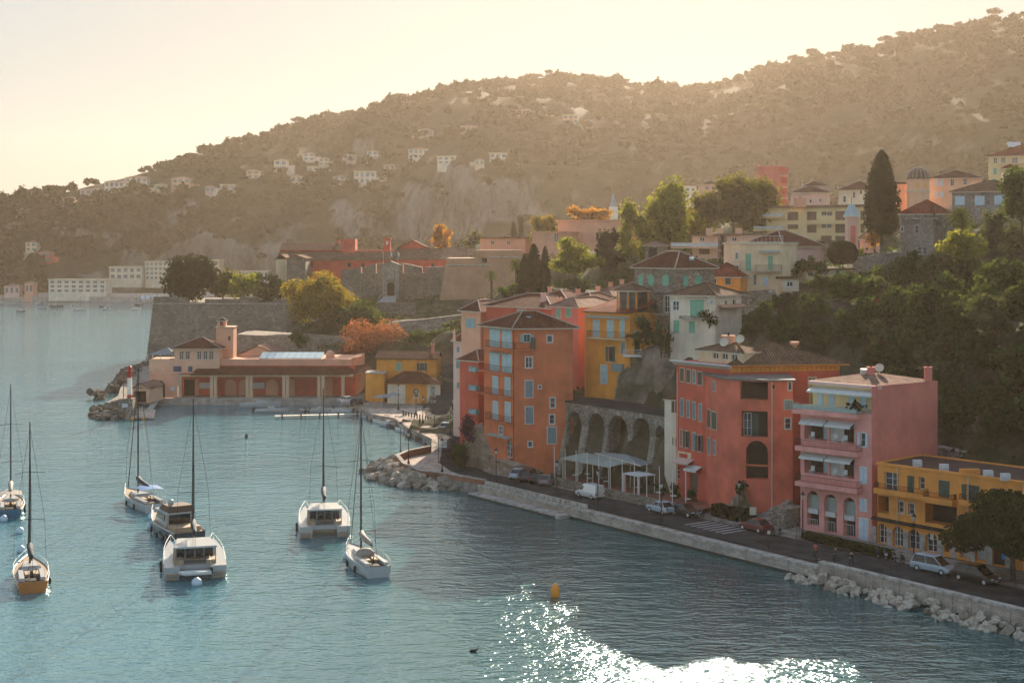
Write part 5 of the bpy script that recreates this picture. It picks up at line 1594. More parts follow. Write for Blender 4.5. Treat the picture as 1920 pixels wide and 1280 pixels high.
    f = Face((p.x - 2.2, p.y - 2.56), (p.x + 2.2, p.y - 2.56))
    for a in (1.1, 2.9):
        mb = MB(); f.box(mb, a - .2, a + .75, zt - 2.2, zt - 1.0, .0, .05); mb.build('window', plain('amber_pane', (.75, .38, .12), .5), t)
    b = ph('cream_villa', 'long cream villa with red roof right of the dome', 1742, 1842, 334, 356, 352, 13, ST['peach'], ybase=390, rise=2.4, sc='w', trim=None, w=cw(1500, 250, 4.129, 0, [(1043, 356, 1070, 408, 's'), (1085, 356, 1112, 408, 's'), (1165, 352, 1193, 408, 'g'), (1265, 350, 1292, 400, 'g'), (1043, 452, 1070, 498, 's'), (1085, 452, 1112, 498, 's')]))
    antenna(b.o, at(1773, 322, 356), 3)
    b = ph('tall_apartment', 'tall cream apartment building with red roof and long balcony at the top right', 1853, 1960, 292, 430, 420, 18, ST['butter'], ybase=360, rise=4.0, rmat=M_RT3, over=.8, trim=None, w=cw(1500, 250, 4.129, 0, [(1498, 190, 1525, 233, 'g'), (1555, 188, 1590, 228, 'g'), (1640, 190, 1685, 232, 'g'), (1498, 270, 1523, 318, 's', 'g'), (1486, 355, 1522, 378, 's', 'g')]))
    f = b.f[0]; balcony(b.o, f, 3, f.L, f.px(1880, 307)[1], 1.2, ST['cream'], .25, 1.0, M_WHITE)
    mb = MB(); p = at(1903, 272, 432); mb.hexa([(p.x - 2.2, p.y - .5, p.z - .6), (p.x + 2, p.y - .5, p.z - .6), (p.x + 2, p.y + 1, p.z + .8), (p.x - 2.2, p.y + 1, p.z + .8), (p.x - 2, p.y - .3, p.z - .3), (p.x + 1.8, p.y - .3, p.z - .3), (p.x + 1.8, p.y + .8, p.z + 1), (p.x - 2, p.y + .8, p.z + 1)]); mb.build('skylight', M_CHAIR, b.o)
    ph('small_pink_villa', 'small pale pink villa in front of the tall cream apartments', 1880, 1908, 316, 335, 334, 7, ST['pinkpale'], ybase=350, rise=1.0, rmat=M_RT3, w=[(0, 1886, 320, 1892, 326, 'g'), (0, 1897, 320, 1903, 326, 'g')])
    b = ph('stone_villa', 'grey stone villa with pale blue square shutters and old tile roof', 1785, 1915, 359, 268, 262, 11, M_STONEG, ybase=420, rise=2.2, rmat=M_RT2, sc='s', trim=None, w=cw(1500, 250, 4.129, 0, [(1200, 487, 1276, 556, 's'), (1354, 484, 1429, 556, 's'), (1504, 480, 1580, 553, 's')]))
    b = ph('red_roof_house', 'stone house with bright red hipped roof right of the cypress', 1688, 1779, 401, 246, 243, 9, M_STONEG, ybase=480, rise=2.5, rmat=M_RT3, trim=None, sc='b', w=cw(1500, 250, 4.129, 0, [(650, 735, 690, 780, 's'), (705, 700, 742, 785, 's', 'b'), (778, 725, 800, 760, 'g', 'w', 'w')]))
    b = ph('stone_tower_house', 'square grey stone tower with flower terrace below the red hipped roof', 1701, 1750, 411, 240, 238.5, 5, M_STONEG, ybase=500, roof='flat', rise=.2, rmat=M_COPE, trim=None, w=cw(1500, 250, 4.129, 0, [(888, 710, 920, 776, 'g', 'd'), (905, 878, 985, 935, 'g', 'd')]))
    railing(b.o, [b.f[0].p(0, 0, -.1), b.f[0].p(b.f[0].L, 0, -.1), b.f[1].p(5, 0, -.1)], b.z1 + .2, 1.0, M_IRON, .4)
    # white bell gable
    p = at(1597, 460, 262)
    t = thing('bell_turret', 'white chapel turret with pale blue pointed roof left of the cypress', 'building', (p.x, p.y, p.z - 3))
    z1, z2 = at(1597, 407, 262).z, at(1597, 383, 262).z
    mb = MB(); mb.box(p.x - 1.0, p.x + 1.0, p.y - 1, p.y + 1, p.z - 3, z1); mb.build('wall', ST['pinkpale'], t)
    mb = MB(); mb.box(p.x - 1.3, p.x + 1.3, p.y - 1.3, p.y + 1.3, z1 + .003, z1 + .3); mb.build('cornice', M_WHITE, t)
    mb = MB(); mb.lathe((p.x, p.y, z1 + .3), [(1.55, 0), (.5, z2 - z1 - .3)], 4); mb.build('roof', plain('pale_blue_slate', (.36, .48, .5), .6), t)
    mb = MB(); mb.tube((p.x, p.y, z2), (p.x, p.y, z2 + 1.3), .05, n=5); mb.build('finial', M_IRON, t)
    mb = MB(); mb.box(p.x - .45, p.x + .45, p.y - 1.03, p.y - .98, p.z - .5, z1 - 1.6); mb.build('red_panel', ST['pinkside'], t)
    ph('tiled_cottage', 'small pink cottage with tiled roof under the cypress', 1612, 1648, 448, 264, 263, 6, ST['pinkpale'], ybase=475, rise=1.8, rmat=M_RT4)
    b = ph('hillside_cottage', 'ochre cottage with brown roof among the dark trees', 1524, 1568, 651, 203, 197, 7, ST['salmon'], ybase=690, roof='hip', rise=1.9, rmat=M_RT2, over=.4, sc='d', skew=2, w=cw(1400, 480, 3.369, 0, [(440, 572, 456, 635, 's'), (478, 578, 495, 645, 's'), (523, 585, 541, 645, 's')]))
    A, K = b.c[1], b.c[1] + Vector((5.6, 3.4)); c = [A, K, K + Vector((-3, 6)), A + Vector((-2, 6))]
    b2 = Bld('x', '', c, 15, b.z1 + .02, ST['yellow'], trim=None, sc='d'); b2.winr(0, (3.2, 4.6, b.z1 - 2.6, b.z1 - .5), 'g', 'd', 'c'); r0 = b2.o; b2.o = b.o; b2.done(); bpy.data.objects.remove(r0)
    hip_roof(b.o, c, b.z1 + .03, 1.9, M_RT2, .4, name='side_roof'); chimney(b.o, at(1560, 632, 200), b.z1, b.z1 + 2.2, ST['white'], .4, .4)
    # sunlit roofs in the middle distance
    for i, (x0, x1, y, Y, m, rm, lb) in enumerate(((1092, 1150, 560, 246, 'salmon', M_RT4, 'sunlit tiled house roof just behind the ochre house'), (1112, 1178, 551, 258, 'pinkpale', M_RT4, 'house with bright corrugated terrace roof above the ochre house'),
                                                   (1055, 1112, 566, 240, 'peach', M_RT1, 'low house with chimney cowl behind the coral house'), (1140, 1192, 545, 266, 'white', M_RT4, 'roof with cluttered aerials left of the stone house'), (1000, 1062, 561, 250, 'coral', M_RT1, 'red tiled house behind the wide red house'))):
        b = ph('town_house', lb, x0, x1, y, Y, Y - 4, 9, ST[m], ybase=y + 45, rise=1.5, rmat=rm, group='houses packed behind the seafront')
        chimney(b.o, at((x0 + x1) / 2, y - 6, Y + 3), b.z1, b.z1 + 1.9, ST['salmon'], .8, .7); antenna(b.o, at(x0 + 20, y - 8, Y + 3), 1.8)
    b = ph('brick_barracks', 'long brown windowless block on the fort terrace among autumn trees', 1046, 1172, 414, 408, 396, 14, ST['salmon'], ybase=470, roof='flat', rise=.3, rmat=ST['salmon'], trim=None, w=cw(1000, 360, 5.334, 0, [(660, 405, 690, 455, 'g', 'w')]))
    b = ph('brick_wing', 'lower brown wing with a dark window left of the barracks', 998, 1047, 436, 398, 394, 12, ST['salmon'], ybase=495, roof='flat', rise=.3, rmat=ST['salmon'], trim=None, w=cw(1000, 360, 5.334, 0, [(205, 415, 270, 500, 'g', 'd')]))
    ph('fort_store', 'low brown flat-roofed store on the orange bastion', 900, 985, 447, 428, 424, 16, ST['salmon'], ybase=475, roof='flat', rise=.4, rmat=M_RT2, trim=None, w=[(0, 920, 452, 926, 458, 'g', 'd'), (0, 950, 452, 956, 458, 'g', 'd')])
    ph('pump_house', 'small stone hut with arched front between the plane trees', 1209, 1243, 460, 292, 291, 6, M_STONEW, ybase=490, roof='hip', rise=.9, rmat=M_RT4, trim=None, w=[(0, 1216, 465, 1232, 485, 'v')])
    # hazy blocks behind
    b = ph('hazy_block', 'pale hazy house with chimney pot tower above the round trees', 1318, 1346, 345, 470, 470, 12, ST['peach'], ybase=400, roof='hip', rise=1.2, w=[(0, 1322, 350, 1329, 356, 'g'), (0, 1335, 350, 1342, 356, 'g')])
    ph('hazy_flats', 'faint pale tower flats fading in the haze', 1272, 1306, 348, 640, 640, 14, ST['white'], ybase=400, roof='flat', rise=.5, w=[(0, x, y, x + 5, y + 5, 'g') for x in (1277, 1287, 1297) for y in (353, 364, 375)])
    p = at(1150, 412, 640)
    t = thing('church_spire', 'faint grey church steeple rising behind the barracks', 'building', (p.x, p.y, p.z - 8))
    mb = MB(); mb.box(p.x - 1.9, p.x + 1.9, p.y - 1.9, p.y + 1.9, p.z - 8, at(1150, 388, 640).z); mb.build('tower', ST['white'], t)
    z0 = at(1150, 388, 640).z; mb = MB(); mb.lathe((p.x, p.y, z0), [(2.0, 0), (1.6, .6), (.05, 6.5)], 8); mb.build('spire', plain('grey_slate', (.3, .32, .33), .7), t)
apartments()

def walls():
    def wall(name, label, pts, th, mat, cope=None):
        """pts: (px, ytop, ybase, Y)"""
        p0 = at(pts[0][0], pts[0][2], pts[0][3])
        t = thing(name, label, 'wall', p0)
        mb, mc = MB(), MB()
        for a, b in zip(pts[:-1], pts[1:]):
            A1, A0, B1, B0 = at(a[0], a[1], a[3]), at(a[0], a[2], a[3]), at(b[0], b[1], b[3]), at(b[0], b[2], b[3])
            d = Vector((-(B0.y - A0.y), B0.x - A0.x, 0)).normalized() * th
            mb.hexa([A0, B0, B0 + d, A0 + d, A1, B1, B1 + d, A1 + d])
            e = d.normalized() * .08; z = Vector((0, 0, .004)); zz = Vector((0, 0, .2))
            mc.hexa([A1 - e + z, B1 - e + z, B1 + d + e + z, A1 + d + e + z, A1 - e + zz, B1 - e + zz, B1 + d + e + zz, A1 + d + e + zz])
        mb.build('masonry', mat, t); mc.build('coping', cope or mat, t)
        return t
    t = wall('retaining_wall', 'long grey stone retaining wall behind the orange building', [(1752, 838, 900, 174), (1810, 850, 910, 168), (1925, 890, 960, 157), (2050, 935, 1000, 148)], .8, M_STONEG, M_COPE)
    pts = [at(x, y, Y) for x, y, Y in ((1752, 838, 174.3), (1810, 850, 168.3), (1925, 890, 157.3))]
    for a, b in zip(pts[:-1], pts[1:]): pass
    wall('garden_wall', 'rough grey stone garden wall below the cypress and tower house', [(1600, 486, 530, 236), (1650, 478, 530, 236), (1702, 474, 530, 238)], .8, M_STONEG)
    wall('terrace_wall', 'broken stone terrace wall right of the white house', [(1385, 550, 590, 214), (1440, 545, 590, 212), (1447, 560, 590, 211)], 1.0, M_RUBBLE)
    wall('rock_wall', 'old pinkish rock wall under the right-hand trees', [(1785, 800, 850, 177), (1840, 780, 860, 173), (1930, 800, 890, 165)], 1.5, M_ROCK)
    t = thing('garden_fence', 'thin white rail fence on the terrace edge right of the white house', 'fence', at(1375, 597, 208))
    railing(t, [xy(at(1374, 597, 206)), xy(at(1437, 597, 206))], at(1400, 597, 206).z, 1.3, M_WHITE, .9, .02)
walls()

# cliffs: displaced rock faces
def cliff(name, label, pts, zs, mat=M_ROCK, amp=1.0, lean=.12, seed=0):
    """pts: plan polyline, zs: (z0, z1) per point"""
    p0 = pts[0]
    mb = MB(); vs = []; nu, nz = 14 * (len(pts) - 1), 16
    for i in range(nu + 1):
        q = i / nu * (len(pts) - 1); k = min(int(q), len(pts) - 2); fr = q - k
        a = Vector(xy(pts[k])).lerp(Vector(xy(pts[k + 1])), fr)
        z0 = zs[k][0] * (1 - fr) + zs[k + 1][0] * fr; z1 = zs[k][1] * (1 - fr) + zs[k + 1][1] * fr
        d = Vector(xy(pts[k + 1])) - Vector(xy(pts[k])); n = Vector((d.y, -d.x)).normalized()
        for j in range(nz + 1):
            z = z0 + (z1 - z0) * j / nz
            v = Vector((a.x * .35, a.y * .35, z * .35 + seed))
            o = amp * (1.3 * noise.noise(v) + .8 * abs(noise.noise(v * 2.3)) + .4 * noise.noise(v * 5)) - lean * (z - z0) - (1.5 if j == nz else 0)
            vs.append((a.x + n.x * o, a.y + n.y * o, z))
    mb.mesh(vs, [(i * (nz + 1) + j, (i + 1) * (nz + 1) + j, (i + 1) * (nz + 1) + j + 1, i * (nz + 1) + j + 1) for i in range(nu) for j in range(nz)])
    o = mb.build(name, mat, None, True); tag(o, label, 'cliff')
    return o
M_ROCK2 = rockmat('warm_cliff_rock', (.40, .29, .21), (.55, .43, .34), .4, .4, .3)
cliff('cliff', 'mossy rock face between the ochre house and the white house', [(15.2, 207.6), (19.2, 202.6), (22.0, 200), (26, 197.5), (29.5, 195.5)], [(12, 18.3), (12, 21.0), (12, 18.5), (10, 18.5), (9, 18.5)], amp=.8)
cliff('cliff', 'pale tan rock outcrop at the foot of the tall terracotta house', [(-8.6, 216.5), (-5.6, 214.4), (-3.0, 210.4), (-.2, 206.3), (4.5, 206.6)], [(.8, 2.2), (.8, 8.2), (.8, 3.4), (.8, 4.0), (.8, 2.2)], M_ROCK2, amp=.6, lean=.02, seed=4)
cliff('cliff', 'rock outcrop and old wall stub beside the coral house steps', [(25.6, 175.4), (26.6, 172.8), (28.0, 171.8), (29.5, 171.8)], [(1, 2.4), (1, 4.6), (1, 5.4), (1, 2.6)], M_ROCK, amp=.7, lean=.1, seed=9)

# ---------------------------------------------------------------- harbour and fort
M_COL = stucco('pale_column_render', (.66, .46, .30), .2)
def harbour_building():
    C = crop(240, 430, 3.459)
    Yf = 313.5
    X = lambda px, Y=Yf: (px - CX) * Y / F
    Zp = lambda py, Y=Yf: HC - (py - HY) * Y / F
    t = thing('harbour_building', 'long salmon harbour building with tiled arcade, columns and bell tower', 'building', (X(450), Yf, 1.4))
    zq = 1.4
    # quay apron in front
    # arcade: back wall with arched doors, columns, beam, lean-to tile roof
    xa, xb = X(332), X(662)
    yb = Yf + 4.2
    f = Face((xa, yb), (xb, yb)); zt = Zp(705)
    holes = []
    specs = [(345, 372, 'v', 0), (421, 443, 'v', 1), (447, 467, 'v', 1), (498, 522, 'v', 1), (530, 552, 'g', 0), (600, 622, 'g', 0)]
    for x0, x1, k, ar in specs:
        a, e, _, z1 = f.rect(x0, 711, x1, 735); holes.append((a, e, zq + .02, z1, bool(ar), .4))
    mb = MB(); wall_face(mb, f, 0, f.L, zq, Zp(690, yb) + .6, holes); mb.build('arcade_wall', ST['red2'], t)
    for h, s in zip(holes, specs): window(t, f, h[:4], 'v' if s[3] else s[2], 'd', 'c' if not s[3] else None, .4)
    for x0, x1 in ((374, 395), (474, 496)):
        a, e, z0, z1 = f.rect(x0, 717, x1, 728); mb = MB(); f.box(mb, a, e, z0, z1, .01, .06); mb.build('banner', M_CHAIR, t)
    for px in (338, 397, 404, 464, 471, 532.5, 539.5, 598, 606, 643):
        x = X(px); mb = MB(); mb.box(x - .34, x + .34, Yf - .3, Yf + .3, zq, zt - .3); mb.box(x - .42, x + .42, Yf - .38, Yf + .38, zt - .3, zt - .1); mb.box(x - .42, x + .42, Yf - .38, Yf + .38, zq - .02, zq + .25); mb.build('column', M_COL, t)
    mb = MB(); mb.box(xa, xb, Yf - .4, Yf + .4, zt - .1, zt + .35); mb.build('beam', M_COL, t)
    mb = MB(); zr = Zp(687, yb); e0 = X(357)
    g = [Vector((e0, Yf - .9, zt + .3)), Vector((xb - 1.0, Yf - .9, zt + .3)), Vector((xb - 1.5, yb, zr)), Vector((e0 + 1.0, yb, zr))]
    roof_faces(mb, [g, [g[1], Vector((xb + 4.5, Yf + 6.5, zt + .3)), Vector((xb + 2, yb + 6, zr)), g[2]]]); mb.build('arcade_roof', M_RT1, t)
    # rear storey
    c = [(X(357), yb + .2), (X(655), yb + .2), (X(665), yb + 13), (X(357), yb + 13)]
    mb = MB(); mb.prism(c, zq, Zp(673, yb)); mb.build('rear_storey', ST['salmon'], t)
    mb = MB(); mb.prism([(X(655), yb + .4), (X(668), yb + 6), (X(668), yb + 14), (X(655), yb + 13.5)], zq, Zp(671, yb)); mb.build('end_wing', ST['salmon'], t)
    x0, x1 = X(487, yb + 2), X(604, yb + 2); z0 = Zp(673, yb) + .02
    mb = MB(); M_BLUE = plain('pale_blue_glass_roof', (.42, .56, .60), .25, var=.1)
    ng = 9
    for i in range(ng):
        a, b_ = x0 + (x1 - x0) * i / ng + .04, x0 + (x1 - x0) * (i + 1) / ng - .04
        m = MB(); m.hexa([(a, yb + 1, z0), (b_, yb + 1, z0), (b_, yb + 6, z0), (a, yb + 6, z0), (a, yb + 1, z0 + .12), (b_, yb + 1, z0 + .12), (b_, yb + 6, z0 + 1.1), (a, yb + 6, z0 + 1.1)]); m.build('roof_pane', M_BLUE, t)
    mb = MB(); mb.lathe((X(611), yb + 3, z0), [(1.0, 0), (1.0, .9), (.7, 1.5), (.2, 1.75)], 10); mb.build('drum', ST['salmon'], t)
    # gable hall behind
    cc = [Vector((X(440, yb + 8), yb + 8)), Vector((X(527, yb + 8), yb + 8)), Vector((X(527, yb + 8), yb + 20)), Vector((X(440, yb + 8), yb + 20))]
    mb = MB(); mb.prism([xy(p) for p in cc], zq, Zp(667, yb + 8)); mb.build('hall', ST['peach'], t); gable_roof(t, cc, Zp(667, yb + 8), 2.4, M_RT4, .3, along=True, wallmat=ST['peach'])
    # left wing
    lf = Face((X(281), Yf - .5), (X(360), Yf - .5)); zl = Zp(699)
    h = [lf.rect(289, 713, 309, 744) + (True, .8)]; h[0] = (h[0][0], h[0][1], zq + .01, h[0][3], True, .8)
    mb = MB(); wall_face(mb, lf, 0, X(334) - X(281), zq, zl, h); Fs = Face((X(281) + 0, Yf + 12), (X(281), Yf - .5)); wall_face(mb, Fs, 0, Fs.L, zq, zl, [])
    mb.poly([(X(281), Yf - .5, zl), (X(365), Yf - .5, zl), (X(365), Yf + 12, zl), (X(281), Yf + 12, zl)]); mb.build('left_wing', ST['salmon'], t)
    window(t, lf, h[0][:4], 'v', 'd', None, .8)
    a, e, z0, z1 = lf.rect(320, 725, 328, 732); mb = MB(); lf.box(mb, a, e, z0, z1, .01, .05); mb.build('wall_sign', M_CHAIR, t)
    uf = Face((X(327, Yf + 3), Yf + 3), (X(411, Yf + 3), Yf + 3)); zu = Zp(653, Yf + 3)
    holes = []
    for x0, x1 in ((333, 360), (372, 400), (447, 475), (487, 514), (525, 553)): r = uf.rect(*C(x0, 790), *C(x1, 843)); holes.append((*r, False, .25))
    c4 = [uf.A, uf.B, uf.B + Vector((0, 9)), uf.A + Vector((0, 9))]
    mb = MB(); wall_face(mb, uf, 0, uf.L, zl, zu, holes)
    for i in (1, 2, 3): fr = Face(c4[i], c4[(i + 1) % 4]); wall_face(mb, fr, 0, fr.L, zl, zu, [])
    up = mb.build('upper_floor', ST['peach'], t)
    for q in holes: window(up, uf, q[:4], 'g', 'd', None, .25)
    for x0, x1 in ((295, 347), (390, 418)): r = uf.rect(*C(x0, 886), *C(x1, 927)); mb = MB(); louvre(mb, uf, r[0], r[1], r[2], r[3], .01); mb.build('shutter', plain('navy_shutter', (.06, .10, .16), .6), up)
    hip_roof(t, c4, zu + .01, 2.1, M_RT1, .8)
    pf = Face((X(279, Yf + 3), Yf + 3.2), (X(327, Yf + 3), Yf + 3.2)); mb = MB(); pf.box(mb, 0, pf.L, zl, Zp(674, Yf + 3), -7, 0); mb.build('terrace_block', ST['peach'], t)
    railing(t, [pf.p(0, 0, -.1), pf.p(pf.L, 0, -.1)], Zp(674, Yf + 3), .9, M_IRON, .3)
    # bell tower
    bx, by = X(424.5, Yf + 9), Yf + 9
    mb = MB(); hw = 1.95; mb.box(bx - hw, bx + hw, by - hw, by + hw, zq, Zp(613, by)); tw = mb.build('bell_tower', ST['salmon'], t)
    fr = Face((bx - hw, by - hw), (bx + hw, by - hw)); a, e, z0, z1 = fr.rect(428, 630, 432, 638); mb = MB(); fr.box(mb, a, e, z0, z1, .0, .02); mb.build('window', M_DARK, tw)
    mb = MB(); mb.box(bx - hw - .15, bx + hw + .15, by - hw - .15, by + hw + .15, Zp(613, by) + .002, Zp(613, by) + .18); mb.build('cornice', M_COL, tw)
    q0, q1 = bx - 1.7, bx + .1
    f3 = Face((q0, by - 1.5), (q1, by - 1.5)); z0, z1 = Zp(612, by) + .1, Zp(600, by)
    mb = MB(); wall_face(mb, f3, 0, f3.L, z0, z1, [(.5, 1.25, z0 + .2, z1 - .25, True, 1.6)])
    c4 = [f3.A, f3.B, f3.B + Vector((0, 1.8)), f3.A + Vector((0, 1.8))]
    for i in (1, 2, 3): g_ = Face(c4[i], c4[(i + 1) % 4]); wall_face(mb, g_, 0, g_.L, z0, z1, [])
    mb.build('belfry', ST['salmon'], tw); hip_roof(tw, c4, z1 + .01, .6, M_RT1, .25)
    # white marquee on the terrace
    t2 = thing('marquee', 'white tent canopy on the terrace of the harbour building', 'tent', pf.p(2.8, Zp(674, Yf + 3), -2.5))
    x0, x1 = X(280, Yf + 5), X(327, Yf + 5); ya, yc = Yf + 3.5, Yf + 8; z0, z1 = Zp(662, Yf + 5), Zp(651, Yf + 5); zb = Zp(674, Yf + 3)
    mb = MB(); mx = x0 * .3 + x1 * .7; ap = Vector((mx, (ya + yc) / 2, z1)); q = [Vector((x0, ya, z0 - .2)), Vector((x1, ya, z0)), Vector((x1, yc, z0)), Vector((x0, yc, z0 - .2))]
    for i in range(4):
        m_ = (q[i] + q[(i + 1) % 4]) / 2 + Vector((0, 0, -.12)); md = (m_ + ap) / 2 - Vector((0, 0, .25))
        mb.poly([q[i], m_, md]); mb.poly([m_, q[(i + 1) % 4], md]); mb.poly([q[i], md, ap]); mb.poly([q[(i + 1) % 4], ap, md])
    mb.build('canopy', plain('white_canvas', (.27, .28, .28), .9, spec=.1), t2)
    mb = MB()
    for p in q + [(q[0] + q[1]) / 2]: mb.tube((p.x, p.y, zb), p, .07, n=5)
    mb.build('poles', M_WHITE, t2)
    # boathouse
    Yb = 303.0
    bf = Face((X(248, Yb), Yb), (X(279, Yb), Yb)); zb = 1.3; z1 = Zp(727, Yb)
    b = thing('boathouse', 'small peach boathouse with open front and gabled roof beside the light', 'building', bf.p(1.8, zb))
    a, e, _, zz = bf.rect(247.5, 733, 274, 760); mb = MB(); wall_face(mb, bf, 0, bf.L, zb, z1, [(max(.25, a), e, zb + .01, zz, False, 2.5)])
    c4 = [bf.A, bf.B, bf.B + Vector((1.2, 7.5)), bf.A + Vector((1.2, 7.5))]
    for i in (1, 2, 3): g_ = Face(c4[i], c4[(i + 1) % 4]); wall_face(mb, g_, 0, g_.L, zb, z1, [])
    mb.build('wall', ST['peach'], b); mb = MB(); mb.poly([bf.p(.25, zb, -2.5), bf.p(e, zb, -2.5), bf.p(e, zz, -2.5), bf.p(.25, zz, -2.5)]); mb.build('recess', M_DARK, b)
    gable_roof(b, c4, z1 + .01, 1.1, M_RT4, .35, along=True, wallmat=ST['peach'])
harbour_building()

def pier():
    X = lambda px, Y: (px - CX) * Y / F
    t = thing('harbour_light', 'red and white harbour light on a stone block at the pier end', 'lighthouse', gnd(238, 778, .6))
    p = gnd(238, 776, .8)
    mb = MB(); mb.hexa([(p.x - 1.7, p.y - 1.3, -.5), (p.x + 1.6, p.y - 1.3, -.5), (p.x + 1.6, p.y + 1.6, -.5), (p.x - 1.7, p.y + 1.6, -.5), (p.x - 1.45, p.y - 1.1, 4.0), (p.x + 1.4, p.y - 1.1, 4.0), (p.x + 1.4, p.y + 1.5, 4.0), (p.x - 1.45, p.y + 1.5, 4.0)]); mb.build('stone_block', M_RUBBLE, t)
    mb = MB(); mb.box(p.x - .6, p.x + .5, p.y - 1.3, p.y - 1.22, 2.3, 3.1); mb.build('notice', M_CHAIR, t)
    M_RED = plain('red_enamel', (.45, .03, .03), .4); zb = 4.0
    x = p.x + .55
    for i in range(8):
        z0 = zb + i * .68
        m = MB(); w = .42 - i * .015
        for dx, dy in ((-w, -w), (w, -w), (w, w), (-w, w)): m.tube((x + dx, p.y + dy, z0), (x + dx, p.y + dy, z0 + .68), .06, n=4)
        for k in range(4):
            q = ((-w, -w), (w, -w), (w, w), (-w, w)); a, b = q[k], q[(k + 1) % 4]
            m.tube((x + a[0], p.y + a[1], z0 + .62), (x + b[0], p.y + b[1], z0 + .62), .05, n=4); m.tube((x + a[0], p.y + a[1], z0), (x + b[0], p.y + b[1], z0 + .62), .035, n=4)
        m.box(x - w * .9, x + w * .9, p.y - .05, p.y + .05, z0 + .02, z0 + .6)
        m.build('lattice_stage', M_RED if i in (0, 6, 7) else M_WHITE, t)
    mb = MB(); mb.lathe((x, p.y, zb + 5.45), [(.75, 0), (.75, .12), (.35, .15), (.35, .8), (.5, .85), (.1, 1.2)], 8); mb.build('lantern', M_RED, t)
    mb = MB(); mb.tube((p.x - .7, p.y, zb), (p.x - .7, p.y, zb + 5.5), .09, n=6); mb.box(p.x - 1.3, p.x - .2, p.y - .1, p.y + .1, zb + 4.4, zb + 4.55); mb.build('mast', M_RED, t)
    # landing stage
    t = thing('landing_stage', 'low wooden landing stage with ramp in front of the boathouse', 'jetty', gnd(270, 775, .4))
    a, b, c, d = gnd(245, 782, .5), gnd(289, 782, .5), gnd(292, 767, .5), gnd(256, 767, .5)
    mb = MB(); mb.prism([xy(q) for q in (a, b, c, d)], .2, .5); mb.build('deck', M_PROM, t)
    a, b, c, d = gnd(275, 767, .55), gnd(286, 767, .55), gnd(299, 748, 1.4), gnd(291, 748, 1.4)
    mb = MB(); mb.hexa([a - Vector((0, 0, .2)), b - Vector((0, 0, .2)), c - Vector((0, 0, .2)), d - Vector((0, 0, .2)), a, b, c, d]); mb.build('ramp', plain('grey_planks', (.35, .36, .34), .7), t)
    for q, lb in (((248, 787), 'left orange mooring float at the landing stage'), ((270, 786), 'right orange mooring float at the landing stage')):
        p2 = gnd(*q, .1); o = MB().lathe((p2.x, p2.y, -.15), [(.1, 0), (.35, .15), (.38, .45), (.2, .7), (.05, .8)], 8).build('mooring_float', plain('orange_plastic', (.75, .30, .03), .4), None, True); tag(o, lb, 'buoy', 'orange floats at the landing stage')
    rb = thing('pier_rocks', 'dark boulder bank at the tip of the harbour pier', 'breakwater', gnd(200, 780, 0))
    for i in range(95):
        k = random.random(); px = 166 + (252 - 166) * random.random() ** .8
        yw = float(np.interp(px, [165, 185, 225, 250], [785, 788, 787, 780])); yt = float(np.interp(px, [165, 190, 225, 240, 250], [778, 757, 738, 715, 705]))
        zmax = float(np.interp(px, [165, 200, 240], [.3, 1.6, 2.6]))
        q = gnd(px, yw + (yt - yw) * k, 0); 
        d = (q.y - 284) / 60
        z = max(0.0, zmax * (1 - abs(k - .55) * 1.5))
        y = gnd(px, yw, 0).y + k * 20
        boulder(rb, ((px - CX) * y / F, y, z), random.uniform(.55, 1.1), 'd' if random.random() < .7 else 'n')
    rb = thing('bastion_rocks', 'dark rocks in the water left of the fort bastion', 'breakwater', (-100, 372, 0))
    for i in range(60):
        y = random.uniform(318, 400); x = float(np.interp(y, [318, 345, 375, 400], [-93, -96.5, -101, -105])) - random.uniform(-2, 2.2)
        boulder(rb, (x, y, random.uniform(-.2, 1.8)), random.uniform(.8, 1.9), 'd')
    # harbour water edge: low stone quay strip before the arcade, steps and jetties
    t = thing('harbour_quay', 'low grey stone quay in front of the arcade', 'quay', (-60, 311, 0))
    n = 22; x0, x1 = -81.0, -35.5
    for i in range(n):
        a, b = x0 + (x1 - x0) * i / n + .02, x0 + (x1 - x0) * (i + 1) / n - .02
        MB().box(a, b, 311.2, 314.4, -1.5, 1.36 + random.uniform(-.03, .03)).build('quay_block', M_WALLST, t)
    for lb, (xa, ya), (xb, yb), w in (('front long wooden jetty in the inner harbour', (515, 779), (690, 775), 1.5), ('rear wooden jetty nearer the quay in the inner harbour', (562, 767), (692, 762), 1.3)):
        p, q = gnd(xa, ya, .6), gnd(xb, yb, .6)
        t = thing('jetty', lb, 'jetty', (p.x, p.y, 0), 'harbour jetties')
        u = (q - p); u.z = 0; L = u.length; u.normalize(); v = Vector((-u.y, u.x, 0))
        np_ = 16
        for i in range(np_):
            a, b = p + u * (L * i / np_ + .03), p + u * (L * (i + 1) / np_ - .03)
            MB().hexa([a - v * w / 2 - Vector((0, 0, .12)), b - v * w / 2 - Vector((0, 0, .12)), b + v * w / 2 - Vector((0, 0, .12)), a + v * w / 2 - Vector((0, 0, .12)), a - v * w / 2, b - v * w / 2, b + v * w / 2, a + v * w / 2]).build('deck_board', plain('pale_deck_wood', (.5, .44, .36), .8, var=.25), t)
        for i in range(5):
            a = p + u * (L * (i + .4) / 5)
            for s in (-1, 1): MB().tube(a + v * s * w * .45 + Vector((0, 0, -2)), a + v * s * w * .45 + Vector((0, 0, .35)), .14, n=7).build('pile', BARK, t)
pier()

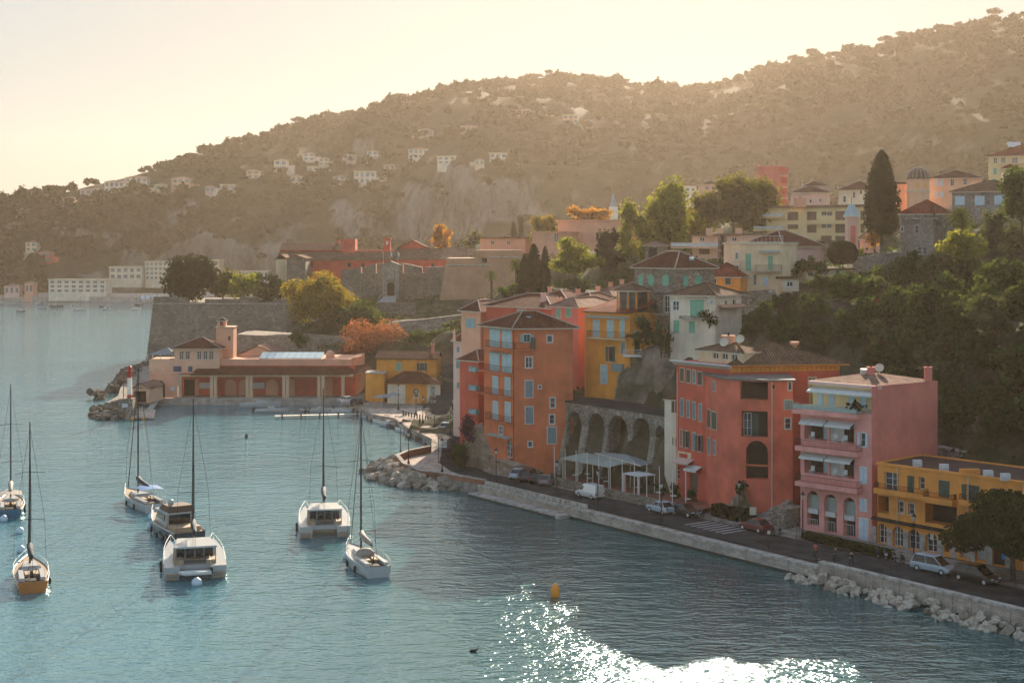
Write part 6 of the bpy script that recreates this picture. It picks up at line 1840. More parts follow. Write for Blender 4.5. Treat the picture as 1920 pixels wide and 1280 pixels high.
def harbour_house():
    C = crop(500, 430, 3.458)
    Y = 305
    b = ph('yellow_harbour_house', 'ochre yellow two-storey house with green shutters on the quay', 706, 818, 672, Y + 4, Y + 3, 8, ST['yellow'], zb=1.3, roof='gable', rise=1.3, rmat=M_RT1, over=.4, sc='g', trim='c',
           w=cw(500, 430, 3.458, 0, [(842, 866, 870, 916, 's'), (992, 866, 1022, 914, 'o', 'd')]))
    chimney(b.o, at(811, 660, Y + 6), b.z1 + .5, b.z1 + 3, ST['pinkside'], .7, .7)
    p = at(702, 720, Y + 2); mb = MB()
    P = [(p.x - 1.8, p.y - 1.2), (p.x - .2, p.y - 2.6), (p.x + 2.4, p.y - 2.6), (p.x + 2.6, p.y + 4), (p.x - 1.8, p.y + 4)]
    z1 = at(702, 700, Y).z; mb.prism(P, 1.3, z1); mb.build('curved_wing', ST['yellow'], b.o); mb = MB(); mb.prism([(p.x + (q[0] - p.x) * 1.04, p.y + (q[1] - p.y) * 1.04) for q in P], z1 + .002, z1 + .15); mb.build('coping', M_COPE, b.o)
    A, K = at(726, 718, Y - 3), at(826, 718, Y - 5)
    c = [Vector(xy(A)), Vector(xy(K)), Vector(xy(K)) + Vector((-.6, 6.5)), Vector(xy(A)) + Vector((0, 6.5))]
    e = Bld('x', '', c, 1.3, A.z, ST['yellow'], trim=None); e.win(0, *C(952, 1032), *C(984, 1090), 'g', 'd', None, True); r0 = e.o; e.o = b.o; e.done(); bpy.data.objects.remove(r0)
    for x0, x1 in ((785, 900), (1040, 1126)):
        r = e.f[0].rect(*C(x0, 1006), *C(x1, 1104)); mb = MB(); e.f[0].box(mb, max(0, r[0]), min(e.f[0].L, r[1]), 1.32, r[3], .0, .03); q = mb.build('grey_panel', ST['white'], b.o)
    r = e.f[0].rect(*C(1063, 1020), *C(1090, 1078)); window(b.o, e.f[0], r, 's', 't', 'c')
    mb = MB(); g = [Vector((p.x, p.y, A.z)) for p in offset_poly(c, .5)]; top = [Vector((c[3].x + 3, c[3].y, A.z + 2.0)), Vector((c[2].x - 4, c[2].y, A.z + 2.0))]
    roof_faces(mb, [[g[0], g[1], top[1], top[0]], [g[1], g[2], top[1]], [g[3], g[0], top[0]]]); mb.build('front_roof', M_RT1, b.o)
    # parasols and terrace clutter left of the house
    for i, (px, py, lb) in enumerate(((737, 751, 'white cafe parasol nearest the ochre harbour house'), (716, 755, 'second white cafe parasol by the quay edge'))):
        q = gnd(px, py + 8, 1.5); t = thing('parasol', lb, 'parasol', q, 'cafe parasols')
        MB().tube(q, q + Vector((0, 0, 2.5)), .05, n=5).build('pole', M_WHITE, t); m = MB(); m.lathe((q.x, q.y, q.z + 2.1), [(1.9, 0), (1.8, .1), (.1, .55)], 8); m.build('canopy', MATS['white_canvas'], t)
harbour_house()

def fort():
    Y = 402.0
    X = lambda px, y=Y: (px - CX) * y / F
    Zp = lambda py, y=Y: HC - (py - HY) * y / F
    # sea bastion with battered walls
    t = thing('sea_bastion', 'dark battered stone bastion of the fort rising from the sea', 'fort', (X(400), Y, 0))
    mb = MB(); zt = Zp(568)
    top = [(X(287), Y), (X(548), Y - 2), (X(548), Y + 40), (X(290, Y + 40), Y + 40)]; bot = [(X(277), Y - 4), (X(548), Y - 6), (X(548), Y + 42), (X(280, Y + 40), Y + 42)]
    mb.mesh([(p[0], p[1], -2) for p in bot] + [(p[0], p[1], zt) for p in top], [(0, 1, 5, 4), (1, 2, 6, 5), (2, 3, 7, 6), (3, 0, 4, 7), (4, 5, 6, 7)]); mb.build('rampart', M_FORT, t)
    mb = MB(); o = [(top[0][0] - .3, top[0][1] - .3), (top[1][0], top[1][1] - .3)]
    mb.hexa([(o[0][0], o[0][1], zt - .3), (o[1][0], o[1][1], zt - .3), (o[1][0], o[1][1] + .6, zt - .3), (o[0][0], o[0][1] + .6, zt - .3), (o[0][0], o[0][1], zt), (o[1][0], o[1][1], zt), (o[1][0], o[1][1] + .6, zt), (o[0][0], o[0][1] + .6, zt)]); mb.build('string_course', M_COPE, t)
    xs = np.linspace(X(287), X(548), 9)
    for i in range(8):
        if i in (2, 6): continue
        h = random.uniform(1.0, 2.0); ya = Y + (Y - 2 - Y) * (i / 8)
        MB().box(xs[i] + .1, xs[i + 1] - .1, ya - .1, ya + 1.8, zt, zt + h).build('merlon', M_FORT, t)
    # lower revetment with path in front of the bastion
    mb = MB(); y2 = 352; a, b = X(440, y2), X(700, y2)
    mb.hexa([(a, y2, 0), (b, y2, 0), (b, y2 + 14, 0), (a, y2 + 20, 0), (a, y2 + 3, Zp(628, y2)), (b, y2 + 3, Zp(640, y2)), (b, y2 + 14, Zp(640, y2)), (a, y2 + 20, Zp(628, y2))])
    stone('tan_masonry', (.28, .23, .18), (.38, .32, .26), (.2, .17, .13), .7, (1, 1, 1.8), .04, moss=.3); o = mb.build('revetment', M_FORT); tag(o, 'sloping tan stone revetment behind the harbour building', 'wall')
    # curtain wall with gate
    t = thing('fort_gate', 'fort curtain wall with a pedimented gatehouse, arched portal and bridge', 'fort', (X(733), Y + 6, 18))
    Yc = Y + 6; zc0 = Zp(575, Yc) - 3
    for nm, x0, x1, yt0, yt1 in (('curtain', 640, 655, 506, 504), ('curtain', 655, 676, 504, 500), ('curtain', 682, 704, 500, 494), ('curtain', 709, 718, 494, 494), ('curtain', 749, 755, 494, 494), ('curtain', 758, 791, 494, 501), ('curtain', 797, 835, 501, 500)):
        mb = MB(); mb.hexa([(X(x0, Yc), Yc, zc0), (X(x1, Yc), Yc, zc0), (X(x1, Yc), Yc + 4, zc0), (X(x0, Yc), Yc + 4, zc0), (X(x0, Yc), Yc + 1, Zp(yt0, Yc)), (X(x1, Yc), Yc + 1, Zp(yt1, Yc)), (X(x1, Yc), Yc + 4, Zp(yt1, Yc)), (X(x0, Yc), Yc + 4, Zp(yt0, Yc))]); mb.build('curtain_wall', M_FORT, t)
    for x0, x1 in ((676, 682), (704, 709), (755, 758), (791, 797)):
        mb = MB(); mb.box(X(x0, Yc), X(x1, Yc), Yc + .9, Yc + 3.9, zc0, Zp(512, Yc)); mb.build('embrasure', M_FORT, t)
    g = Face((X(717, Yc), Yc - 1), (X(749, Yc), Yc - 1)); z0, z1 = Zp(548, Yc), Zp(497, Yc)
    r = g.rect(725, 529, 739.5, 548); r2 = g.rect(727, 503, 739, 524)
    mb = MB(); wall_face(mb, g, 0, g.L, z0 - 2, z1, [(r[0], r[1], z0 - 1.9, r[3], True, 2.0), (*r2, False, .35)]); mb.poly([g.p(-.5, z1), g.p(g.L + .5, z1), g.p(g.L / 2, Zp(489, Yc))]); mb.poly([g.p(-.5, z1), g.p(g.L / 2, Zp(489, Yc)), g.p(g.L / 2, Zp(489, Yc), -3), g.p(-.5, z1, -3)]); mb.poly([g.p(g.L + .5, z1, -3), g.p(g.L / 2, Zp(489, Yc), -3), g.p(g.L / 2, Zp(489, Yc)), g.p(g.L + .5, z1)])
    gt = mb.build('gatehouse', stone('gate_ashlar', (.36, .30, .23), (.46, .39, .31), (.2, .16, .13), .7, (1, 1, 1.8), .05), t)
    window(gt, g, (r[0], r[1], z0 - 1.9, r[3]), 'v', 'd', None, 2.0)
    mb = MB(); mb.poly([g.p(r2[0], r2[2], -.34), g.p(r2[1], r2[2], -.34), g.p(r2[1], r2[3], -.34), g.p(r2[0], r2[3], -.34)]); mb.build('panel', M_COPE, gt)
    for a in (.15, .75, g.L - 1.1, g.L - .5):
        mb = MB(); g.box(mb, a, a + .35, z0 - 1, z1 - .4, .0, .25); mb.build('pilaster', M_COPE, gt)
    mb = MB(); p, q = g.p(r[0] - .6, z0 - .9, 0), g.p(r[1] + .6, z0 - .9, 0); p2, q2 = at(708, 566, Yc - 12), at(742, 566, Yc - 12)
    mb.hexa([p - Vector((0, 0, .4)), p2 - Vector((0, 0, .4)), q2 - Vector((0, 0, .4)), q - Vector((0, 0, .4)), p, p2, q2, q]); br = mb.build('bridge', plain('bridge_boards', (.30, .30, .27), .8), t)
    for s, e in ((p, p2), (q, q2)): m = MB(); m.tube(s + Vector((0, 0, .9)), e + Vector((0, 0, .9)), .12, n=4); [m.tube(s.lerp(e, k / 5), s.lerp(e, k / 5) + Vector((0, 0, .9)), .08, n=4) for k in range(6)]; m.build('bridge_rail', M_COPE, br)
    for px in (719, 732.5, 746):
        m = MB(); m.tube((X(px, Yc), Yc, z1), (X(px, Yc), Yc, z1 + 4), .05, n=4); fp = m.build('flagpole', M_WHITE, t)
        if px != 719: m = MB(); m.mesh([(X(px, Yc) + .05, Yc, z1 + 3.9), (X(px, Yc) + .5, Yc + .2, z1 + 3.4), (X(px, Yc) + .45, Yc + .2, z1 + 2.3), (X(px, Yc) + .05, Yc, z1 + 2.6)], [(0, 1, 2, 3)]); m.build('flag', M_CHAIR, fp)
    # orange bastion right of the gate
    t = thing('orange_bastion', 'sunlit orange brick bastion with sloping face right of the gate', 'fort', (X(900), Y, 18))
    Yb = Y - 4; M_OB = stucco('orange_fort_stone', (.46, .26, .15), .5, sc=.2)
    for nm, x0, x1, yt, slope in (('bastion_face', 838, 982, 484, 15), ('upper_tier', 891, 980, 469, 0)):
        mb = MB(); mb.hexa([(X(x0 - slope, Yb), Yb - (3 if slope else 0), Zp(575, Yb)), (X(x1, Yb), Yb - (3 if slope else 0), Zp(575, Yb)), (X(x1, Yb), Yb + 20, Zp(575, Yb)), (X(x0 - slope, Yb), Yb + 20, Zp(575, Yb)), (X(x0, Yb), Yb + (0 if slope else 1.5), Zp(yt, Yb)), (X(x1, Yb), Yb + (0 if slope else 1.5), Zp(yt, Yb)), (X(x1, Yb), Yb + 20, Zp(yt, Yb)), (X(x0, Yb), Yb + 20, Zp(yt, Yb))]); mb.build(nm, M_OB, t)
    for x0, x1, y in ((838, 920, 497.5), (920, 982, 482)):
        mb = MB(); mb.tube((X(x0 - 2, Yb), Yb - .7, Zp(y, Yb)), (X(x1, Yb), Yb - .7, Zp(y, Yb)), .2, n=5); mb.build('string_course', M_COPE, t)
    mb = MB(); mb.box(X(904, Yb), X(913, Yb), Yb - .62, Yb - .2, Zp(492, Yb), Zp(484, Yb)); mb.build('niche', M_DARK, t)
    # fort buildings
    Yh = 432.0
    X = lambda px, y=Yh: (px - CX) * y / F
    Zp = lambda py, y=Yh: HC - (py - HY) * y / F
    t = thing('fort_barracks', 'long red fort barracks with stepped dark tile roofs', 'building', (X(690), Yh, 20))
    mb = MB(); mb.box(X(518), X(868), Yh, Yh + 8, 16, Zp(487)); mb.build('front_wall', ST['red2'], t)
    mb = MB(); roof_faces(mb, [[(X(516), Yh - .6, Zp(488)), (X(735), Yh - .6, Zp(488)), (X(735), Yh + 7, Zp(472, Yh + 7)), (X(516), Yh + 7, Zp(472, Yh + 7))]]); mb.build('lower_roof', M_RT2, t)
    mb = MB(); mb.box(X(518), X(735), Yh + 7, Yh + 16, 16, Zp(469, Yh + 7)); mb.build('rear_wall', ST['red2'], t)
    mb = MB(); roof_faces(mb, [[(X(516), Yh + 6.4, Zp(469, Yh + 7)), (X(640), Yh + 6.4, Zp(469, Yh + 7)), (X(640), Yh + 14, Zp(455, Yh + 14)), (X(516), Yh + 14, Zp(455, Yh + 14))]]); mb.build('upper_roof', M_RT1, t)
    mb = MB(); roof_faces(mb, [[(X(736), Yh - .6, Zp(487)), (X(870), Yh - .6, Zp(487)), (X(900), Yh + 9, Zp(466, Yh + 9)), (X(736), Yh + 9, Zp(466, Yh + 9))]]); mb.build('right_roof', M_RT2, t)
    c = [Vector((X(738), Yh + 9)), Vector((X(802), Yh + 9)), Vector((X(802), Yh + 22)), Vector((X(738), Yh + 22))]
    mb = MB(); mb.prism([xy(p) for p in c], 18, Zp(467, Yh + 9)); mb.build('gable_block', ST['red2'], t); gable_roof(t, c, Zp(467, Yh + 9), 2.8, M_RT1, .4, along=True, wallmat=ST['red2'])
    mb = MB(); mb.box(X(637), X(662), Yh + 6, Yh + 12, 20, Zp(448, Yh + 6)); mb.build('stair_tower', ST['red2'], t)
    bx = X(721); mb = MB(); mb.box(bx - 1.0, bx + 1.0, Yh + 9, Yh + 11, 22, Zp(449, Yh + 9)); mb.box(bx - 1.3, bx + 1.3, Yh + 8.7, Yh + 11.3, Zp(449, Yh + 9) + .002, Zp(447, Yh + 9)); tr = mb.build('bell_turret', ST['red2'], t)
    mb = MB(); mb.box(bx - .35, bx + .35, Yh + 8.97, Yh + 8.99, Zp(459, Yh + 9), Zp(452, Yh + 9)); mb.build('opening', M_CHAIR, tr)
    for px in (583, 655, 680, 812): mb = MB(); z = Zp(487); mb.box(X(px) - .5, X(px) + .5, Yh - .05, Yh - .001, z - 2.2, z - 1.0); mb.build('window', M_DARK, t)
    chimney(t, (X(624), Yh + 13), Zp(458), Zp(449), ST['red2'], .8, .8)
    A, K = (X(538, 420), 420), (X(573, 420), 420)
    b = Bld('fort_chapel', 'brown stone chapel with shallow gable at the left end of the barracks', [A, K, (K[0], 432), (A[0], 432)], 15, Zp(484, 420), M_FORT, trim=None); b.done(); gable_roof(b.o, b.c, b.z1, 1.0, M_RT2, .3, along=True, wallmat=M_FORT)
    b = Bld('fort_annex', 'tan stone end house of the fort with tiled roof above the garden', [(X(517, 424), 424), (X(538, 424), 424), (X(538, 424), 436), (X(517, 424), 436)], 15, Zp(486, 424), ST['cream'], trim=None); b.done(); gable_roof(b.o, b.c, b.z1, 1.5, M_RT2, .3)
    # low stone walls and parked lane under the gate
    Yw = 385
    X = lambda px, y=Yw: (px - CX) * y / F
    Zp = lambda py, y=Yw: HC - (py - HY) * y / F
    t = thing('moat_wall', 'crumbling low stone wall below the fort bridge', 'wall', (X(740), Yw, 14))
    for x0, x1, a, b in ((705, 742, 567, 567), (742, 779, 567, 568)):
        mb = MB(); mb.hexa([(X(x0), Yw, Zp(596)), (X(x1), Yw, Zp(596)), (X(x1), Yw + 2, Zp(596)), (X(x0), Yw + 2, Zp(596)), (X(x0), Yw, Zp(a)), (X(x1), Yw, Zp(b)), (X(x1), Yw + 2, Zp(b)), (X(x0), Yw + 2, Zp(a))]); mb.build('masonry', M_FORT, t)
    t = thing('slope_wall', 'long tan retaining wall slanting across the slope below the bastion', 'wall', (X(820), 350, 10))
    Yw = 350
    for x0, x1, a, b, c, d in ((735, 800, 604, 598, 620, 622), (800, 866, 598, 590, 622, 628)):
        mb = MB(); mb.hexa([(X(x0, Yw), Yw, Zp(c, Yw)), (X(x1, Yw), Yw, Zp(d, Yw)), (X(x1, Yw), Yw + 3, Zp(d, Yw)), (X(x0, Yw), Yw + 3, Zp(c, Yw)), (X(x0, Yw), Yw + 1, Zp(a, Yw)), (X(x1, Yw), Yw + 1, Zp(b, Yw)), (X(x1, Yw), Yw + 3, Zp(b, Yw)), (X(x0, Yw), Yw + 3, Zp(a, Yw))]); mb.build('masonry', MATS['tan_masonry'], t)
fort()

# ---------------------------------------------------------------- trees and shrubs
def ray_ground(px, py, y0=130, y1=520):
    y = y0
    while y < y1:
        p = at(px, py, y)
        if p.z <= ground_z(p.x, p.y): return p
        y += 1.0
    return None
FOOT2 = [offset_poly(c, 1.2) for c in FOOT]
def free(x, y): return not any(inside(x, y, [xy(q) for q in c]) for c in FOOT2)

def tree_px(name, label, x0, x1, yt, yb, Y, mat, shape='round', n=14, cat='tree', leaf=None, per=None, lump=.42, trunk=None, bare=False, crown=None, seed=None, group=None):
    """tree whose crown spans x0..x1 and whose height runs from row yt to the foot at row yb, at depth Y"""
    b = at((x0 + x1) / 2, yb, Y); h = (yb - yt) * Y / F; rx = (x1 - x0) * Y / F / 2
    rz = crown if crown else h * .45
    leaf = leaf or max(.26, Y / 720)
    per = per or 3.2 / leaf ** 2
    return make_tree(name, label, cat, b, h, rx / .86, rz, LM[mat], shape, n, leaf, per, trunk or max(.16, rx * .05), lump, seed, group, bare)

def cypress(label, px, yt, yb, Y, w, mat='cypress', group=None, name='cypress_tree', n=2200, leaf=None):
    """dense spindle of upright sprays on a short trunk"""
    b = at(px, yb, Y); h = (yb - yt) * Y / F; r = w * Y / F / 2
    rng = np.random.default_rng(int(px))
    t = thing(name, label, 'tree', b, group)
    u = rng.random(n) ** .85; z = .06 + .94 * u
    prof = np.interp(z, [.06, .12, .3, .55, .8, .95, 1], [.45, .85, 1, .88, .55, .26, .04])
    a = rng.uniform(0, 6.283, n); lob = 1 + .1 * np.sin(a * 5 + z * 9) + .08 * np.sin(a * 11 - z * 30)
    rr = r * prof * lob * (.72 + .3 * rng.random(n))
    P = np.stack([rr * np.cos(a), rr * np.sin(a), z * h], axis=1) + np.array(b)
    V, Fc = leaf_cloud(P, leaf or max(.16, r * .13), rng, up=-.1)
    mb = MB(); k = 12; zz = [.07, .12, .3, .55, .8, .96]
    mb.lathe(b, [(r * .8 * float(np.interp(q, [.06, .12, .3, .55, .8, .95, 1], [.45, .85, 1, .88, .55, .26, .04])), q * h) for q in zz], k)
    V2 = np.array(mb.v); F2 = np.array([f for f in mb.f if len(f) == 4])
    np_mesh('crown', np.concatenate([V, V2]), np.concatenate([Fc, F2 + len(V)]), LM[mat], t)
    MB().tube(b - Vector((0, 0, .8)), b + Vector((0, 0, h * .2)), r * .12, r * .08, 7).build('trunk', BARK, t)
    return t

def palm(label, px, yt, yb, Y, w, nf=34, trunk=.22, seed=1):
    b = at(px, yb, Y); top = at(px, yt, Y).z; r = w * Y / F / 2
    rng = np.random.default_rng(seed)
    t = thing('palm_tree', label, 'tree', b)
    hz = top - r * .55
    mb = MB(); mb.path([b - Vector((0, 0, .6)), b + Vector((.1, 0, (hz - b.z) * .5)), Vector((b.x, b.y, hz))], [trunk * 1.4, trunk, trunk * 1.1], 8); mb.build('trunk', BARK, t)
    V, Fs = [], []
    for i in range(nf):
        a = 2.39996 * i; el = R(80 - 110 * i / nf) ; L = r * rng.uniform(.9, 1.15)
        d = np.array([math.cos(a), math.sin(a)]); pts = []
        for k in range(9):
            q = k / 8; x = L * q * math.cos(el) * (1 - .1 * q); z = L * q * math.sin(el) - L * .62 * q * q
            pts.append(np.array([b.x + d[0] * x, b.y + d[1] * x, hz + z]))
        side = np.array([-d[1], d[0], 0])
        for k in range(8):     # leaflets hang in pairs off the rib
            for s in (-1, 1):
                for m in (0, .5):
                    p0 = pts[k] * (1 - m) + pts[k + 1] * m; wd = L * .2 * math.sin(math.pi * min(1, (k + m + .8) / 8.6)) + .05
                    o = len(V) ; tip = p0 + side * s * wd + (pts[k + 1] - pts[k]) * .9 + np.array([0, 0, -wd * .35])
                    V += [p0, p0 + (pts[k + 1] - pts[k]) * .33, tip, tip - (pts[k + 1] - pts[k]) * .1]; Fs.append((o, o + 1, o + 2, o + 3))
    np_mesh('fronds', np.array(V), np.array(Fs), LM['palm'], t)
    return t

def shrub(name, label, p, r, h, mat, leaf=.2, n=8, group=None, cat='shrub'):
    rng = np.random.default_rng(int(abs(p[0] * 91 + p[1] * 37)))
    cl = crown_clumps(r, h * .5, n, rng, 'round', .5); cl = [(c[0], c[1], c[2] + h * .45) + tuple(c[3:]) for c in cl]
    P = clump_points(cl, 2.6 / leaf ** 2, rng, .55); V, Fc = leaf_cloud(P, leaf, rng)
    V2, F2 = crown_core(cl, rng)
    t = thing(name, label, cat, p, group)
    np_mesh('foliage', np.concatenate([V, V2]) + np.array(p), np.concatenate([Fc, F2 + len(V)]), LM[mat], t)
    m = MB(); pv = Vector(p)
    for k in range(4): m.tube(pv - Vector((0, 0, .3)), pv + Vector((rng.normal() * r * .3, rng.normal() * r * .3, h * .5)), .06, .03, 5)
    m.build('stems', BARK, t)
    return t

# fort and harbour
tree_px('cedar_tree', 'dark ragged cedar on the sea bastion', 304, 404, 470, 572, 410, 'cypress', 'round', 26, lump=.42, crown=8)
tree_px('garden_tree', 'yellow-green garden tree right of the dark cedar', 386, 450, 500, 570, 412, 'grove', 'round', 14)
tree_px('garden_tree', 'dark green garden tree third from the cedar', 428, 488, 508, 570, 408, 'lime', 'round', 14)
tree_px('garden_tree', 'olive garden tree left of the barracks corner', 464, 526, 512, 572, 414, 'oak', 'round', 14)
tree_px('garden_tree', 'round dark tree against the barracks end', 496, 556, 520, 574, 406, 'oak', 'round', 14)
tree_px('golden_tree', 'big golden-green autumn tree below the barracks', 542, 678, 489, 632, 374, 'gold', 'round', 26, lump=.38, trunk=.5, leaf=.29)
tree_px('garden_tree', 'green bushy tree at the foot of the golden tree', 628, 722, 566, 626, 366, 'oak', 'round', 12, leaf=.4)
tree_px('garden_tree', 'small yellow bush beside the golden tree', 690, 724, 588, 624, 360, 'lime', 'round', 8, leaf=.4)
tree_px('russet_tree', 'left russet autumn tree behind the harbour building', 626, 708, 604, 690, 338, 'russet', 'round', 18, leaf=.22, per=30, bare=True, crown=5.2)
tree_px('russet_tree', 'right russet autumn tree behind the ochre harbour house', 680, 768, 598, 690, 342, 'russet', 'round', 18, leaf=.22, per=30, bare=True, crown=5.4)
for i, (x, y, w, m, lb) in enumerate(((790, 640, 60, 'oak', 'dark bank shrub right of the russet trees'), (830, 636, 60, 'oak', 'dark bank shrub above the harbour street'), (770, 668, 40, 'oak', 'low shrub behind the chimney of the harbour house'), (850, 612, 40, 'olive', 'pale shrub under the slope wall'), (560, 640, 40, 'oak', 'shrub on the revetment under the golden tree'))):
    p = at(x, y + 12, 340); shrub('bank_shrub', lb, p, w * 340 / F / 2, 4.5, m, .4, 9, 'shrubs on the harbour bank')
tree_px('orange_tree', 'small rounded orange tree on the fort roofline', 805, 854, 420, 478, 455, 'orange', 'round', 12, leaf=.5)
tree_px('olive_tree', 'sparse olive tree right of the small orange tree', 858, 908, 433, 478, 458, 'olive', 'round', 9, leaf=.5, per=6)
cypress('left of two thin cypresses on the fort skyline', 963, 415, 452, 480, 13, group='thin cypresses on the fort', n=500)
cypress('taller right one of two thin cypresses on the fort skyline', 977, 404, 452, 482, 11, group='thin cypresses on the fort', n=500)
tree_px('orange_tree', 'golden-brown round tree left of the brick barracks', 983, 1044, 402, 462, 425, 'gold', 'round', 14, leaf=.5)
tree_px('orange_tree', 'wide orange autumn tree behind the brick barracks', 1066, 1150, 377, 440, 430, 'orange', 'round', 16, leaf=.5)
palm('slim palm in front of the orange bastion', 921, 505, 566, 335, 30, 30, .25, 2)
palm('bushy palm beside the dark cypress cluster', 968, 482, 540, 320, 40, 34, .3, 4)
for x, yt, w, lb in ((985, 478, 34, 'left dark cypress of the cluster behind the wide red house'), (1001, 458, 36, 'tallest dark cypress of the cluster behind the wide red house'), (1022, 462, 24, 'right dark cypress of the cluster beside the lime tree')):
    cypress(lb, x, yt, 560, 292, w, group='dark cypress cluster', n=1500)
tree_px('lime_tree', 'bright lime-green tree in front of the brick barracks', 1030, 1126, 444, 535, 286, 'lime', 'round', 20, lump=.34, leaf=.34)
tree_px('conifer_tree', 'dark broad conifer right of the lime tree', 1116, 1176, 436, 525, 290, 'cypress', 'upright', 18, leaf=.34, lump=.5)
tree_px('plane_tree', 'left upright plane tree with yellow edges', 1156, 1218, 384, 500, 300, 'lime', 'upright', 16, leaf=.36, lump=.5, crown=6.5)
tree_px('plane_tree', 'tall central plane tree backlit yellow-green', 1200, 1300, 352, 492, 304, 'lime', 'upright', 24, leaf=.36, lump=.46, crown=8, trunk=.4)
tree_px('plane_tree', 'yellow plane tree filling the gap beside the round trees', 1268, 1326, 400, 490, 312, 'gold', 'upright', 14, leaf=.36, lump=.5, crown=5)
tree_px('round_tree', 'left low part tree of the big dark green group', 1286, 1366, 350, 460, 322, 'grove', 'round', 16, leaf=.36, lump=.44, crown=5.6)
tree_px('round_tree', 'highest middle tree of the big dark green group', 1326, 1430, 318, 460, 324, 'grove', 'round', 22, leaf=.36, lump=.42, crown=7.6)
tree_px('round_tree', 'right tree of the big dark green group by the tower block', 1388, 1464, 334, 458, 320, 'grove', 'round', 16, leaf=.36, lump=.44, crown=6.4)
for x0, x1, yt, yb, Y, m, lb in ((1040, 1110, 520, 560, 280, 'oak', 'dark undergrowth tree below the lime tree'), (1110, 1190, 505, 552, 282, 'oak', 'dark undergrowth tree left of the stone house roof'), (930, 985, 525, 572, 300, 'oak', 'low dark tree left of the cypress cluster'), (1160, 1210, 480, 530, 286, 'olive', 'dull green tree under the left plane tree')):
    tree_px('garden_tree', lb, x0, x1, yt, yb, Y, m, 'round', 10, leaf=.34)
# right hill top
cypress('tall broad dark cypress beside the bell turret', 1653, 283, 452, 250, 66, n=6500, leaf=.24)
p = at(1580, 498, 233); t = thing('clipped_bush', 'smooth clipped dark globe bush by the garden wall', 'shrub', p)
rng = np.random.default_rng(8); d = rng.normal(size=(2600, 3)); d /= np.linalg.norm(d, axis=1)[:, None]; d[:, 2] = np.clip(d[:, 2], -.8, 1)
P = d * np.array([2.4, 2.4, 1.95]) * (1 + .05 * rng.random(2600))[:, None] + np.array([p.x, p.y, p.z + 2.0]); V, Fc = leaf_cloud(P, .16, rng); m_ = MB(); m_.blob((p.x, p.y, p.z + 2), (2.3, 2.3, 1.85), 3, .04, 2); V2 = np.array(m_.v); F2 = np.array(m_.f)
np_mesh('foliage', np.concatenate([V, V2]), np.concatenate([Fc, np.concatenate([F2, F2[:, 2:3]], axis=1) + len(V)]), LM['cypress'], t)
MB().tube(p - Vector((0, 0, 1)), p + Vector((0, 0, 1)), .15, .1, 6).build('stem', BARK, t)
shrub('autumn_shrub', 'glowing orange shrub at the foot of the tall cypress', at(1640, 472, 247), 1.6, 4.0, 'orange', .22, 8)
shrub('autumn_shrub', 'yellow-lit shrub by the clipped globe bush', at(1612, 486, 238), 1.3, 2.2, 'lime', .2, 7)
palm('big feathery palm below the stone villa', 1800, 384, 470, 236, 74, 46, .45, 7)
tree_px('hill_tree', 'dark evergreen at the right edge beside the stone villa', 1872, 1960, 308, 440, 226, 'oak', 'round', 22, leaf=.3)
tree_px('hill_tree', 'grey-green olive tree right of the palm', 1838, 1886, 385, 452, 230, 'olive', 'round', 14, leaf=.26)
tree_px('hill_tree', 'light green shrubby tree under the palm', 1770, 1850, 432, 505, 222, 'lime', 'round', 14, leaf=.26)
# wooded slope on the right: each tree its own, placed on the ground
sites = [(1905, 470, 62, 70, 'olive'), (1860, 470, 60, 66, 'olive'), (1700, 520, 64, 64, 'oak'), (1750, 520, 70, 70, 'olive'), (1815, 530, 80, 74, 'oak'), (1880, 540, 90, 90, 'oak'), (1655, 545, 56, 60, 'oak'), (1600, 545, 60, 52, 'oak'), (1545, 548, 60, 50, 'oak'),
         (1490, 555, 60, 50, 'oak'), (1470, 590, 60, 56, 'pine'), (1520, 600, 66, 60, 'oak'), (1575, 600, 66, 64, 'oak'), (1625, 610, 60, 70, 'oak'), (1690, 590, 80, 90, 'oak'), (1745, 600, 84, 90, 'pine'), (1805, 610, 90, 96, 'oak'), (1870, 630, 100, 110, 'olive'), (1925, 620, 100, 120, 'pine'),
         (1430, 610, 56, 50, 'oak'), (1465, 640, 56, 50, 'oak'), (1405, 640, 44, 40, 'oak'), (1650, 665, 54, 70, 'olive'), (1700, 690, 84, 96, 'oak'), (1760, 700, 96, 110, 'olive'), (1830, 710, 110, 120, 'pine'), (1905, 730, 110, 130, 'oak'), (1690, 745, 66, 70, 'oak'), (1770, 770, 90, 90, 'oak'),
         (1850, 790, 100, 90, 'pine'), (1930, 800, 90, 90, 'oak'), (1600, 650, 40, 44, 'oak'), (1500, 645, 50, 40, 'pine'), (1640, 700, 50, 56, 'oak'), (1790, 660, 80, 80, 'oak'), (1850, 580, 70, 80, 'oak'), (1770, 560, 70, 70, 'oak'), (1660, 620, 60, 66, 'pine'), (1720, 640, 70, 80, 'oak'), (1560, 575, 60, 56, 'oak'), (1590, 630, 56, 60, 'oak'), (1545, 640, 56, 52, 'oak'), (1615, 570, 56, 60, 'olive'), (1510, 565, 50, 46, 'pine'), (1440, 590, 50, 44, 'oak'), (1485, 615, 50, 44, 'oak'), (1745, 770, 70, 80, 'olive'), (1800, 800, 80, 84, 'oak'), (1868, 830, 84, 76, 'oak'), (1735, 700, 70, 80, 'oak'), (1775, 730, 76, 84, 'olive')]
kinds = {'oak': ('evergreen_oak', 'dark evergreen oak'), 'olive': ('olive_tree', 'grey-green olive'), 'pine': ('slope_pine', 'deep green pine')}
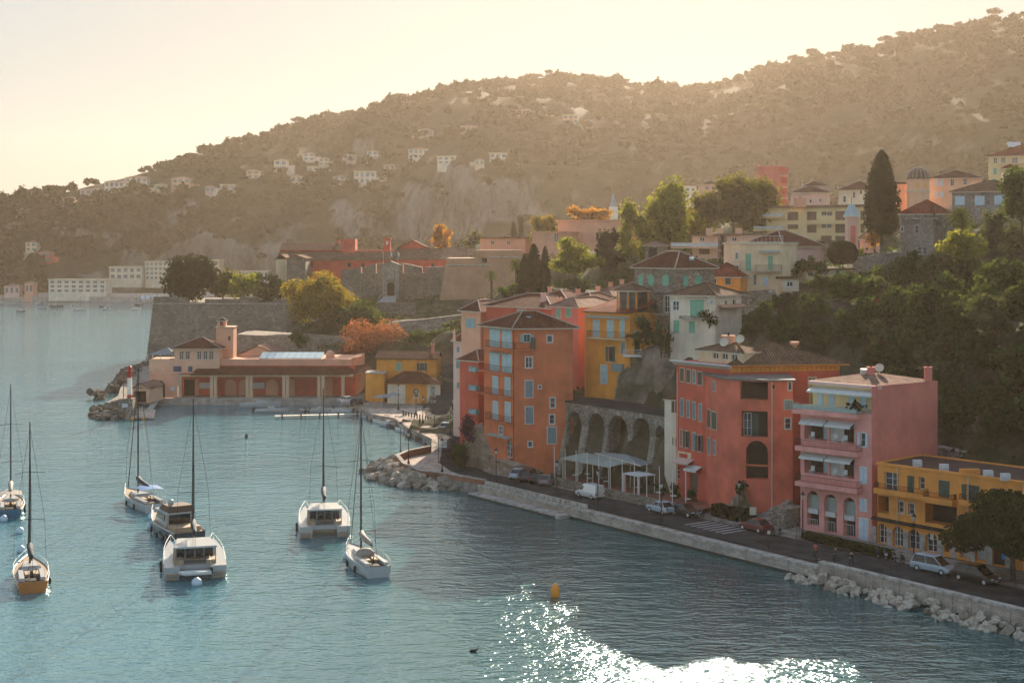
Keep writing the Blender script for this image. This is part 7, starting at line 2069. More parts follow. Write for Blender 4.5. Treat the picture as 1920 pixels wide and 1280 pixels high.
near = [(1450, 560, 'below the cream house'), (1560, 560, 'below the garden wall'), (1500, 640, 'above the brown hipped roof'), (1600, 650, 'by the hillside cottage'), (1700, 560, 'under the stone tower'), (1820, 530, 'under the big palm'), (1900, 600, 'high on the right edge'), (1750, 650, 'in the middle of the wooded slope'), (1870, 720, 'low on the right edge'), (1700, 740, 'behind the pink building'), (1830, 800, 'above the retaining wall')]
cnt = {}
for i, (x, y, w, h, m) in enumerate(sites):
    g = ray_ground(x, y + h * .35)
    if g is None: continue
    g.z = ground_z(g.x, g.y)
    if not free(g.x, g.y): g.y += 3; g.x += 3; g.z = ground_z(g.x, g.y)
    Y = g.y; rx = w * Y / F / 2 * 1.15; hh = max(3.5, h * Y / F * 1.05)
    nm, kd = kinds[m]
    where = min(near, key=lambda q: (q[0] - x) ** 2 + (q[1] - y) ** 2)[2]
    k = cnt.get((kd, where), 0); cnt[(kd, where)] = k + 1
    od = ['', 'second ', 'third ', 'fourth ', 'fifth ', 'sixth ', 'seventh '][k]
    make_tree(nm, f'{od}{kd} {where}' if od else f'{kd} tree {where}', 'tree', g, hh, rx, hh * .46, LM[m], 'umbrella' if m == 'pine' else 'round', 16, .27, 44, max(.15, rx * .05), .42, 100 + i, 'trees on the shaded slope')
shrub('flowering_shrub', 'pink flowering shrub glowing in the shaded slope', ray_ground(1640, 590) or at(1640, 590, 215), 1.7, 3.0, 'russet', .14, 6)
shrub('pale_shrub', 'pale sunlit creeper cascading beside the cottage', ray_ground(1655, 690) or at(1655, 690, 200), 2.0, 6.0, 'olive', .18, 10)
# roadside
b = at(1900, 1080, 141); b.z = ZR
make_tree('stone_pine', 'big dark pine over the parked cars at the right edge', 'tree', b, 9.2, 6.6, 5.0, LM['pine'], 'umbrella', 44, .17, 210, .28, .36, 77)
for s, w, r, h, m, lb in ((-6.4, 214.6, 1.7, 4.5, 'purple', 'purple bougainvillea on the rock left of the tall house'), (-7.6, 213.6, 1.6, 4.2, 'oak', 'green creeper below the bougainvillea'), (-8.4, 217, 1.8, 3.6, 'oak', 'dark shrub at the promenade bend'), (-9.2, 221.5, 1.9, 3.6, 'purple', 'reddish shrub beside the signpost')):
    shrub('climber', lb, (s, w, 1.4 if w != 214.6 else 5.4), r, h, m, .16, 9)
shrub('climber', 'leafy scrub on the rock stub by the coral house', (27.6, 171.6, 5.0), 1.0, 2.0, 'oak', .14, 7)
for x, y, Y, r, h, lb in ((1205, 640, 203, 1.8, 5, 'hanging creeper on the cliff below the side wing'), (1240, 655, 200, 1.6, 5, 'hanging creeper beside the white house base'), (1330, 600, 199, 1.5, 2.6, 'creeper at the corner of the white house'), (1365, 590, 206, 2.2, 2.4, 'dark bush behind the rail fence')):
    p = at(x, y + 12, Y); shrub('climber', lb, p, r, h, 'oak', .18, 9)
for a, b_, w0, w1, h, lb in ((36.2, 38.8, 9.2, 10.6, 1.5, 'left clipped dark hedge block before the coral house'), (39.2, 42.6, 9.0, 10.6, 1.6, 'right clipped dark hedge block before the coral house'), (52.5, 64.5, 8.2, 9.0, .8, 'long low clipped hedge behind the glass fence')):
    rng = np.random.default_rng(int(a)); n = int(700 * (b_ - a) / 2)
    q = rng.random((n, 3)); f_ = rng.integers(0, 3, n)
    q[f_ == 0, 1] = (q[f_ == 0, 1] > .7); q[f_ == 1, 2] = 1; q[f_ == 2, 0] = (q[f_ == 2, 0] > .5)
    P = np.array([tuple(T(a + (b_ - a) * u, w0 + (w1 - w0) * v)) + (ZR + .1 + h * k,) for u, v, k in q]); V, Fc = leaf_cloud(P, .1, rng)
    mb = MB(); strip(a + .06, b_ - .06, w0 + .06, w1 - .06, ZR + .05, ZR + h, mb); V2 = np.array(mb.v); F2 = np.array(mb.f)
    o = np_mesh('clipped_hedge', np.concatenate([V, V2]), np.concatenate([Fc, F2 + len(V)]), LM['cypress' if h > 1 else 'oak']); tag(o, lb, 'hedge', 'clipped hedges on the pavement')

def ground_cover():
    rng = np.random.default_rng(21); P, S = [], []
    n = 0
    while n < 30000:
        x, y = rng.uniform(-60, 130), rng.uniform(150, 440)
        px = CX + F * x / y
        if px < 500 or px > 2000: continue
        s, w = st_of((x, y))
        if -12 < s < 140 and w < 21: continue
        z = ground_z(x, y)
        if z < 3.2 or not inside(x, y, COAST2) or not free(x, y): continue
        if noise.noise(Vector((x * .09, y * .09, 2))) < -.12: continue
        k = int(rng.integers(6, 14)); r = rng.uniform(.4, 1.2)
        P.append(np.array([x, y, z]) + rng.normal(size=(k, 3)) * [r, r, r * .45] + [0, 0, r * .3]); n += k
    P = np.concatenate(P); V, Fc = leaf_cloud(P, .32, rng, up=.6)
    o = np_mesh('ground_cover', V, Fc, LM['oak']); tag(o, 'low scrub covering the slopes between the houses', 'undergrowth', kind='stuff')
ground_cover()

# single pines standing clear on the skyline of the far hill
proto = None
for i, (x, s, dx) in enumerate(((376, 1.0, 'leftmost lone skyline pine'), (559, 1.15, 'tall lone skyline pine above the hazy houses'), (588, .9, 'skyline pine just right of the tall lone one'), (612, 1.0, 'third skyline pine of the left ridge group'), (1030, .9, 'pine on the highest point of the middle ridge'), (1052, .8, 'small pine right of the middle summit'),
                                (1425, 1.0, 'first parasol pine of the right ridge row'), (1448, .95, 'second parasol pine of the right ridge row'), (1490, 1.1, 'third parasol pine of the right ridge row'), (1522, 1.3, 'largest parasol pine of the right ridge row'), (1660, 1.2, 'clump pine where the right ridge steepens'), (1690, 1.1, 'pine left of the upper right ridge'), (1760, 1.0, 'upper pine near the right skyline'), (1865, 1.2, 'rightmost pine on the skyline'), (70, .9, 'pine at the low left end of the ridge'))):
    p = hill_pt(x, 1.0); p.z -= 2.2
    if proto is None:
        proto = make_tree('skyline_pine', dx, 'tree', p, 11.5, 5.6, 4.4, LM['far'], 'umbrella', 12, .7, 6, .35, .4, 5, 'lone pines on the far skyline'); proto.scale = (s,) * 3
    else: copy_tree(proto, p, i * 1.3, s, dx)

# ---------------------------------------------------------------- far shore
def hill_at(px, py):
    for k in range(240):
        t = 1.0 - k / 240
        p = hill_pt(px, t)
        if HY - (p.z - HC) * F / p.y >= py: return p
    return hill_pt(px, .01)
def far_box(name, label, x0, x1, yt, yb, Y, d, mat, rows, cols, roof=1, group=None, wk='s'):
    A, K = at(x0, yb, Y), at(x1, yb, Y); z1 = at(x0, yt, Y).z
    b = Bld(name, label, [xy(A), xy(K), (K.x, K.y + d), (A.x, A.y + d)], A.z - 5, z1, ST[mat], group=group, trim=None, dp=.4)
    L = K.x - A.x; H = z1 - A.z
    for i in range(cols):
        for j in range(rows):
            b.winr(0, (L * (i + .22) / cols, L * (i + .8) / cols, A.z + H * (j + .22) / rows, A.z + H * (j + .8) / rows), wk if name == 'hill_house' else 'g', 't')
    b.done()
    if roof: hip_roof(b.o, b.c, z1 + .01, max(1.2, d * .16), M_RT4, .5, caps=False)
    else: MB().prism([xy(p) for p in offset_poly(b.c, .5)], z1 + .003, z1 + .5).build('roof', ST['cream'], b.o)
    if name == 'hill_house' and int(x0) % 3:
        s = 1 if int(x0) % 3 == 1 else -1; xa = K.x if s > 0 else A.x - L * .5; MB().prism([(xa, A.y + 2), (xa + L * .5, A.y + 2), (xa + L * .5, A.y + 8), (xa, A.y + 8)], A.z - 5, z1 - H * .45).build('side_wing', ST[mat], b.o)
    return b
POS = {0: 'on the left shoulder of the hill', 1: 'on the mid left slope', 2: 'on the middle slope', 3: 'high on the hill near the summit'}
WCOL = dict(salmon='brown', pinkpale='pinkish', white='white', peach='peach', cream='cream', coral='red')
seen = {}
for h in FARH:
    p = hill_at((h[0] + h[1]) / 2, h[3] - 1)
    zone = 3 if h[3] < 245 else (0 if h[0] < 300 else (1 if h[0] < 600 else 2))
    key = (WCOL[h[4]], zone, h[5]); k = seen.get(key, 0); seen[key] = k + 1
    far_box('hill_house', f"hazy {key[0]} {'hip-roofed' if h[5] else 'flat-roofed'} house {POS[zone]}, {['leftmost', 'second', 'third', 'fourth', 'fifth', 'sixth'][k]} of its kind", h[0], h[1], h[2], h[3], p.y - 4, 9, h[4], 2 if h[3] - h[2] > 12 else 1, max(2, int((h[1] - h[0]) / 9)), h[5], 'houses on the far hill')
far_box('shore_hotel', 'white seaside hotel with three rows of glazed balconies at the far water edge', 91, 198, 525, 549, 872, 14, 'white', 3, 8, 0)
far_box('shore_hotel', 'small two-storey white hotel on the far shore terrace', 205, 265, 501, 524, 900, 12, 'white', 2, 5, 0)
far_box('shore_hotel', 'four-storey white hotel behind the dark cedar', 272, 345, 491, 525, 905, 14, 'white', 4, 9, 0)
far_box('shore_hotel', 'plain pale block right of the four-storey hotel', 346, 411, 488, 530, 912, 14, 'cream', 4, 4, 0)
for i, (a, b_) in enumerate(((430, 448), (452, 475), (478, 503))): far_box('shore_house', f"{['left', 'middle', 'right'][i]} of three pale shore houses above the fort garden", a, b_, 509, 532, 900, 10, 'white', 2, 3, 0, 'pale shore houses')
far_box('shore_house', 'small orange boathouse at the far left shore', 46, 62, 531, 551, 876, 8, 'salmon', 1, 2, 1)
far_box('shore_house', 'red-roofed pink shore house at the far left', 8, 36, 536, 553, 878, 8, 'pinkpale', 1, 3, 1)
mb = MB()
for x0, x1, Y0, Y1, z in ((-360, 60, 884, 876, 2.2), (60, 330, 876, 866, 3.2), (330, 700, 866, 850, 4)):
    A, K = at(x0, 560, Y0), at(x1, 560, Y1); mb.hexa([(A.x, A.y, -2), (K.x, K.y, -2), (K.x, K.y + 9, -2), (A.x, A.y + 9, -2), (A.x, A.y, z), (K.x, K.y, z), (K.x, K.y + 9, z + 2), (A.x, A.y + 9, z + 2)])
o = mb.build('shore_wall', M_WALLST); tag(o, 'pale stone sea wall along the far shore', 'wall')
for i, px in enumerate((268, 277, 290, 299)):
    p = at(px, 561, 862); m = MB(); m.lathe((p.x, p.y, max(p.z, 1)), [(1.3, 0), (1.2, 1.3), (.1, 2.6)], 6); o = m.build('beach_tent', plain('pale_tent_canvas', (.6, .68, .72), .8)); tag(o, f"{['first', 'second', 'third', 'fourth'][i]} white beach tent from the left on the far shore", 'tent', 'beach tents')

# ---------------------------------------------------------------- boats
M_GEL = plain('white_gelcoat', (.43, .43, .41), .3, var=.08, coat=.2); M_BHULL = plain('blue_hull_paint', (.03, .13, .20), .25, coat=.3); M_WOODH = plain('varnished_orange_hull', (.50, .17, .03), .25, coat=.4)
M_NAVY = plain('navy_hull_paint', (.02, .035, .05), .25, coat=.3); M_TEAK = plain('teak_deck', (.36, .25, .15), .7, var=.2); M_BCAN = plain('blue_boat_canvas', (.03, .14, .36), .8); M_DCAN = plain('dark_sail_cover', (.02, .03, .05), .8, var=.3)
M_GCAN = plain('grey_sail_cover', (.30, .26, .22), .8, var=.2); M_MAST = plain('dark_mast', (.05, .05, .05), .4, .5); M_SMOKE = glass('smoked_glass', (.012, .012, .014)); M_RUB = plain('rubber', (.02, .02, .022), .6); M_TANC = plain('tan_upholstery', (.42, .30, .18), .8)
def loft(mb, L, B, H, x0=0, y0=0, stern=.8, draft=.35, n=12, fine=1.7):
    rings = []
    for i in range(n + 1):
        t = i / n
        hb = B / 2 * (stern + (1 - stern) * math.sin(min(1, t / .4) * math.pi / 2)) * (1 if t < .45 else max(.015, 1 - ((t - .45) / .55) ** fine))
        fb = H * (1 + .28 * t * t); x = -L / 2 + L * t; rake = .05 * L * t * t
        rings.append([(x0 + x + rake * k, y0 + s * hb * w, z) for s, w, z, k in ((-1, 1, fb, 1), (-1, .97, fb * .5, .6), (-1, .86, .05, .2), (-1, .45, -draft, 0), (1, .45, -draft, 0), (1, .86, .05, .2), (1, .97, fb * .5, .6), (1, 1, fb, 1))])
    v = [p for r in rings for p in r]; m = 8
    f = [(i * m + j, i * m + j + 1, (i + 1) * m + j + 1, (i + 1) * m + j) for i in range(n) for j in range(m - 1)] + [tuple(range(m))[::-1], tuple(range(n * m, n * m + m))]
    mb.mesh(v, f); return [(r[0], r[7]) for r in rings]
def deck_mesh(sh, dz=-.06):
    mb = MB(); v = []
    for a, b in sh: v += [(a[0], a[1] * .96, a[2] + dz), (b[0], b[1] * .96, b[2] + dz)]
    return mb.mesh(v, [(2 * i, 2 * i + 1, 2 * i + 3, 2 * i + 2) for i in range(len(sh) - 1)])
def rig(t, x, z, h, L, B, boom, cover, furl=True, sp=(.38, .68)):
    MB().path([(x, 0, z - .3), (x, 0, h * .6), (x - .08, 0, h)], [.11, .1, .06], 7).build('mast', M_MAST, t)
    mb = MB()
    for q in sp: mb.path([(x - .15, -B * .42, h * q - .1), (x, 0, h * q), (x - .15, B * .42, h * q - .1)], .03, 4)
    mb.build('spreaders', M_MAST, t)
    mb = MB()
    for s in (-1, 1):
        mb.path([(x - .3, s * B * .47, z - .2), (x - .15, s * B * .42, h * sp[0]), (x, 0, h * .97)], .02, 3)
    mb.path([(-L / 2 + .2, 0, z), (x, 0, h)], .02, 3); mb.build('rigging', M_MAST, t)
    if furl: MB().path([(L / 2 - .4, 0, z + .1), (x + .1, 0, h * .93)], [.07, .04], 5).build('furled_sail', M_MAST if cover is not M_GCAN else M_GCAN, t)
    bx = x - boom
    MB().path([(x, 0, z + 1.15), (bx, 0, z + 1.25)], .07, 6).build('boom', M_MAST, t)
    m = MB(); m.path([(x - .05, 0, z + 1.9), (x - boom * .3, .03, z + 1.62), (x - boom * .7, -.02, z + 1.5), (bx + .2, 0, z + 1.4)], [.34, .3, .24, .12], 8); m.build('sail_cover', cover, t, True)
def lifelines(t, sh, h=.6):
    mb = MB()
    for k in (0, 1):
        pts = [Vector(s[k]) for s in sh]
        pts = [Vector((p.x, p.y * .97, p.z)) for p in pts]
        mb.path([p + Vector((0, 0, h)) for p in pts], .014, 3)
        for p in pts[::2]: mb.tube(p, p + Vector((0, 0, h)), .016, n=4, caps=False)
    mb.build('lifelines', M_WHITE, t)
def fenders(t, sh, k, idx):
    for i in idx:
        p = Vector(sh[i][k]); MB().lathe((p.x, p.y * 1.06, .1), [(.05, 0), (.14, .12), (.14, .6), (.04, .75)], 7).build('fender', M_RUB, t, True)
def place(t, px, py, head):
    p = gnd(px, py, 0); t.location = (p.x, p.y, 0); t.rotation_euler = (0, 0, R(head))
def sailboat(label, px, py, head, L, B, h, hull, cover, bimini=None, fend=0, deck=None, sprayhood=None):
    t = thing('sailing_boat', label, 'sailboat', group='moored sailing boats'); H = 1.15
    mb = MB(); sh = loft(mb, L, B, H); mb.build('hull', hull, t, 40)
    deck_mesh(sh).build('deck', deck or M_TEAK, t)
    MB().path([(q[0][0], q[0][1], q[0][2]) for q in sh], .05, 4).build('toe_rail', M_GEL, t); MB().path([q[1] for q in sh], .05, 4).build('toe_rail', M_GEL, t)
    x0, x1 = -L * .08, L * .26
    m = MB(); m.hexa([(x0, -B * .3, H - .02), (x1, -B * .18, H + .05), (x1, B * .18, H + .05), (x0, B * .3, H - .02), (x0 + .2, -B * .25, H + .55), (x1 - .5, -B * .14, H + .42), (x1 - .5, B * .14, H + .42), (x0 + .2, B * .25, H + .55)]); cb = m.build('cabin', M_GEL, t)
    for s in (-1, 1): MB().hexa([(x0 + .5, s * B * .292, H + .17), (x1 - .9, s * B * .212, H + .17), (x1 - .9, s * B * .2, H + .17), (x0 + .5, s * B * .27, H + .17), (x0 + .55, s * B * .284, H + .36), (x1 - 1, s * B * .204, H + .34), (x1 - 1, s * B * .19, H + .34), (x0 + .55, s * B * .26, H + .36)]).build('window', M_SMOKE, cb)
    # cockpit: well, coamings, benches, wheel
    m = MB(); m.box(-L * .46, -L * .1, -B * .2, B * .2, H - .02, H + .02); m.build('cockpit_sole', M_DARK, t)
    for s in (-1, 1): m = MB(); m.box(-L * .46, -L * .1, min(s * B * .22, s * B * .36), max(s * B * .22, s * B * .36), H, H + .32); m.build('coaming', M_GEL, t)
    m = MB(); m.path([(-L * .34, .42 * math.cos(a * .628), H + .75 + .42 * math.sin(a * .628)) for a in range(11)], .025, 4); m.tube((-L * .34, 0, H), (-L * .34, 0, H + .75), .07, n=6); m.build('wheel', M_IRON, t)
    for i, y in enumerate((-B * .12, B * .12)): m = MB(); m.box(-L * .3, -L * .16, y - .25, y + .25, H + .03, H + .3); m.build('cushion', M_TANC, t)
    rig(t, L * .1, H + .45, h, L, B, L * .4, cover); lifelines(t, sh)
    zt = H + 1.55
    if bimini:
        m = MB(); n = 6; v = []
        for i in range(n + 1):
            y = -B * .4 + B * .8 * i / n; c = math.cos((i / n - .5) * 2.2) * .3
            v += [(-L * .44, y, zt + c), (-L * .2, y, zt + c + .1)]
        m.mesh(v, [(2 * i, 2 * i + 1, 2 * i + 3, 2 * i + 2) for i in range(n)]); bo = m.build('bimini', bimini, t, True)
        [MB().tube((x, s * B * .4, H), (x, s * B * .4, zt + .1), .02, n=4).build('bimini_pole', M_WHITE, bo) for x in (-L * .43, -L * .21) for s in (-1, 1)]
    if sprayhood:
        m = MB(); m.blob((-L * .06, 0, H + .35), (1.0, B * .3, .75), 3, .05, 2); m.build('sprayhood', sprayhood, t, True)
    fenders(t, sh, fend, (3, 6)); place(t, px, py, head); return t
sailboat('blue-hulled sailboat cut by the left picture edge, stern ladder showing', 20, 957, 109, 11.5, 3.4, 16.6, M_BHULL, M_GCAN, M_GCAN)
sailboat('wooden sailboat with varnished orange stern at the lower left', 57, 1088, 111, 11.5, 3.5, 16.4, M_WOODH, M_DCAN)
sailboat('white sailboat with blue bimini and dark sail cover', 264, 947, 122, 12, 3.7, 18.6, M_GEL, M_DCAN, M_BCAN, 1)
sailboat('white sailboat with tan boom cover and grey sprayhood nearest the breakwater', 682, 1062, 112, 11, 3.5, 16.8, M_GEL, M_GCAN, None, 1, M_GEL, M_GCAN)

def catamaran(label, px, py, head, L, B, h, wide, cover, dinghy):
    t = thing('catamaran', label, 'catamaran', group='moored catamarans'); H = 1.35
    y = B / 2 - .85
    for s in (-1, 1):
        m = MB(); sh = loft(m, L, 1.7, H, 0, s * y, .95, .3); m.build('hull', M_GEL, t, 40); deck_mesh([((a[0], s * y + (a[1] - s * y), a[2]), b) for a, b in sh], .01)
        m = MB(); m.mesh([p for a, b in sh for p in ((a[0], a[1], a[2] + .003), (b[0], b[1], b[2] + .003))], [(2 * i, 2 * i + 1, 2 * i + 3, 2 * i + 2) for i in range(len(sh) - 1)]); m.build('deck', M_GEL, t)
        for k in range(3): MB().box(-L / 2 - .55 + k * .3, -L / 2 + .02, s * y - .6, s * y + .6, .25 + k * .33, .34 + k * .33).build('stern_step', M_TEAK, t)
        m = MB(); m.box(-L * .35, L * .25, s * y + s * .78 - .01, s * y + s * .78 + .03, H * .62, H * .82); m.build('hull_window', M_SMOKE, t)
        lifelines(t, sh)
    MB().box(-L * .42, L * .2, -y + .5, y - .5, H - .5, H - .05).build('bridge_deck', M_GEL, t)
    MB().box(L * .2, L * .42, -y + .6, y - .6, H - .2, H - .14).build('trampoline', M_RUB, t)
    z0, z1 = H - .05, H + 1.5; w = y - .1 if wide else y - .5
    m = MB(); m.hexa([(-L * .22, -w, z0), (L * .2, -w * .8, z0), (L * .2, w * .8, z0), (-L * .22, w, z0), (-L * .2, -w * .92, z1), (L * .06, -w * .7, z1 - .1), (L * .06, w * .7, z1 - .1), (-L * .2, w * .92, z1)]); sal = m.build('saloon', M_GEL, t)
    for k in range(4):
        a = -w * .86 + w * 1.72 * k / 4; MB().box(-L * .22 - .03, -L * .21, a + .05, a + w * .38, z0 + .25, z1 - .2).build('window', M_SMOKE, sal)
    for s in (-1, 1): MB().hexa([(-L * .18, s * w * .96, z0 + .6), (L * .12, s * w * .83, z0 + .6), (L * .12, s * w * .8, z0 + .6), (-L * .18, s * w * .9, z0 + .6), (-L * .18, s * w * .95, z1 - .3), (L * .06, s * w * .79, z1 - .35), (L * .06, s * w * .76, z1 - .35), (-L * .18, s * w * .9, z1 - .3)]).build('window', M_SMOKE, sal)
    m = MB(); m.hexa([(-L * .42, -w, z1 + .22), (L * .04, -w * .8, z1 + .1), (L * .04, w * .8, z1 + .1), (-L * .42, w, z1 + .22), (-L * .41, -w * .96, z1 + .38), (L * .02, -w * .76, z1 + .28), (L * .02, w * .76, z1 + .28), (-L * .41, w * .96, z1 + .38)]); ht = m.build('hardtop', M_GEL, t)
    for s in (-1, 1): MB().tube((-L * .4, s * w * .92, H - .05), (-L * .4, s * w * .92, z1 + .25), .06, n=6).build('hardtop_post', M_TANC, ht)
    for s in (-1, 1): MB().box(-L * .4, -L * .24, min(s * w * .5, s * w * .95), max(s * w * .5, s * w * .95), H - .04, H + .4).build('cockpit_seat', M_TANC, t)
    m = MB(); m.box(-L * .34, -L * .26, -.6, .6, H + .3, H + .36); m.tube((-L * .3, 0, H), (-L * .3, 0, H + .3), .06, n=5); m.build('table', M_TEAK, t)
    rig(t, L * .08, z1, h, L, B * .6, L * .42, cover, sp=(.44,))
    if dinghy:
        d = thing('dinghy', 'grey inflatable dinghy hung on the stern of the big catamaran', 'dinghy')
        m = MB(); m.path([(-.35, -1.6, .25), (-.35, 1.1, .25), (0, 1.6, .3), (.35, 1.1, .25), (.35, -1.6, .25)], .21, 8); m.build('tubes', M_AWN, d, True); MB().box(-.3, .3, -1.5, 1.2, .1, .16).build('floor', M_IRON, d)
        MB().box(-.15, .15, -1.75, -1.5, .1, .8).build('outboard', M_RUB, d)
        p = gnd(px, py, 0); a = R(head); d.location = (p.x - math.cos(a) * (L / 2 + .45), p.y - math.sin(a) * (L / 2 + .45), .55); d.rotation_euler = (0, 0, a)
    fenders(t, [((0, 0, 0), (x, B / 2 + .02, 0)) for x in (-L * .2, 0)], 1, (0, 1)); place(t, px, py, head)
catamaran('large white catamaran with tan cockpit and mast, nearest the camera', 363, 1062, 104.5, 12, 6.5, 18.2, True, M_DCAN, True)
catamaran('second white catamaran in mid water, dark cabin windows', 607, 990, 99, 11.5, 6.2, 17.2, True, M_DCAN, False)

def motor_yacht():
    t = thing('motor_yacht', 'dark-hulled flybridge motor yacht behind the big catamaran', 'motorboat'); L, B, H = 13, 4.1, 1.5
    m = MB(); sh = loft(m, L, B, H, stern=.92); m.build('hull', M_NAVY, t, 40); deck_mesh(sh).build('deck', M_TEAK, t); MB().path([q[0] for q in sh], .08, 4).build('rub_rail', M_GEL, t); MB().path([q[1] for q in sh], .08, 4).build('rub_rail', M_GEL, t)
    m = MB(); m.hexa([(-L * .22, -1.7, H - .05), (L * .2, -1.3, H), (L * .2, 1.3, H), (-L * .22, 1.7, H - .05), (-L * .22, -1.6, H + 1.7), (L * .08, -1.25, H + 1.7), (L * .08, 1.25, H + 1.7), (-L * .22, 1.6, H + 1.7)]); c = m.build('wheelhouse', M_GEL, t)
    for s in (-1, 1): MB().hexa([(-L * .18, s * 1.74, H + .75), (L * .13, s * 1.41, H + .75), (L * .13, s * 1.36, H + .75), (-L * .18, s * 1.62, H + .75), (-L * .18, s * 1.68, H + 1.45), (L * .08, s * 1.36, H + 1.45), (L * .08, s * 1.28, H + 1.45), (-L * .18, s * 1.58, H + 1.45)]).build('window', M_SMOKE, c)
    MB().box(-L * .225, -L * .22, -1.3, 1.3, H + .1, H + 1.5).build('window', M_SMOKE, c)
    m = MB(); m.box(-L * .3, L * .08, -1.75, 1.75, H + 1.72, H + 1.86); f = m.build('flybridge', M_GEL, t); MB().hexa([(-L * .28, -1.6, H + 1.87), (L * .02, -1.5, H + 1.87), (L * .02, 1.5, H + 1.87), (-L * .28, 1.6, H + 1.87), (-L * .27, -1.5, H + 2.6), (-L * .04, -1.3, H + 2.5), (-L * .04, 1.3, H + 2.5), (-L * .27, 1.5, H + 2.6)]).build('bridge_cover', plain('brown_canvas', (.12, .07, .05), .8), f)
    MB().box(-L * .44, -L * .24, -1.6, 1.6, H - .04, H + .45).build('aft_seats', M_TANC, t); MB().box(-L * .56, -L * .48, -1.7, 1.7, .2, .35).build('swim_platform', M_TEAK, t)
    MB().lathe((-L * .2, 1.0, H + 2.65), [(.3, 0), (.42, .3), (.3, .6), (.05, .7)], 8).build('radome', M_GEL, t, True); lifelines(t, sh[6:], .7); fenders(t, sh, 1, (3, 5, 8)); place(t, 322, 1003, 122)
motor_yacht()

def small_boat(name, label, p, head, L, B, mat, kind, group):
    t = thing(name, label, 'boat', group=group); H = .55 if kind < 2 else .8
    m = MB(); sh = loft(m, L, B, H, n=7, draft=.2); m.build('hull', mat, t, 40); deck_mesh(sh, -.2).build('floor', M_TEAK if kind == 0 else M_AWN, t)
    if kind == 0: [MB().box(x - .12, x + .12, -B * .4, B * .4, H - .15, H - .1).build('thwart', M_TEAK, t) for x in (-L * .2, L * .1)]
    if kind == 1: MB().box(-L * .1, L * .1, -B * .25, B * .25, H - .2, H + .6).build('console', M_GEL, t); MB().box(-L * .56, -L * .46, -.2, .2, 0, H + .4).build('outboard', M_RUB, t)
    if kind == 2:
        m = MB(); m.hexa([(-L * .1, -B * .35, H - .1), (L * .25, -B * .25, H - .1), (L * .25, B * .25, H - .1), (-L * .1, B * .35, H - .1), (-L * .1, -B * .3, H + .7), (L * .1, -B * .22, H + .6), (L * .1, B * .22, H + .6), (-L * .1, B * .3, H + .7)]); c = m.build('cabin', M_GEL, t)
        MB().box(-L * .105, -L * .1, -B * .2, B * .2, H + .1, H + .6).build('window', M_SMOKE, c)
    if kind == 3: MB().box(-L * .2, L * .15, -B * .25, B * .25, H - .1, H + .35).build('cabin', M_GEL, t); MB().tube((L * .05, 0, H), (L * .05, 0, L * 1.2), .09, .05, 5).build('mast', M_MAST, t); MB().path([(L * .05, 0, H + 1), (-L * .35, 0, H + 1.1)], .14, 5).build('boom', M_BCAN, t)
    t.location = (p[0], p[1], 0); t.rotation_euler = (0, 0, R(head))
for px, py, hd, L, k, lb in ((487, 762, 10, 8.5, 2, 'white cabin cruiser in the inner harbour'), (508, 772, 8, 7.0, 1, 'long white open boat beside the cabin cruiser')): small_boat('harbour_boat', lb, gnd(px, py, 0), hd, L, 2.6, M_GEL, k, 'boats in the inner harbour')
for i, (px, py, hd, k) in enumerate(((694, 785, 150, 0), (704, 788, 150, 1), (716, 793, 150, 0), (728, 799, 150, 1), (742, 803, 148, 0), (758, 809, 145, 1), (775, 816, 140, 0), (792, 826, 130, 0), (640, 772, 5, 0), (600, 772, 0, 1))):
    od = ['first', 'second', 'third', 'fourth', 'fifth', 'sixth', 'seventh', 'eighth'][i] if i < 8 else ''
    small_boat('skiff', f"{od} small skiff from the jetty along the quay edge" if od else ('grey skiff tied to the front jetty' if i == 8 else 'white skiff at the middle of the front jetty'), gnd(px, py, 0), hd, 4.2, 1.6, (M_GEL, M_NAVY, M_AWN)[i % 3], k, 'skiffs along the quay')
for i, (px, py, k) in enumerate(((4, 569, 3), (24, 571, 2), (37, 584, 3), (70, 570, 3), (79, 578, 3), (105, 575, 2), (137, 577, 2), (149, 582, 3), (192, 575, 3), (200, 581, 2), (255, 581, 3), (262, 572, 3))):
    od = ['first', 'second', 'third', 'fourth', 'fifth', 'sixth', 'seventh', 'eighth', 'ninth', 'tenth', 'eleventh', 'twelfth'][i]
    small_boat('far_boat', f"{od} tiny boat from the left off the far shore", gnd(px, py, 0), random.uniform(20, 160), 9, 3, (M_GEL, M_GEL, M_NAVY)[i % 3], k, 'boats off the far shore')

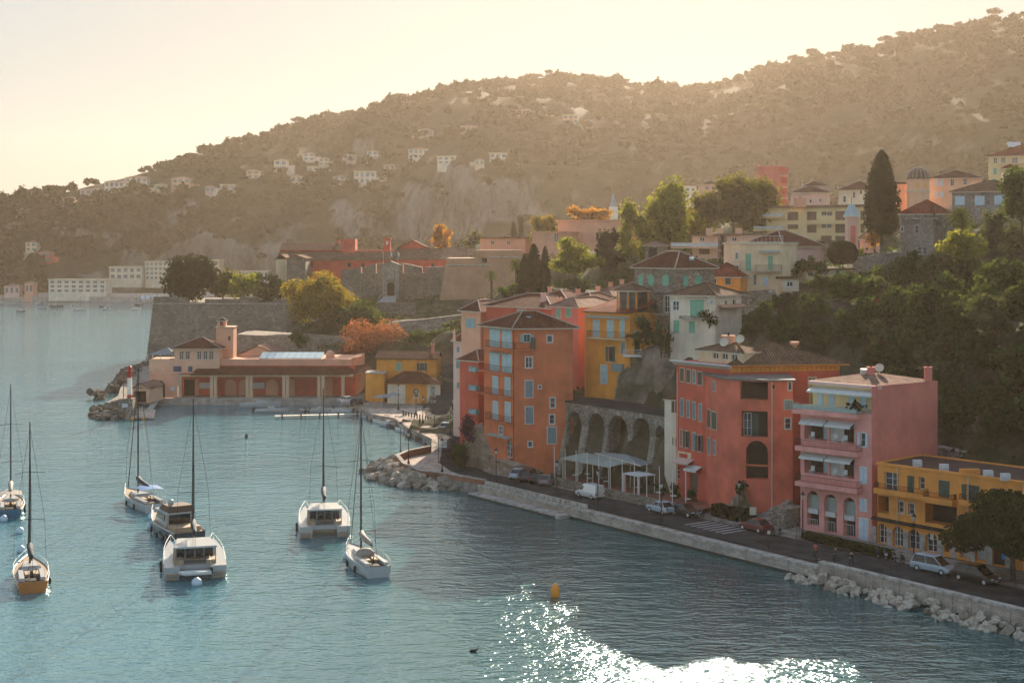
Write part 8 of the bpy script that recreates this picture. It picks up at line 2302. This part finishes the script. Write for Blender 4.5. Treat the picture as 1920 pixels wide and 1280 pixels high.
# buoys and floats
M_BUOY = plain('white_blue_buoy', (.55, .66, .70), .4); M_ORB = plain('orange_buoy_paint', (.85, .30, .02), .4)
for px, py, r, m, lb in ((7, 976, .5, M_BUOY, 'mooring buoy beside the blue-hulled sailboat'), (37, 999, .5, M_BUOY, 'upper mooring buoy between the two left sailboats'), (39, 1034, .5, M_BUOY, 'lower mooring buoy above the wooden sailboat'), (51, 1108, .55, M_BUOY, 'mooring buoy under the orange stern'),
                         (284, 972, .45, M_BUOY, 'mooring buoy by the blue bimini sailboat'), (281, 991, .4, M_BUOY, 'mooring buoy at the motor yacht bow'), (330, 1024, .5, M_BUOY, 'round white buoy between yacht and catamaran'), (369, 1096, .55, M_BUOY, 'white buoy behind the big catamaran'),
                         (696, 1081, .55, M_BUOY, 'white buoy at the stern of the right sailboat'), (650, 1046, .45, M_BUOY, 'white buoy left of the right sailboat'), (1041, 1118, .45, M_ORB, 'tall orange marker buoy in the open water'), (462, 820, .3, M_RUB, 'small dark float off the inner harbour')):
    p = gnd(px, py, 0); k = 1.7 if m is M_ORB else 1
    t = thing('buoy', lb, 'buoy', p); MB().lathe(p, [(r * .4, -.2 * k), (r * .95, .05 * k), (r, .25 * k), (r * .9, .5 * k), (r * .35, .72 * k), (.06, .8 * k)], 10).build('float', m, t, True); MB().path([p + Vector((.0, 0, .78 * k)), p + Vector((.08, 0, .9 * k)), p + Vector((.16, 0, .78 * k))], .02, 4).build('ring', M_IRON, t)
p = gnd(889, 1221, 0); t = thing('cormorant', 'small dark water bird swimming in the foreground', 'bird', p)
MB().path([p + Vector((-.42, 0, .06)), p + Vector((-.2, 0, .1)), p + Vector((.1, 0, .12)), p + Vector((.26, 0, .2)), p + Vector((.3, 0, .42)), p + Vector((.36, 0, .5)), p + Vector((.52, 0, .47))], [.03, .13, .15, .08, .05, .06, .012], 8).build('body', M_RUB, t, True)

# ---------------------------------------------------------------- vehicles
PAINT = dict(silver=(.42, .50, .56), black=(.02, .02, .022), darkred=(.16, .03, .03), white=(.68, .68, .66), blue=(.12, .25, .38), grey=(.2, .2, .2))
def car(label, p, head, col, kind='car'):
    t = thing('parked_car' if kind != 'van' else 'delivery_van', label, 'car' if kind != 'van' else 'van', group='cars by the water'); M = plain(f'{col}_car_paint', PAINT[col], .3, .2, var=.04, coat=.6)
    L, W, top = dict(car=(4.1, .86, 1.45), mpv=(4.6, .9, 1.7), van=(4.2, .9, 1.85))[kind]; h = L / 2
    zb = .92 if kind != 'van' else 1.0
    v = []; st = [(-h, .4, .7), (-h + .08, .3, zb - .03), (-h * .55, .24, zb), (h * .5, .24, zb - .02), (h * .82, .26, zb - .14), (h, .34, .62)]
    m = MB()
    for x, a, b in st: v += [(x, -W * .94, a), (x, -W, (a + b) / 2), (x, -W * .93, b), (x, W * .93, b), (x, W, (a + b) / 2), (x, W * .94, a)]
    m.mesh(v, [(i * 6 + j, i * 6 + (j + 1) % 6, (i + 1) * 6 + (j + 1) % 6, (i + 1) * 6 + j) for i in range(5) for j in range(6)] + [tuple(range(6))[::-1], tuple(range(30, 36))]); bd = m.build('body', M, t, 35)
    c = dict(car=(-h * .78, -h * .5, h * .12, h * .5), mpv=(-h * .93, -h * .78, h * .2, h * .62), van=(-h * .99, -h * .96, h * .3, h * .66))[kind]
    g = [(c[0], -W * .9, zb - .04), (c[3], -W * .9, zb - .04), (c[3], W * .9, zb - .04), (c[0], W * .9, zb - .04), (c[1], -W * .74, top - .06), (c[2], -W * .74, top - .06), (c[2], W * .74, top - .06), (c[1], W * .74, top - .06)]
    MB().hexa(g).build('windows', M if kind == 'van' else M_SMOKE, bd)
    MB().hexa([(c[1] - .04, -W * .76, top - .058), (c[2] + .06, -W * .76, top - .058), (c[2] + .06, W * .76, top - .058), (c[1] - .04, W * .76, top - .058), (c[1] + .15, -W * .66, top + .03), (c[2] - .15, -W * .66, top + .03), (c[2] - .15, W * .66, top + .03), (c[1] + .15, W * .66, top + .03)]).build('roof', M, bd)
    if kind == 'van': MB().hexa([(h * .3, -W * .93, zb + .02), (h * .66, -W * .905, zb + .02), (h * .66, W * .905, zb + .02), (h * .3, W * .93, zb + .02), (h * .2, -W * .8, top - .3), (h * .4, -W * .79, top - .3), (h * .4, W * .79, top - .3), (h * .2, W * .8, top - .3)]).build('windscreen', M_SMOKE, bd)
    else:
        m = MB()
        for s in (-1, 1):
            for q in (0, .5, 1): x0, x1 = c[0] + (c[3] - c[0]) * q, c[1] + (c[2] - c[1]) * q; m.path([(x0, s * W * .905, zb - .03), (x1, s * W * .75, top - .05)], .045, 4)
        m.build('pillars', M, bd)
    for x in (-h * .62, h * .64):
        for s in (-1, 1):
            m = MB(); m.tube((x, s * (W - .2), .31), (x, s * (W + .015), .31), .31, n=12); w = m.build('wheel', M_RUB, t); MB().tube((x, s * (W + .0), .31), (x, s * (W + .03), .31), .19, n=8).build('rim', M_CHAIR, w)
    for s in (-1, 1):
        MB().box(h - .12, h + .02, s * W * .68 - .18, s * W * .68 + .18, .58, .72).build('headlight', M_CHAIR, bd); MB().box(-h - .02, -h + .06, s * W * .75 - .12, s * W * .75 + .12, .66, .86).build('tail_light', plain('red_lens', (.4, .02, .02), .3), bd)
    MB().box(h - .02, h + .025, -.26, .26, .4, .5).build('number_plate', M_CHAIR, bd)
    s, w = st_of(p); z = ZR + .134 if (22.6 < s < 46.5 and w > 8.3) or (s > 47.2 and w > 9.1) else ZR + .004
    t.location = (p[0], p[1], z if len(p) < 3 or p[2] < 3 else p[2]); t.rotation_euler = (0, 0, R(head)); return t
HR = math.degrees(math.atan2(EU.y, EU.x))
car('silver blue people carrier parked by the orange building', T(71, 7.3), HR + 4, 'silver', 'mpv'); car('black estate car in front of the people carrier under the pine', T(76.2, 7.2), HR + 2, 'black', 'mpv')
car('dark red car beside the motorbikes before the pink building', T(45.4, 7.6), HR + 180, 'darkred'); car('blue grey car parked near the coral house awnings', T(30.4, 6.2), HR + 176, 'silver'); car('black car behind the blue grey one at the coral house', T(33.6, 7.4), HR, 'black')
car('small white delivery van driving on the waterfront road', T(17.0, 5.6), HR + 180, 'white', 'van')
for i, (a, c, lb) in enumerate(((-1.2, 'silver', 'silver car, leftmost of the row under the arcade'), (1.2, 'black', 'first black car of the row under the arcade'), (3.3, 'black', 'second black car of the row under the arcade'), (5.4, 'grey', 'grey car at the restaurant end of the row'))): car(lb, T(a, 7.2), HR + 120 + i * 3, c, 'mpv' if i == 1 else 'car')
for i, (px, py, c, lb) in enumerate(((836, 800, 'silver', 'silver car parked on the harbour street'), (848, 795, 'blue', 'blue car behind the silver one on the harbour street'), (845, 735, 'black', 'black car at the harbour street corner'), (668, 752, 'black', 'dark car beside the ochre harbour house'), (648, 749, 'white', 'white car at the end of the harbour building'))):
    q = gnd(px, py + 6, ZR); car(lb, (q.x, q.y), 80 + 12 * i, c)

def scooter(label, p, head, col):
    t = thing('scooter', label, 'scooter', group='parked motorbikes'); M = plain(f'{col}_car_paint', PAINT[col], .3, .2, var=.04, coat=.6)
    for x in (-.6, .65): w = MB(); w.tube((x, -.06, .28), (x, .06, .28), .28, n=12); o = w.build('wheel', M_RUB, t); MB().tube((x, -.065, .28), (x, .065, .28), .14, n=8).build('rim', M_CHAIR, o)
    MB().path([(-.75, 0, .62), (-.3, 0, .6), (0, 0, .38), (.35, 0, .38), (.52, 0, .75)], [.12, .2, .14, .1, .12], 8).build('body', M, t, True); MB().path([(-.7, 0, .8), (-.3, 0, .82), (.05, 0, .74)], [.1, .15, .1], 8).build('seat', M_RUB, t, True)
    MB().path([(.66, 0, .3), (.5, 0, .95), (.45, 0, 1.05)], .045, 6).build('fork', M_IRON, t); MB().path([(.36, -.34, 1.02), (.46, 0, 1.05), (.36, .34, 1.02)], .025, 5).build('handlebar', M_IRON, t); MB().box(.5, .62, -.09, .09, .85, 1.02).build('headlight', M_CHAIR, t)
    s, w_ = st_of(p); t.location = (p[0], p[1], ZR + .004); t.rotation_euler = (0, 0, R(head))
for s, w, c, lb in ((48.4, 7.4, 'black', 'black scooter beside the dark red car'), (49.3, 7.6, 'grey', 'grey scooter right of the dark red car'), (35.6, 8.0, 'blue', 'lone scooter by the hedge blocks'), (63.2, 7.9, 'black', 'first scooter of the row at the long hedge end'), (64.3, 7.9, 'silver', 'second scooter of the row at the long hedge end'), (65.4, 7.9, 'grey', 'third scooter of the row at the long hedge end'), (66.5, 7.9, 'black', 'fourth scooter of the row, nearest the lamp')):
    scooter(lb, T(s, w), HR + 75 + s, c)

# ---------------------------------------------------------------- lamps, signs, terrace
def lamp_proto(label, spiral):
    t = thing('street_lamp', label, 'lamp', group='street lamps with light spirals' if spiral else 'street lamps along the water')
    MB().lathe((0, 0, 0), [(.2, 0), (.2, .5), (.1, .7), (.07, 1.2), (.055, 4.3), (.09, 4.4)], 8).build('post', M_IRON, t)
    m = MB(); m.lathe((0, 0, 4.4), [(.1, 0), (.24, .5), (.22, .52)], 6); m.build('lantern', plain('lantern_glass', (.5, .5, .45), .3), t); MB().lathe((0, 0, 4.92), [(.3, 0), (.12, .22), (.03, .4)], 6).build('lantern_cap', M_IRON, t)
    if spiral:
        for k, (zc, r) in enumerate(((3.0, .75), (3.9, .5))):
            MB().path([((.15 + r * a / 24) * math.cos(a * .52) * (1 if k else -1) - (.3 if k == 0 else -.2), 0, zc + (.15 + r * a / 24) * math.sin(a * .52)) for a in range(25)], .03, 4).build('light_spiral', M_CHAIR, t)
    return t
LP = [(T(2.2, .75), 'lamp at the start of the sea wall'), (T(16, .8), 'lamp on the sea wall left of the van'), (T(24.5, .8), 'lamp on the sea wall right of the van'), (T(36.5, .8), 'lamp on the sea wall by the crossing'), (T(41.5, 8.8), 'lamp before the stone steps of the coral house'), (T(51.5, 9.0), 'lamp at the pink building arches'), (T(67.3, 8.8), 'lamp in front of the orange building arches'), (gnd(751, 852, ZR), 'lamp at the tip of the promenade'), (gnd(766, 872, ZR), 'second lamp on the promenade wall'), (gnd(829, 888, ZR), 'lamp at the lit promenade centre'), (gnd(793, 795, ZR), 'lamp on the sunny harbour quay'), (gnd(815, 800, ZR), 'right lamp on the sunny harbour quay'), (gnd(850, 800, ZR), 'lamp by the parked harbour cars')]
a = lamp_proto(LP[0][1], False); a.location = (*xy(LP[0][0]), ZR)
for p, lb in LP[1:]: copy_tree(a, (*xy(p), ZR), None, None, lb)
SPI = [((747, 768), 'spiral light lamp before the grey panel of the harbour house'), ((780, 778), 'spiral light lamp beside the bollards'), ((812, 775), 'spiral light lamp on the quay middle'), ((845, 815), 'spiral light lamp nearest the red house')]
a = None
for q, lb in SPI:
    p = gnd(*q, ZR)
    if a is None: a = lamp_proto(lb, True); a.location = (p.x, p.y, ZR)
    else: copy_tree(a, (p.x, p.y, ZR), .3, None, lb)
ORD = 'first second third fourth fifth sixth seventh eighth ninth tenth eleventh twelfth'.split()
bp = None
for i in range(12):
    q = gnd(756 + i * 5.2, 778 + i * 1.3, ZR)
    if bp is None: bp = MB().lathe((0, 0, 0), [(.14, 0), (.12, .6), (.16, .65), (.12, .85), (.03, 1.0)], 7).build('bollard', M_IRON, None, True); tag(bp, 'first dark iron bollard from the left on the sunny quay', 'bollard', 'quay bollards'); bp.location = (q.x, q.y, ZR)
    else: copy_tree(bp, (q.x, q.y, ZR), label=f'{ORD[i]} dark iron bollard from the left on the sunny quay')
q = gnd(822, 868, ZR); t = thing('signpost', 'leaning multi-arm signpost at the promenade end', 'sign', q); MB().tube(q, q + Vector((0, 0, 4)), .06, n=6).build('post', M_IRON, t)
for k in range(3): MB().box(q.x + .05, q.x + 1.3, q.y - .03, q.y + .03, q.z + 2.4 + k * .4, q.z + 2.68 + k * .4).build('sign_arm', M_CHAIR, t)
for s, w, lb in ((43.0, 9.6, 'small cream information board by the stone steps'), (54.0, .9, 'thin grey sign post on the sea wall walk')):
    q = T(s, w, ZR); t = thing('sign_board', lb, 'sign', q); MB().tube(q, q + Vector((0, 0, 2.2)), .04, n=5).build('post', M_IRON, t); k = .4 if w > 5 else .16; MB().box(q.x - k, q.x + k, q.y - .04, q.y - .0, q.z + 2.2 - 2.4 * k, q.z + 2.2).build('panel', M_TRIM, t)
# glass fence by the long hedge
t = thing('glass_fence', 'low dark steel fence in front of the long hedge', 'fence', T(58, 8, ZR)); railing(t, [T(51.5, 8.0), T(65.0, 8.0)], ZR, 1.2, M_IRON, .4)
# stone steps at the coral house
t = thing('stone_steps', 'rubble stone steps and wall beside the coral house tower', 'steps', T(40, 11.5, ZR))
for k in range(9): strip(40.2 + k * .1, 44.5, 11.0 + k * .42, 11.42 + k * .42 - .004, ZR - .2, ZR + .3 + k * .3, MB()).build('step', M_COPE, t)
strip(38.2, 40.1, 10.9, 15.2, ZR - .2, ZR + 3.4, MB()).build('side_wall', M_RUBBLE, t); strip(44.6, 47.0, 10.9, 14.6, ZR - .2, ZR + 2.3, MB()).build('side_wall', M_RUBBLE, t)

def restaurant():
    t = thing('terrace_wall', 'low rubble wall edging the restaurant terrace on the road', 'wall', T(18, 8.2, ZR))
    for i in range(15): strip(5.4 + i * 1.95, 5.4 + i * 1.95 + 1.9, 8.0, 8.38, ZR - .2, ZR + 1.0 + random.uniform(-.02, .02), MB()).build('wall_stone', M_RUBBLE, t)
    MB().poly([T(5.4, 8.38, ZR + .7), T(34.6, 8.38, ZR + .7), T(34.6, 13.0, ZR + .7), T(23, 14.4, ZR + .7), T(5.4, 14.4, ZR + .7)]).build('terrace_floor', plain('red_terrace_floor', (.25, .09, .06), .8), t)
    pp = MB().tube((0, 0, 0), (0, 0, 4.3), .06, .05, 6).build('terrace_pole', M_WHITE); tag(pp, 'first white pole from the left along the restaurant terrace', 'pole', 'terrace poles')
    for i in range(12):
        o = pp if i == 0 else copy_tree(pp, label=f'{ORD[i]} white pole from the left along the restaurant terrace'); p = T(5.8 + i * 2.45, 8.2); o.location = (p.x, p.y, ZR + 1.0 - .02)
    t = thing('pergola', 'restaurant pergola with grey green canvas panels and a pale peaked sail', 'pergola', T(13, 11, ZR + .7))
    z = ZR + .7; zt = z + 2.9
    for s in (7, 10.3, 13.6, 17):
        for w in (8.8, 12.6): MB().tube(T(s, w, z), T(s, w, zt), .07, n=5).build('post', M_TRIM, t)
    for w in (8.8, 12.6): MB().tube(T(6.6, w, zt), T(17.4, w, zt + .1), .07, n=5).build('beam', M_TRIM, t)
    for i in range(3): s = 6.8 + i * 3.5; MB().hexa([T(s, 8.5, zt + .12), T(s + 3.4, 8.5, zt + .12), T(s + 3.4, 12.8, zt + .5), T(s, 12.8, zt + .5), T(s, 8.5, zt + .16), T(s + 3.4, 8.5, zt + .16), T(s + 3.4, 12.8, zt + .54), T(s, 12.8, zt + .54)]).build('canvas_panel', M_AWN2, t)
    A, B, C_, D, ap = T(9.0, 12.9, zt + .7), T(20.5, 11.4, zt + .5), T(20, 14.0, zt + .6), T(9.5, 14.2, zt + .8), T(15.5, 13.2, zt + 1.3)
    MB().mesh([A, B, C_, D, ap], [(0, 1, 4), (1, 2, 4), (2, 3, 4), (3, 0, 4)]).build('peaked_sail', MATS['white_canvas'], t)
    MB().tube(A, B, .09, n=5).build('sail_edge', M_TRIM, t); MB().tube(T(15.5, 13.2, z), ap, .07, n=5).build('sail_mast', M_TRIM, t)
    g = thing('gazebo', 'small curtained gazebo with pale roof on the restaurant terrace', 'gazebo', T(21, 10.5, z))
    for s in (19.4, 22.6):
        for w in (9.3, 12): MB().tube(T(s, w, z), T(s, w, z + 2.4), .06, n=5).build('post', M_WHITE, g)
    strip(19.3, 22.7, 9.2, 12.1, z + 2.4, z + 2.52, MB()).build('roof', M_AWN, g)
    for s in (19.5, 22.3): strip(s, s + .25, 9.25, 9.5, z + .1, z + 2.39, MB()).build('curtain', ST['pinkpale'], g)
    k = 0
    for s, w in ((8.2, 10), (11.5, 10), (14.8, 10.2), (8.5, 12), (12.2, 12), (21, 10.6), (25.5, 10.2), (28.5, 10), (31.2, 10)):
        p = T(s, w, z); q = thing('cafe_table', f"{['first', 'second', 'third', 'fourth', 'fifth', 'sixth', 'seventh', 'eighth', 'ninth'][k]} cafe table from the left on the restaurant terrace", 'table', p, 'restaurant tables'); k += 1
        MB().lathe(p, [(.25, 0), (.05, .05), (.05, .7)], 8).build('leg', M_IRON, q); MB().lathe(p + Vector((0, 0, .7)), [(.45, 0), (.45, .05)], 10).build('table_top', M_CHAIR, q)
    for s, w, r, h, lb in ((24.5, 11.8, .9, 2.2, 'dark potted bush right of the gazebo'), (27, 11.6, 1.0, 2.4, 'dark potted bush by the shop awnings'), (30.5, 11.5, .8, 2.0, 'dark potted bush at the terrace end')): shrub('terrace_bush', lb, T(s, w, z), r, h, 'oak', .14, 7)
restaurant()

# ---------------------------------------------------------------- people
def skin_mesh(name, pts, edges, rad, mat, parent):
    me = bpy.data.meshes.new(name); me.from_pydata(pts, edges, []); o = bpy.data.objects.new(name, me); COL.objects.link(o)
    sk = o.modifiers.new('skin', 'SKIN'); me.skin_vertices[0].data[0].use_root = True
    for i, r in enumerate(rad): me.skin_vertices[0].data[i].radius = (r, r)
    o.modifiers.new('sub', 'SUBSURF').levels = 1
    dg = bpy.context.evaluated_depsgraph_get(); n = bpy.data.meshes.new_from_object(o.evaluated_get(dg)); bpy.data.objects.remove(o)
    n.materials.clear(); n.materials.append(mat); n.polygons.foreach_set('use_smooth', [True] * len(n.polygons))
    o = bpy.data.objects.new(name, n); COL.objects.link(o); o.parent = parent; return o
def person(label, p, head, jacket, legs, st=.22):
    t = thing('person', label, 'person', group='people on the waterfront')
    P = [(0, 0, .95), (0, 0, 1.2), (.02, 0, 1.42), (.03, 0, 1.52), (.05, 0, 1.64), (0, .19, 1.4), (-.08, .25, 1.12), (.08, .25, .88), (0, -.19, 1.4), (.1, -.25, 1.12), (.22, -.24, .92), (0, .1, .9), (st * .6, .1, .5), (st, .1, .08), (st + .16, .1, .04), (0, -.1, .9), (-st * .3, -.1, .5), (-st * 1.2, -.1, .1), (-st * 1.2 + .16, -.1, .04)]
    E = [(0, 1), (1, 2), (2, 3), (3, 4), (2, 5), (5, 6), (6, 7), (2, 8), (8, 9), (9, 10), (0, 11), (11, 12), (12, 13), (13, 14), (0, 15), (15, 16), (16, 17), (17, 18)]
    rr = [.13, .12, .13, .055, .1, .06, .045, .035, .06, .045, .035, .085, .06, .045, .04, .085, .06, .045, .04]
    skin_mesh('body', P, E, rr, plain('skin', (.45, .28, .2), .6), t)
    skin_mesh('jacket', [P[i] for i in (0, 1, 2, 5, 6, 8, 9)], [(0, 1), (1, 2), (2, 3), (3, 4), (2, 5), (5, 6)], [.17, .16, .16, .09, .07, .09, .07], jacket, t)
    skin_mesh('trousers', [P[i] for i in (0, 11, 12, 13, 15, 16, 17)], [(0, 1), (1, 2), (2, 3), (0, 4), (4, 5), (5, 6)], [.15, .1, .08, .065, .1, .08, .065], legs, t)
    MB().blob((.035, 0, 1.69), (.115, .1, .1), 2, .1, 2).build('hair', M_DARK, t, True)
    t.location = (p[0], p[1], ZR + .004); t.rotation_euler = (0, 0, R(head))
M_RJ, M_DJ, M_JN = plain('red_jacket', (.5, .05, .04), .8), plain('dark_coat', (.03, .035, .03), .8), plain('dark_jeans', (.03, .035, .05), .8)
for s, w, j, lb, h in ((59.6, 2.2, M_RJ, 'left walker in a dark red jacket on the sea wall road', 0), (60.1, 1.7, M_RJ, 'right walker in a bright red jacket on the sea wall road', 5), (62.4, 2.2, M_DJ, 'walker in a dark coat right of the red jackets', 180), (64.8, 1.9, M_DJ, 'last walker in dark clothes near the parked cars', 170)): person(lb, T(s, w), HR + h, j, M_JN)
for px, py, lb in ((787, 800, 'strolling person among the bollards on the sunny quay'), (798, 845, 'person at the promenade ramp')): q = gnd(px, py, ZR); person(lb, (q.x, q.y), 200, M_DJ, M_JN)

# ---------------------------------------------------------------- haze
def haze():
    mb = MB(); mb.box(-2700, 2700, -300, 3000, -4, 262)
    m = bpy.data.materials.new('haze_air'); m.use_nodes = True
    n, l = m.node_tree.nodes, m.node_tree.links
    n.clear()
    v = n.new('ShaderNodeVolumePrincipled'); o = n.new('ShaderNodeOutputMaterial')
    v.inputs['Color'].default_value = (.98, .80, .63, 1)
    v.inputs['Density'].default_value = .000055
    v.inputs['Anisotropy'].default_value = .62
    l.new(v.outputs[0], o.inputs['Volume'])
    tag(mb.build('haze', m), 'warm low-sun haze filling the air over the bay', 'haze', kind='stuff')
haze()
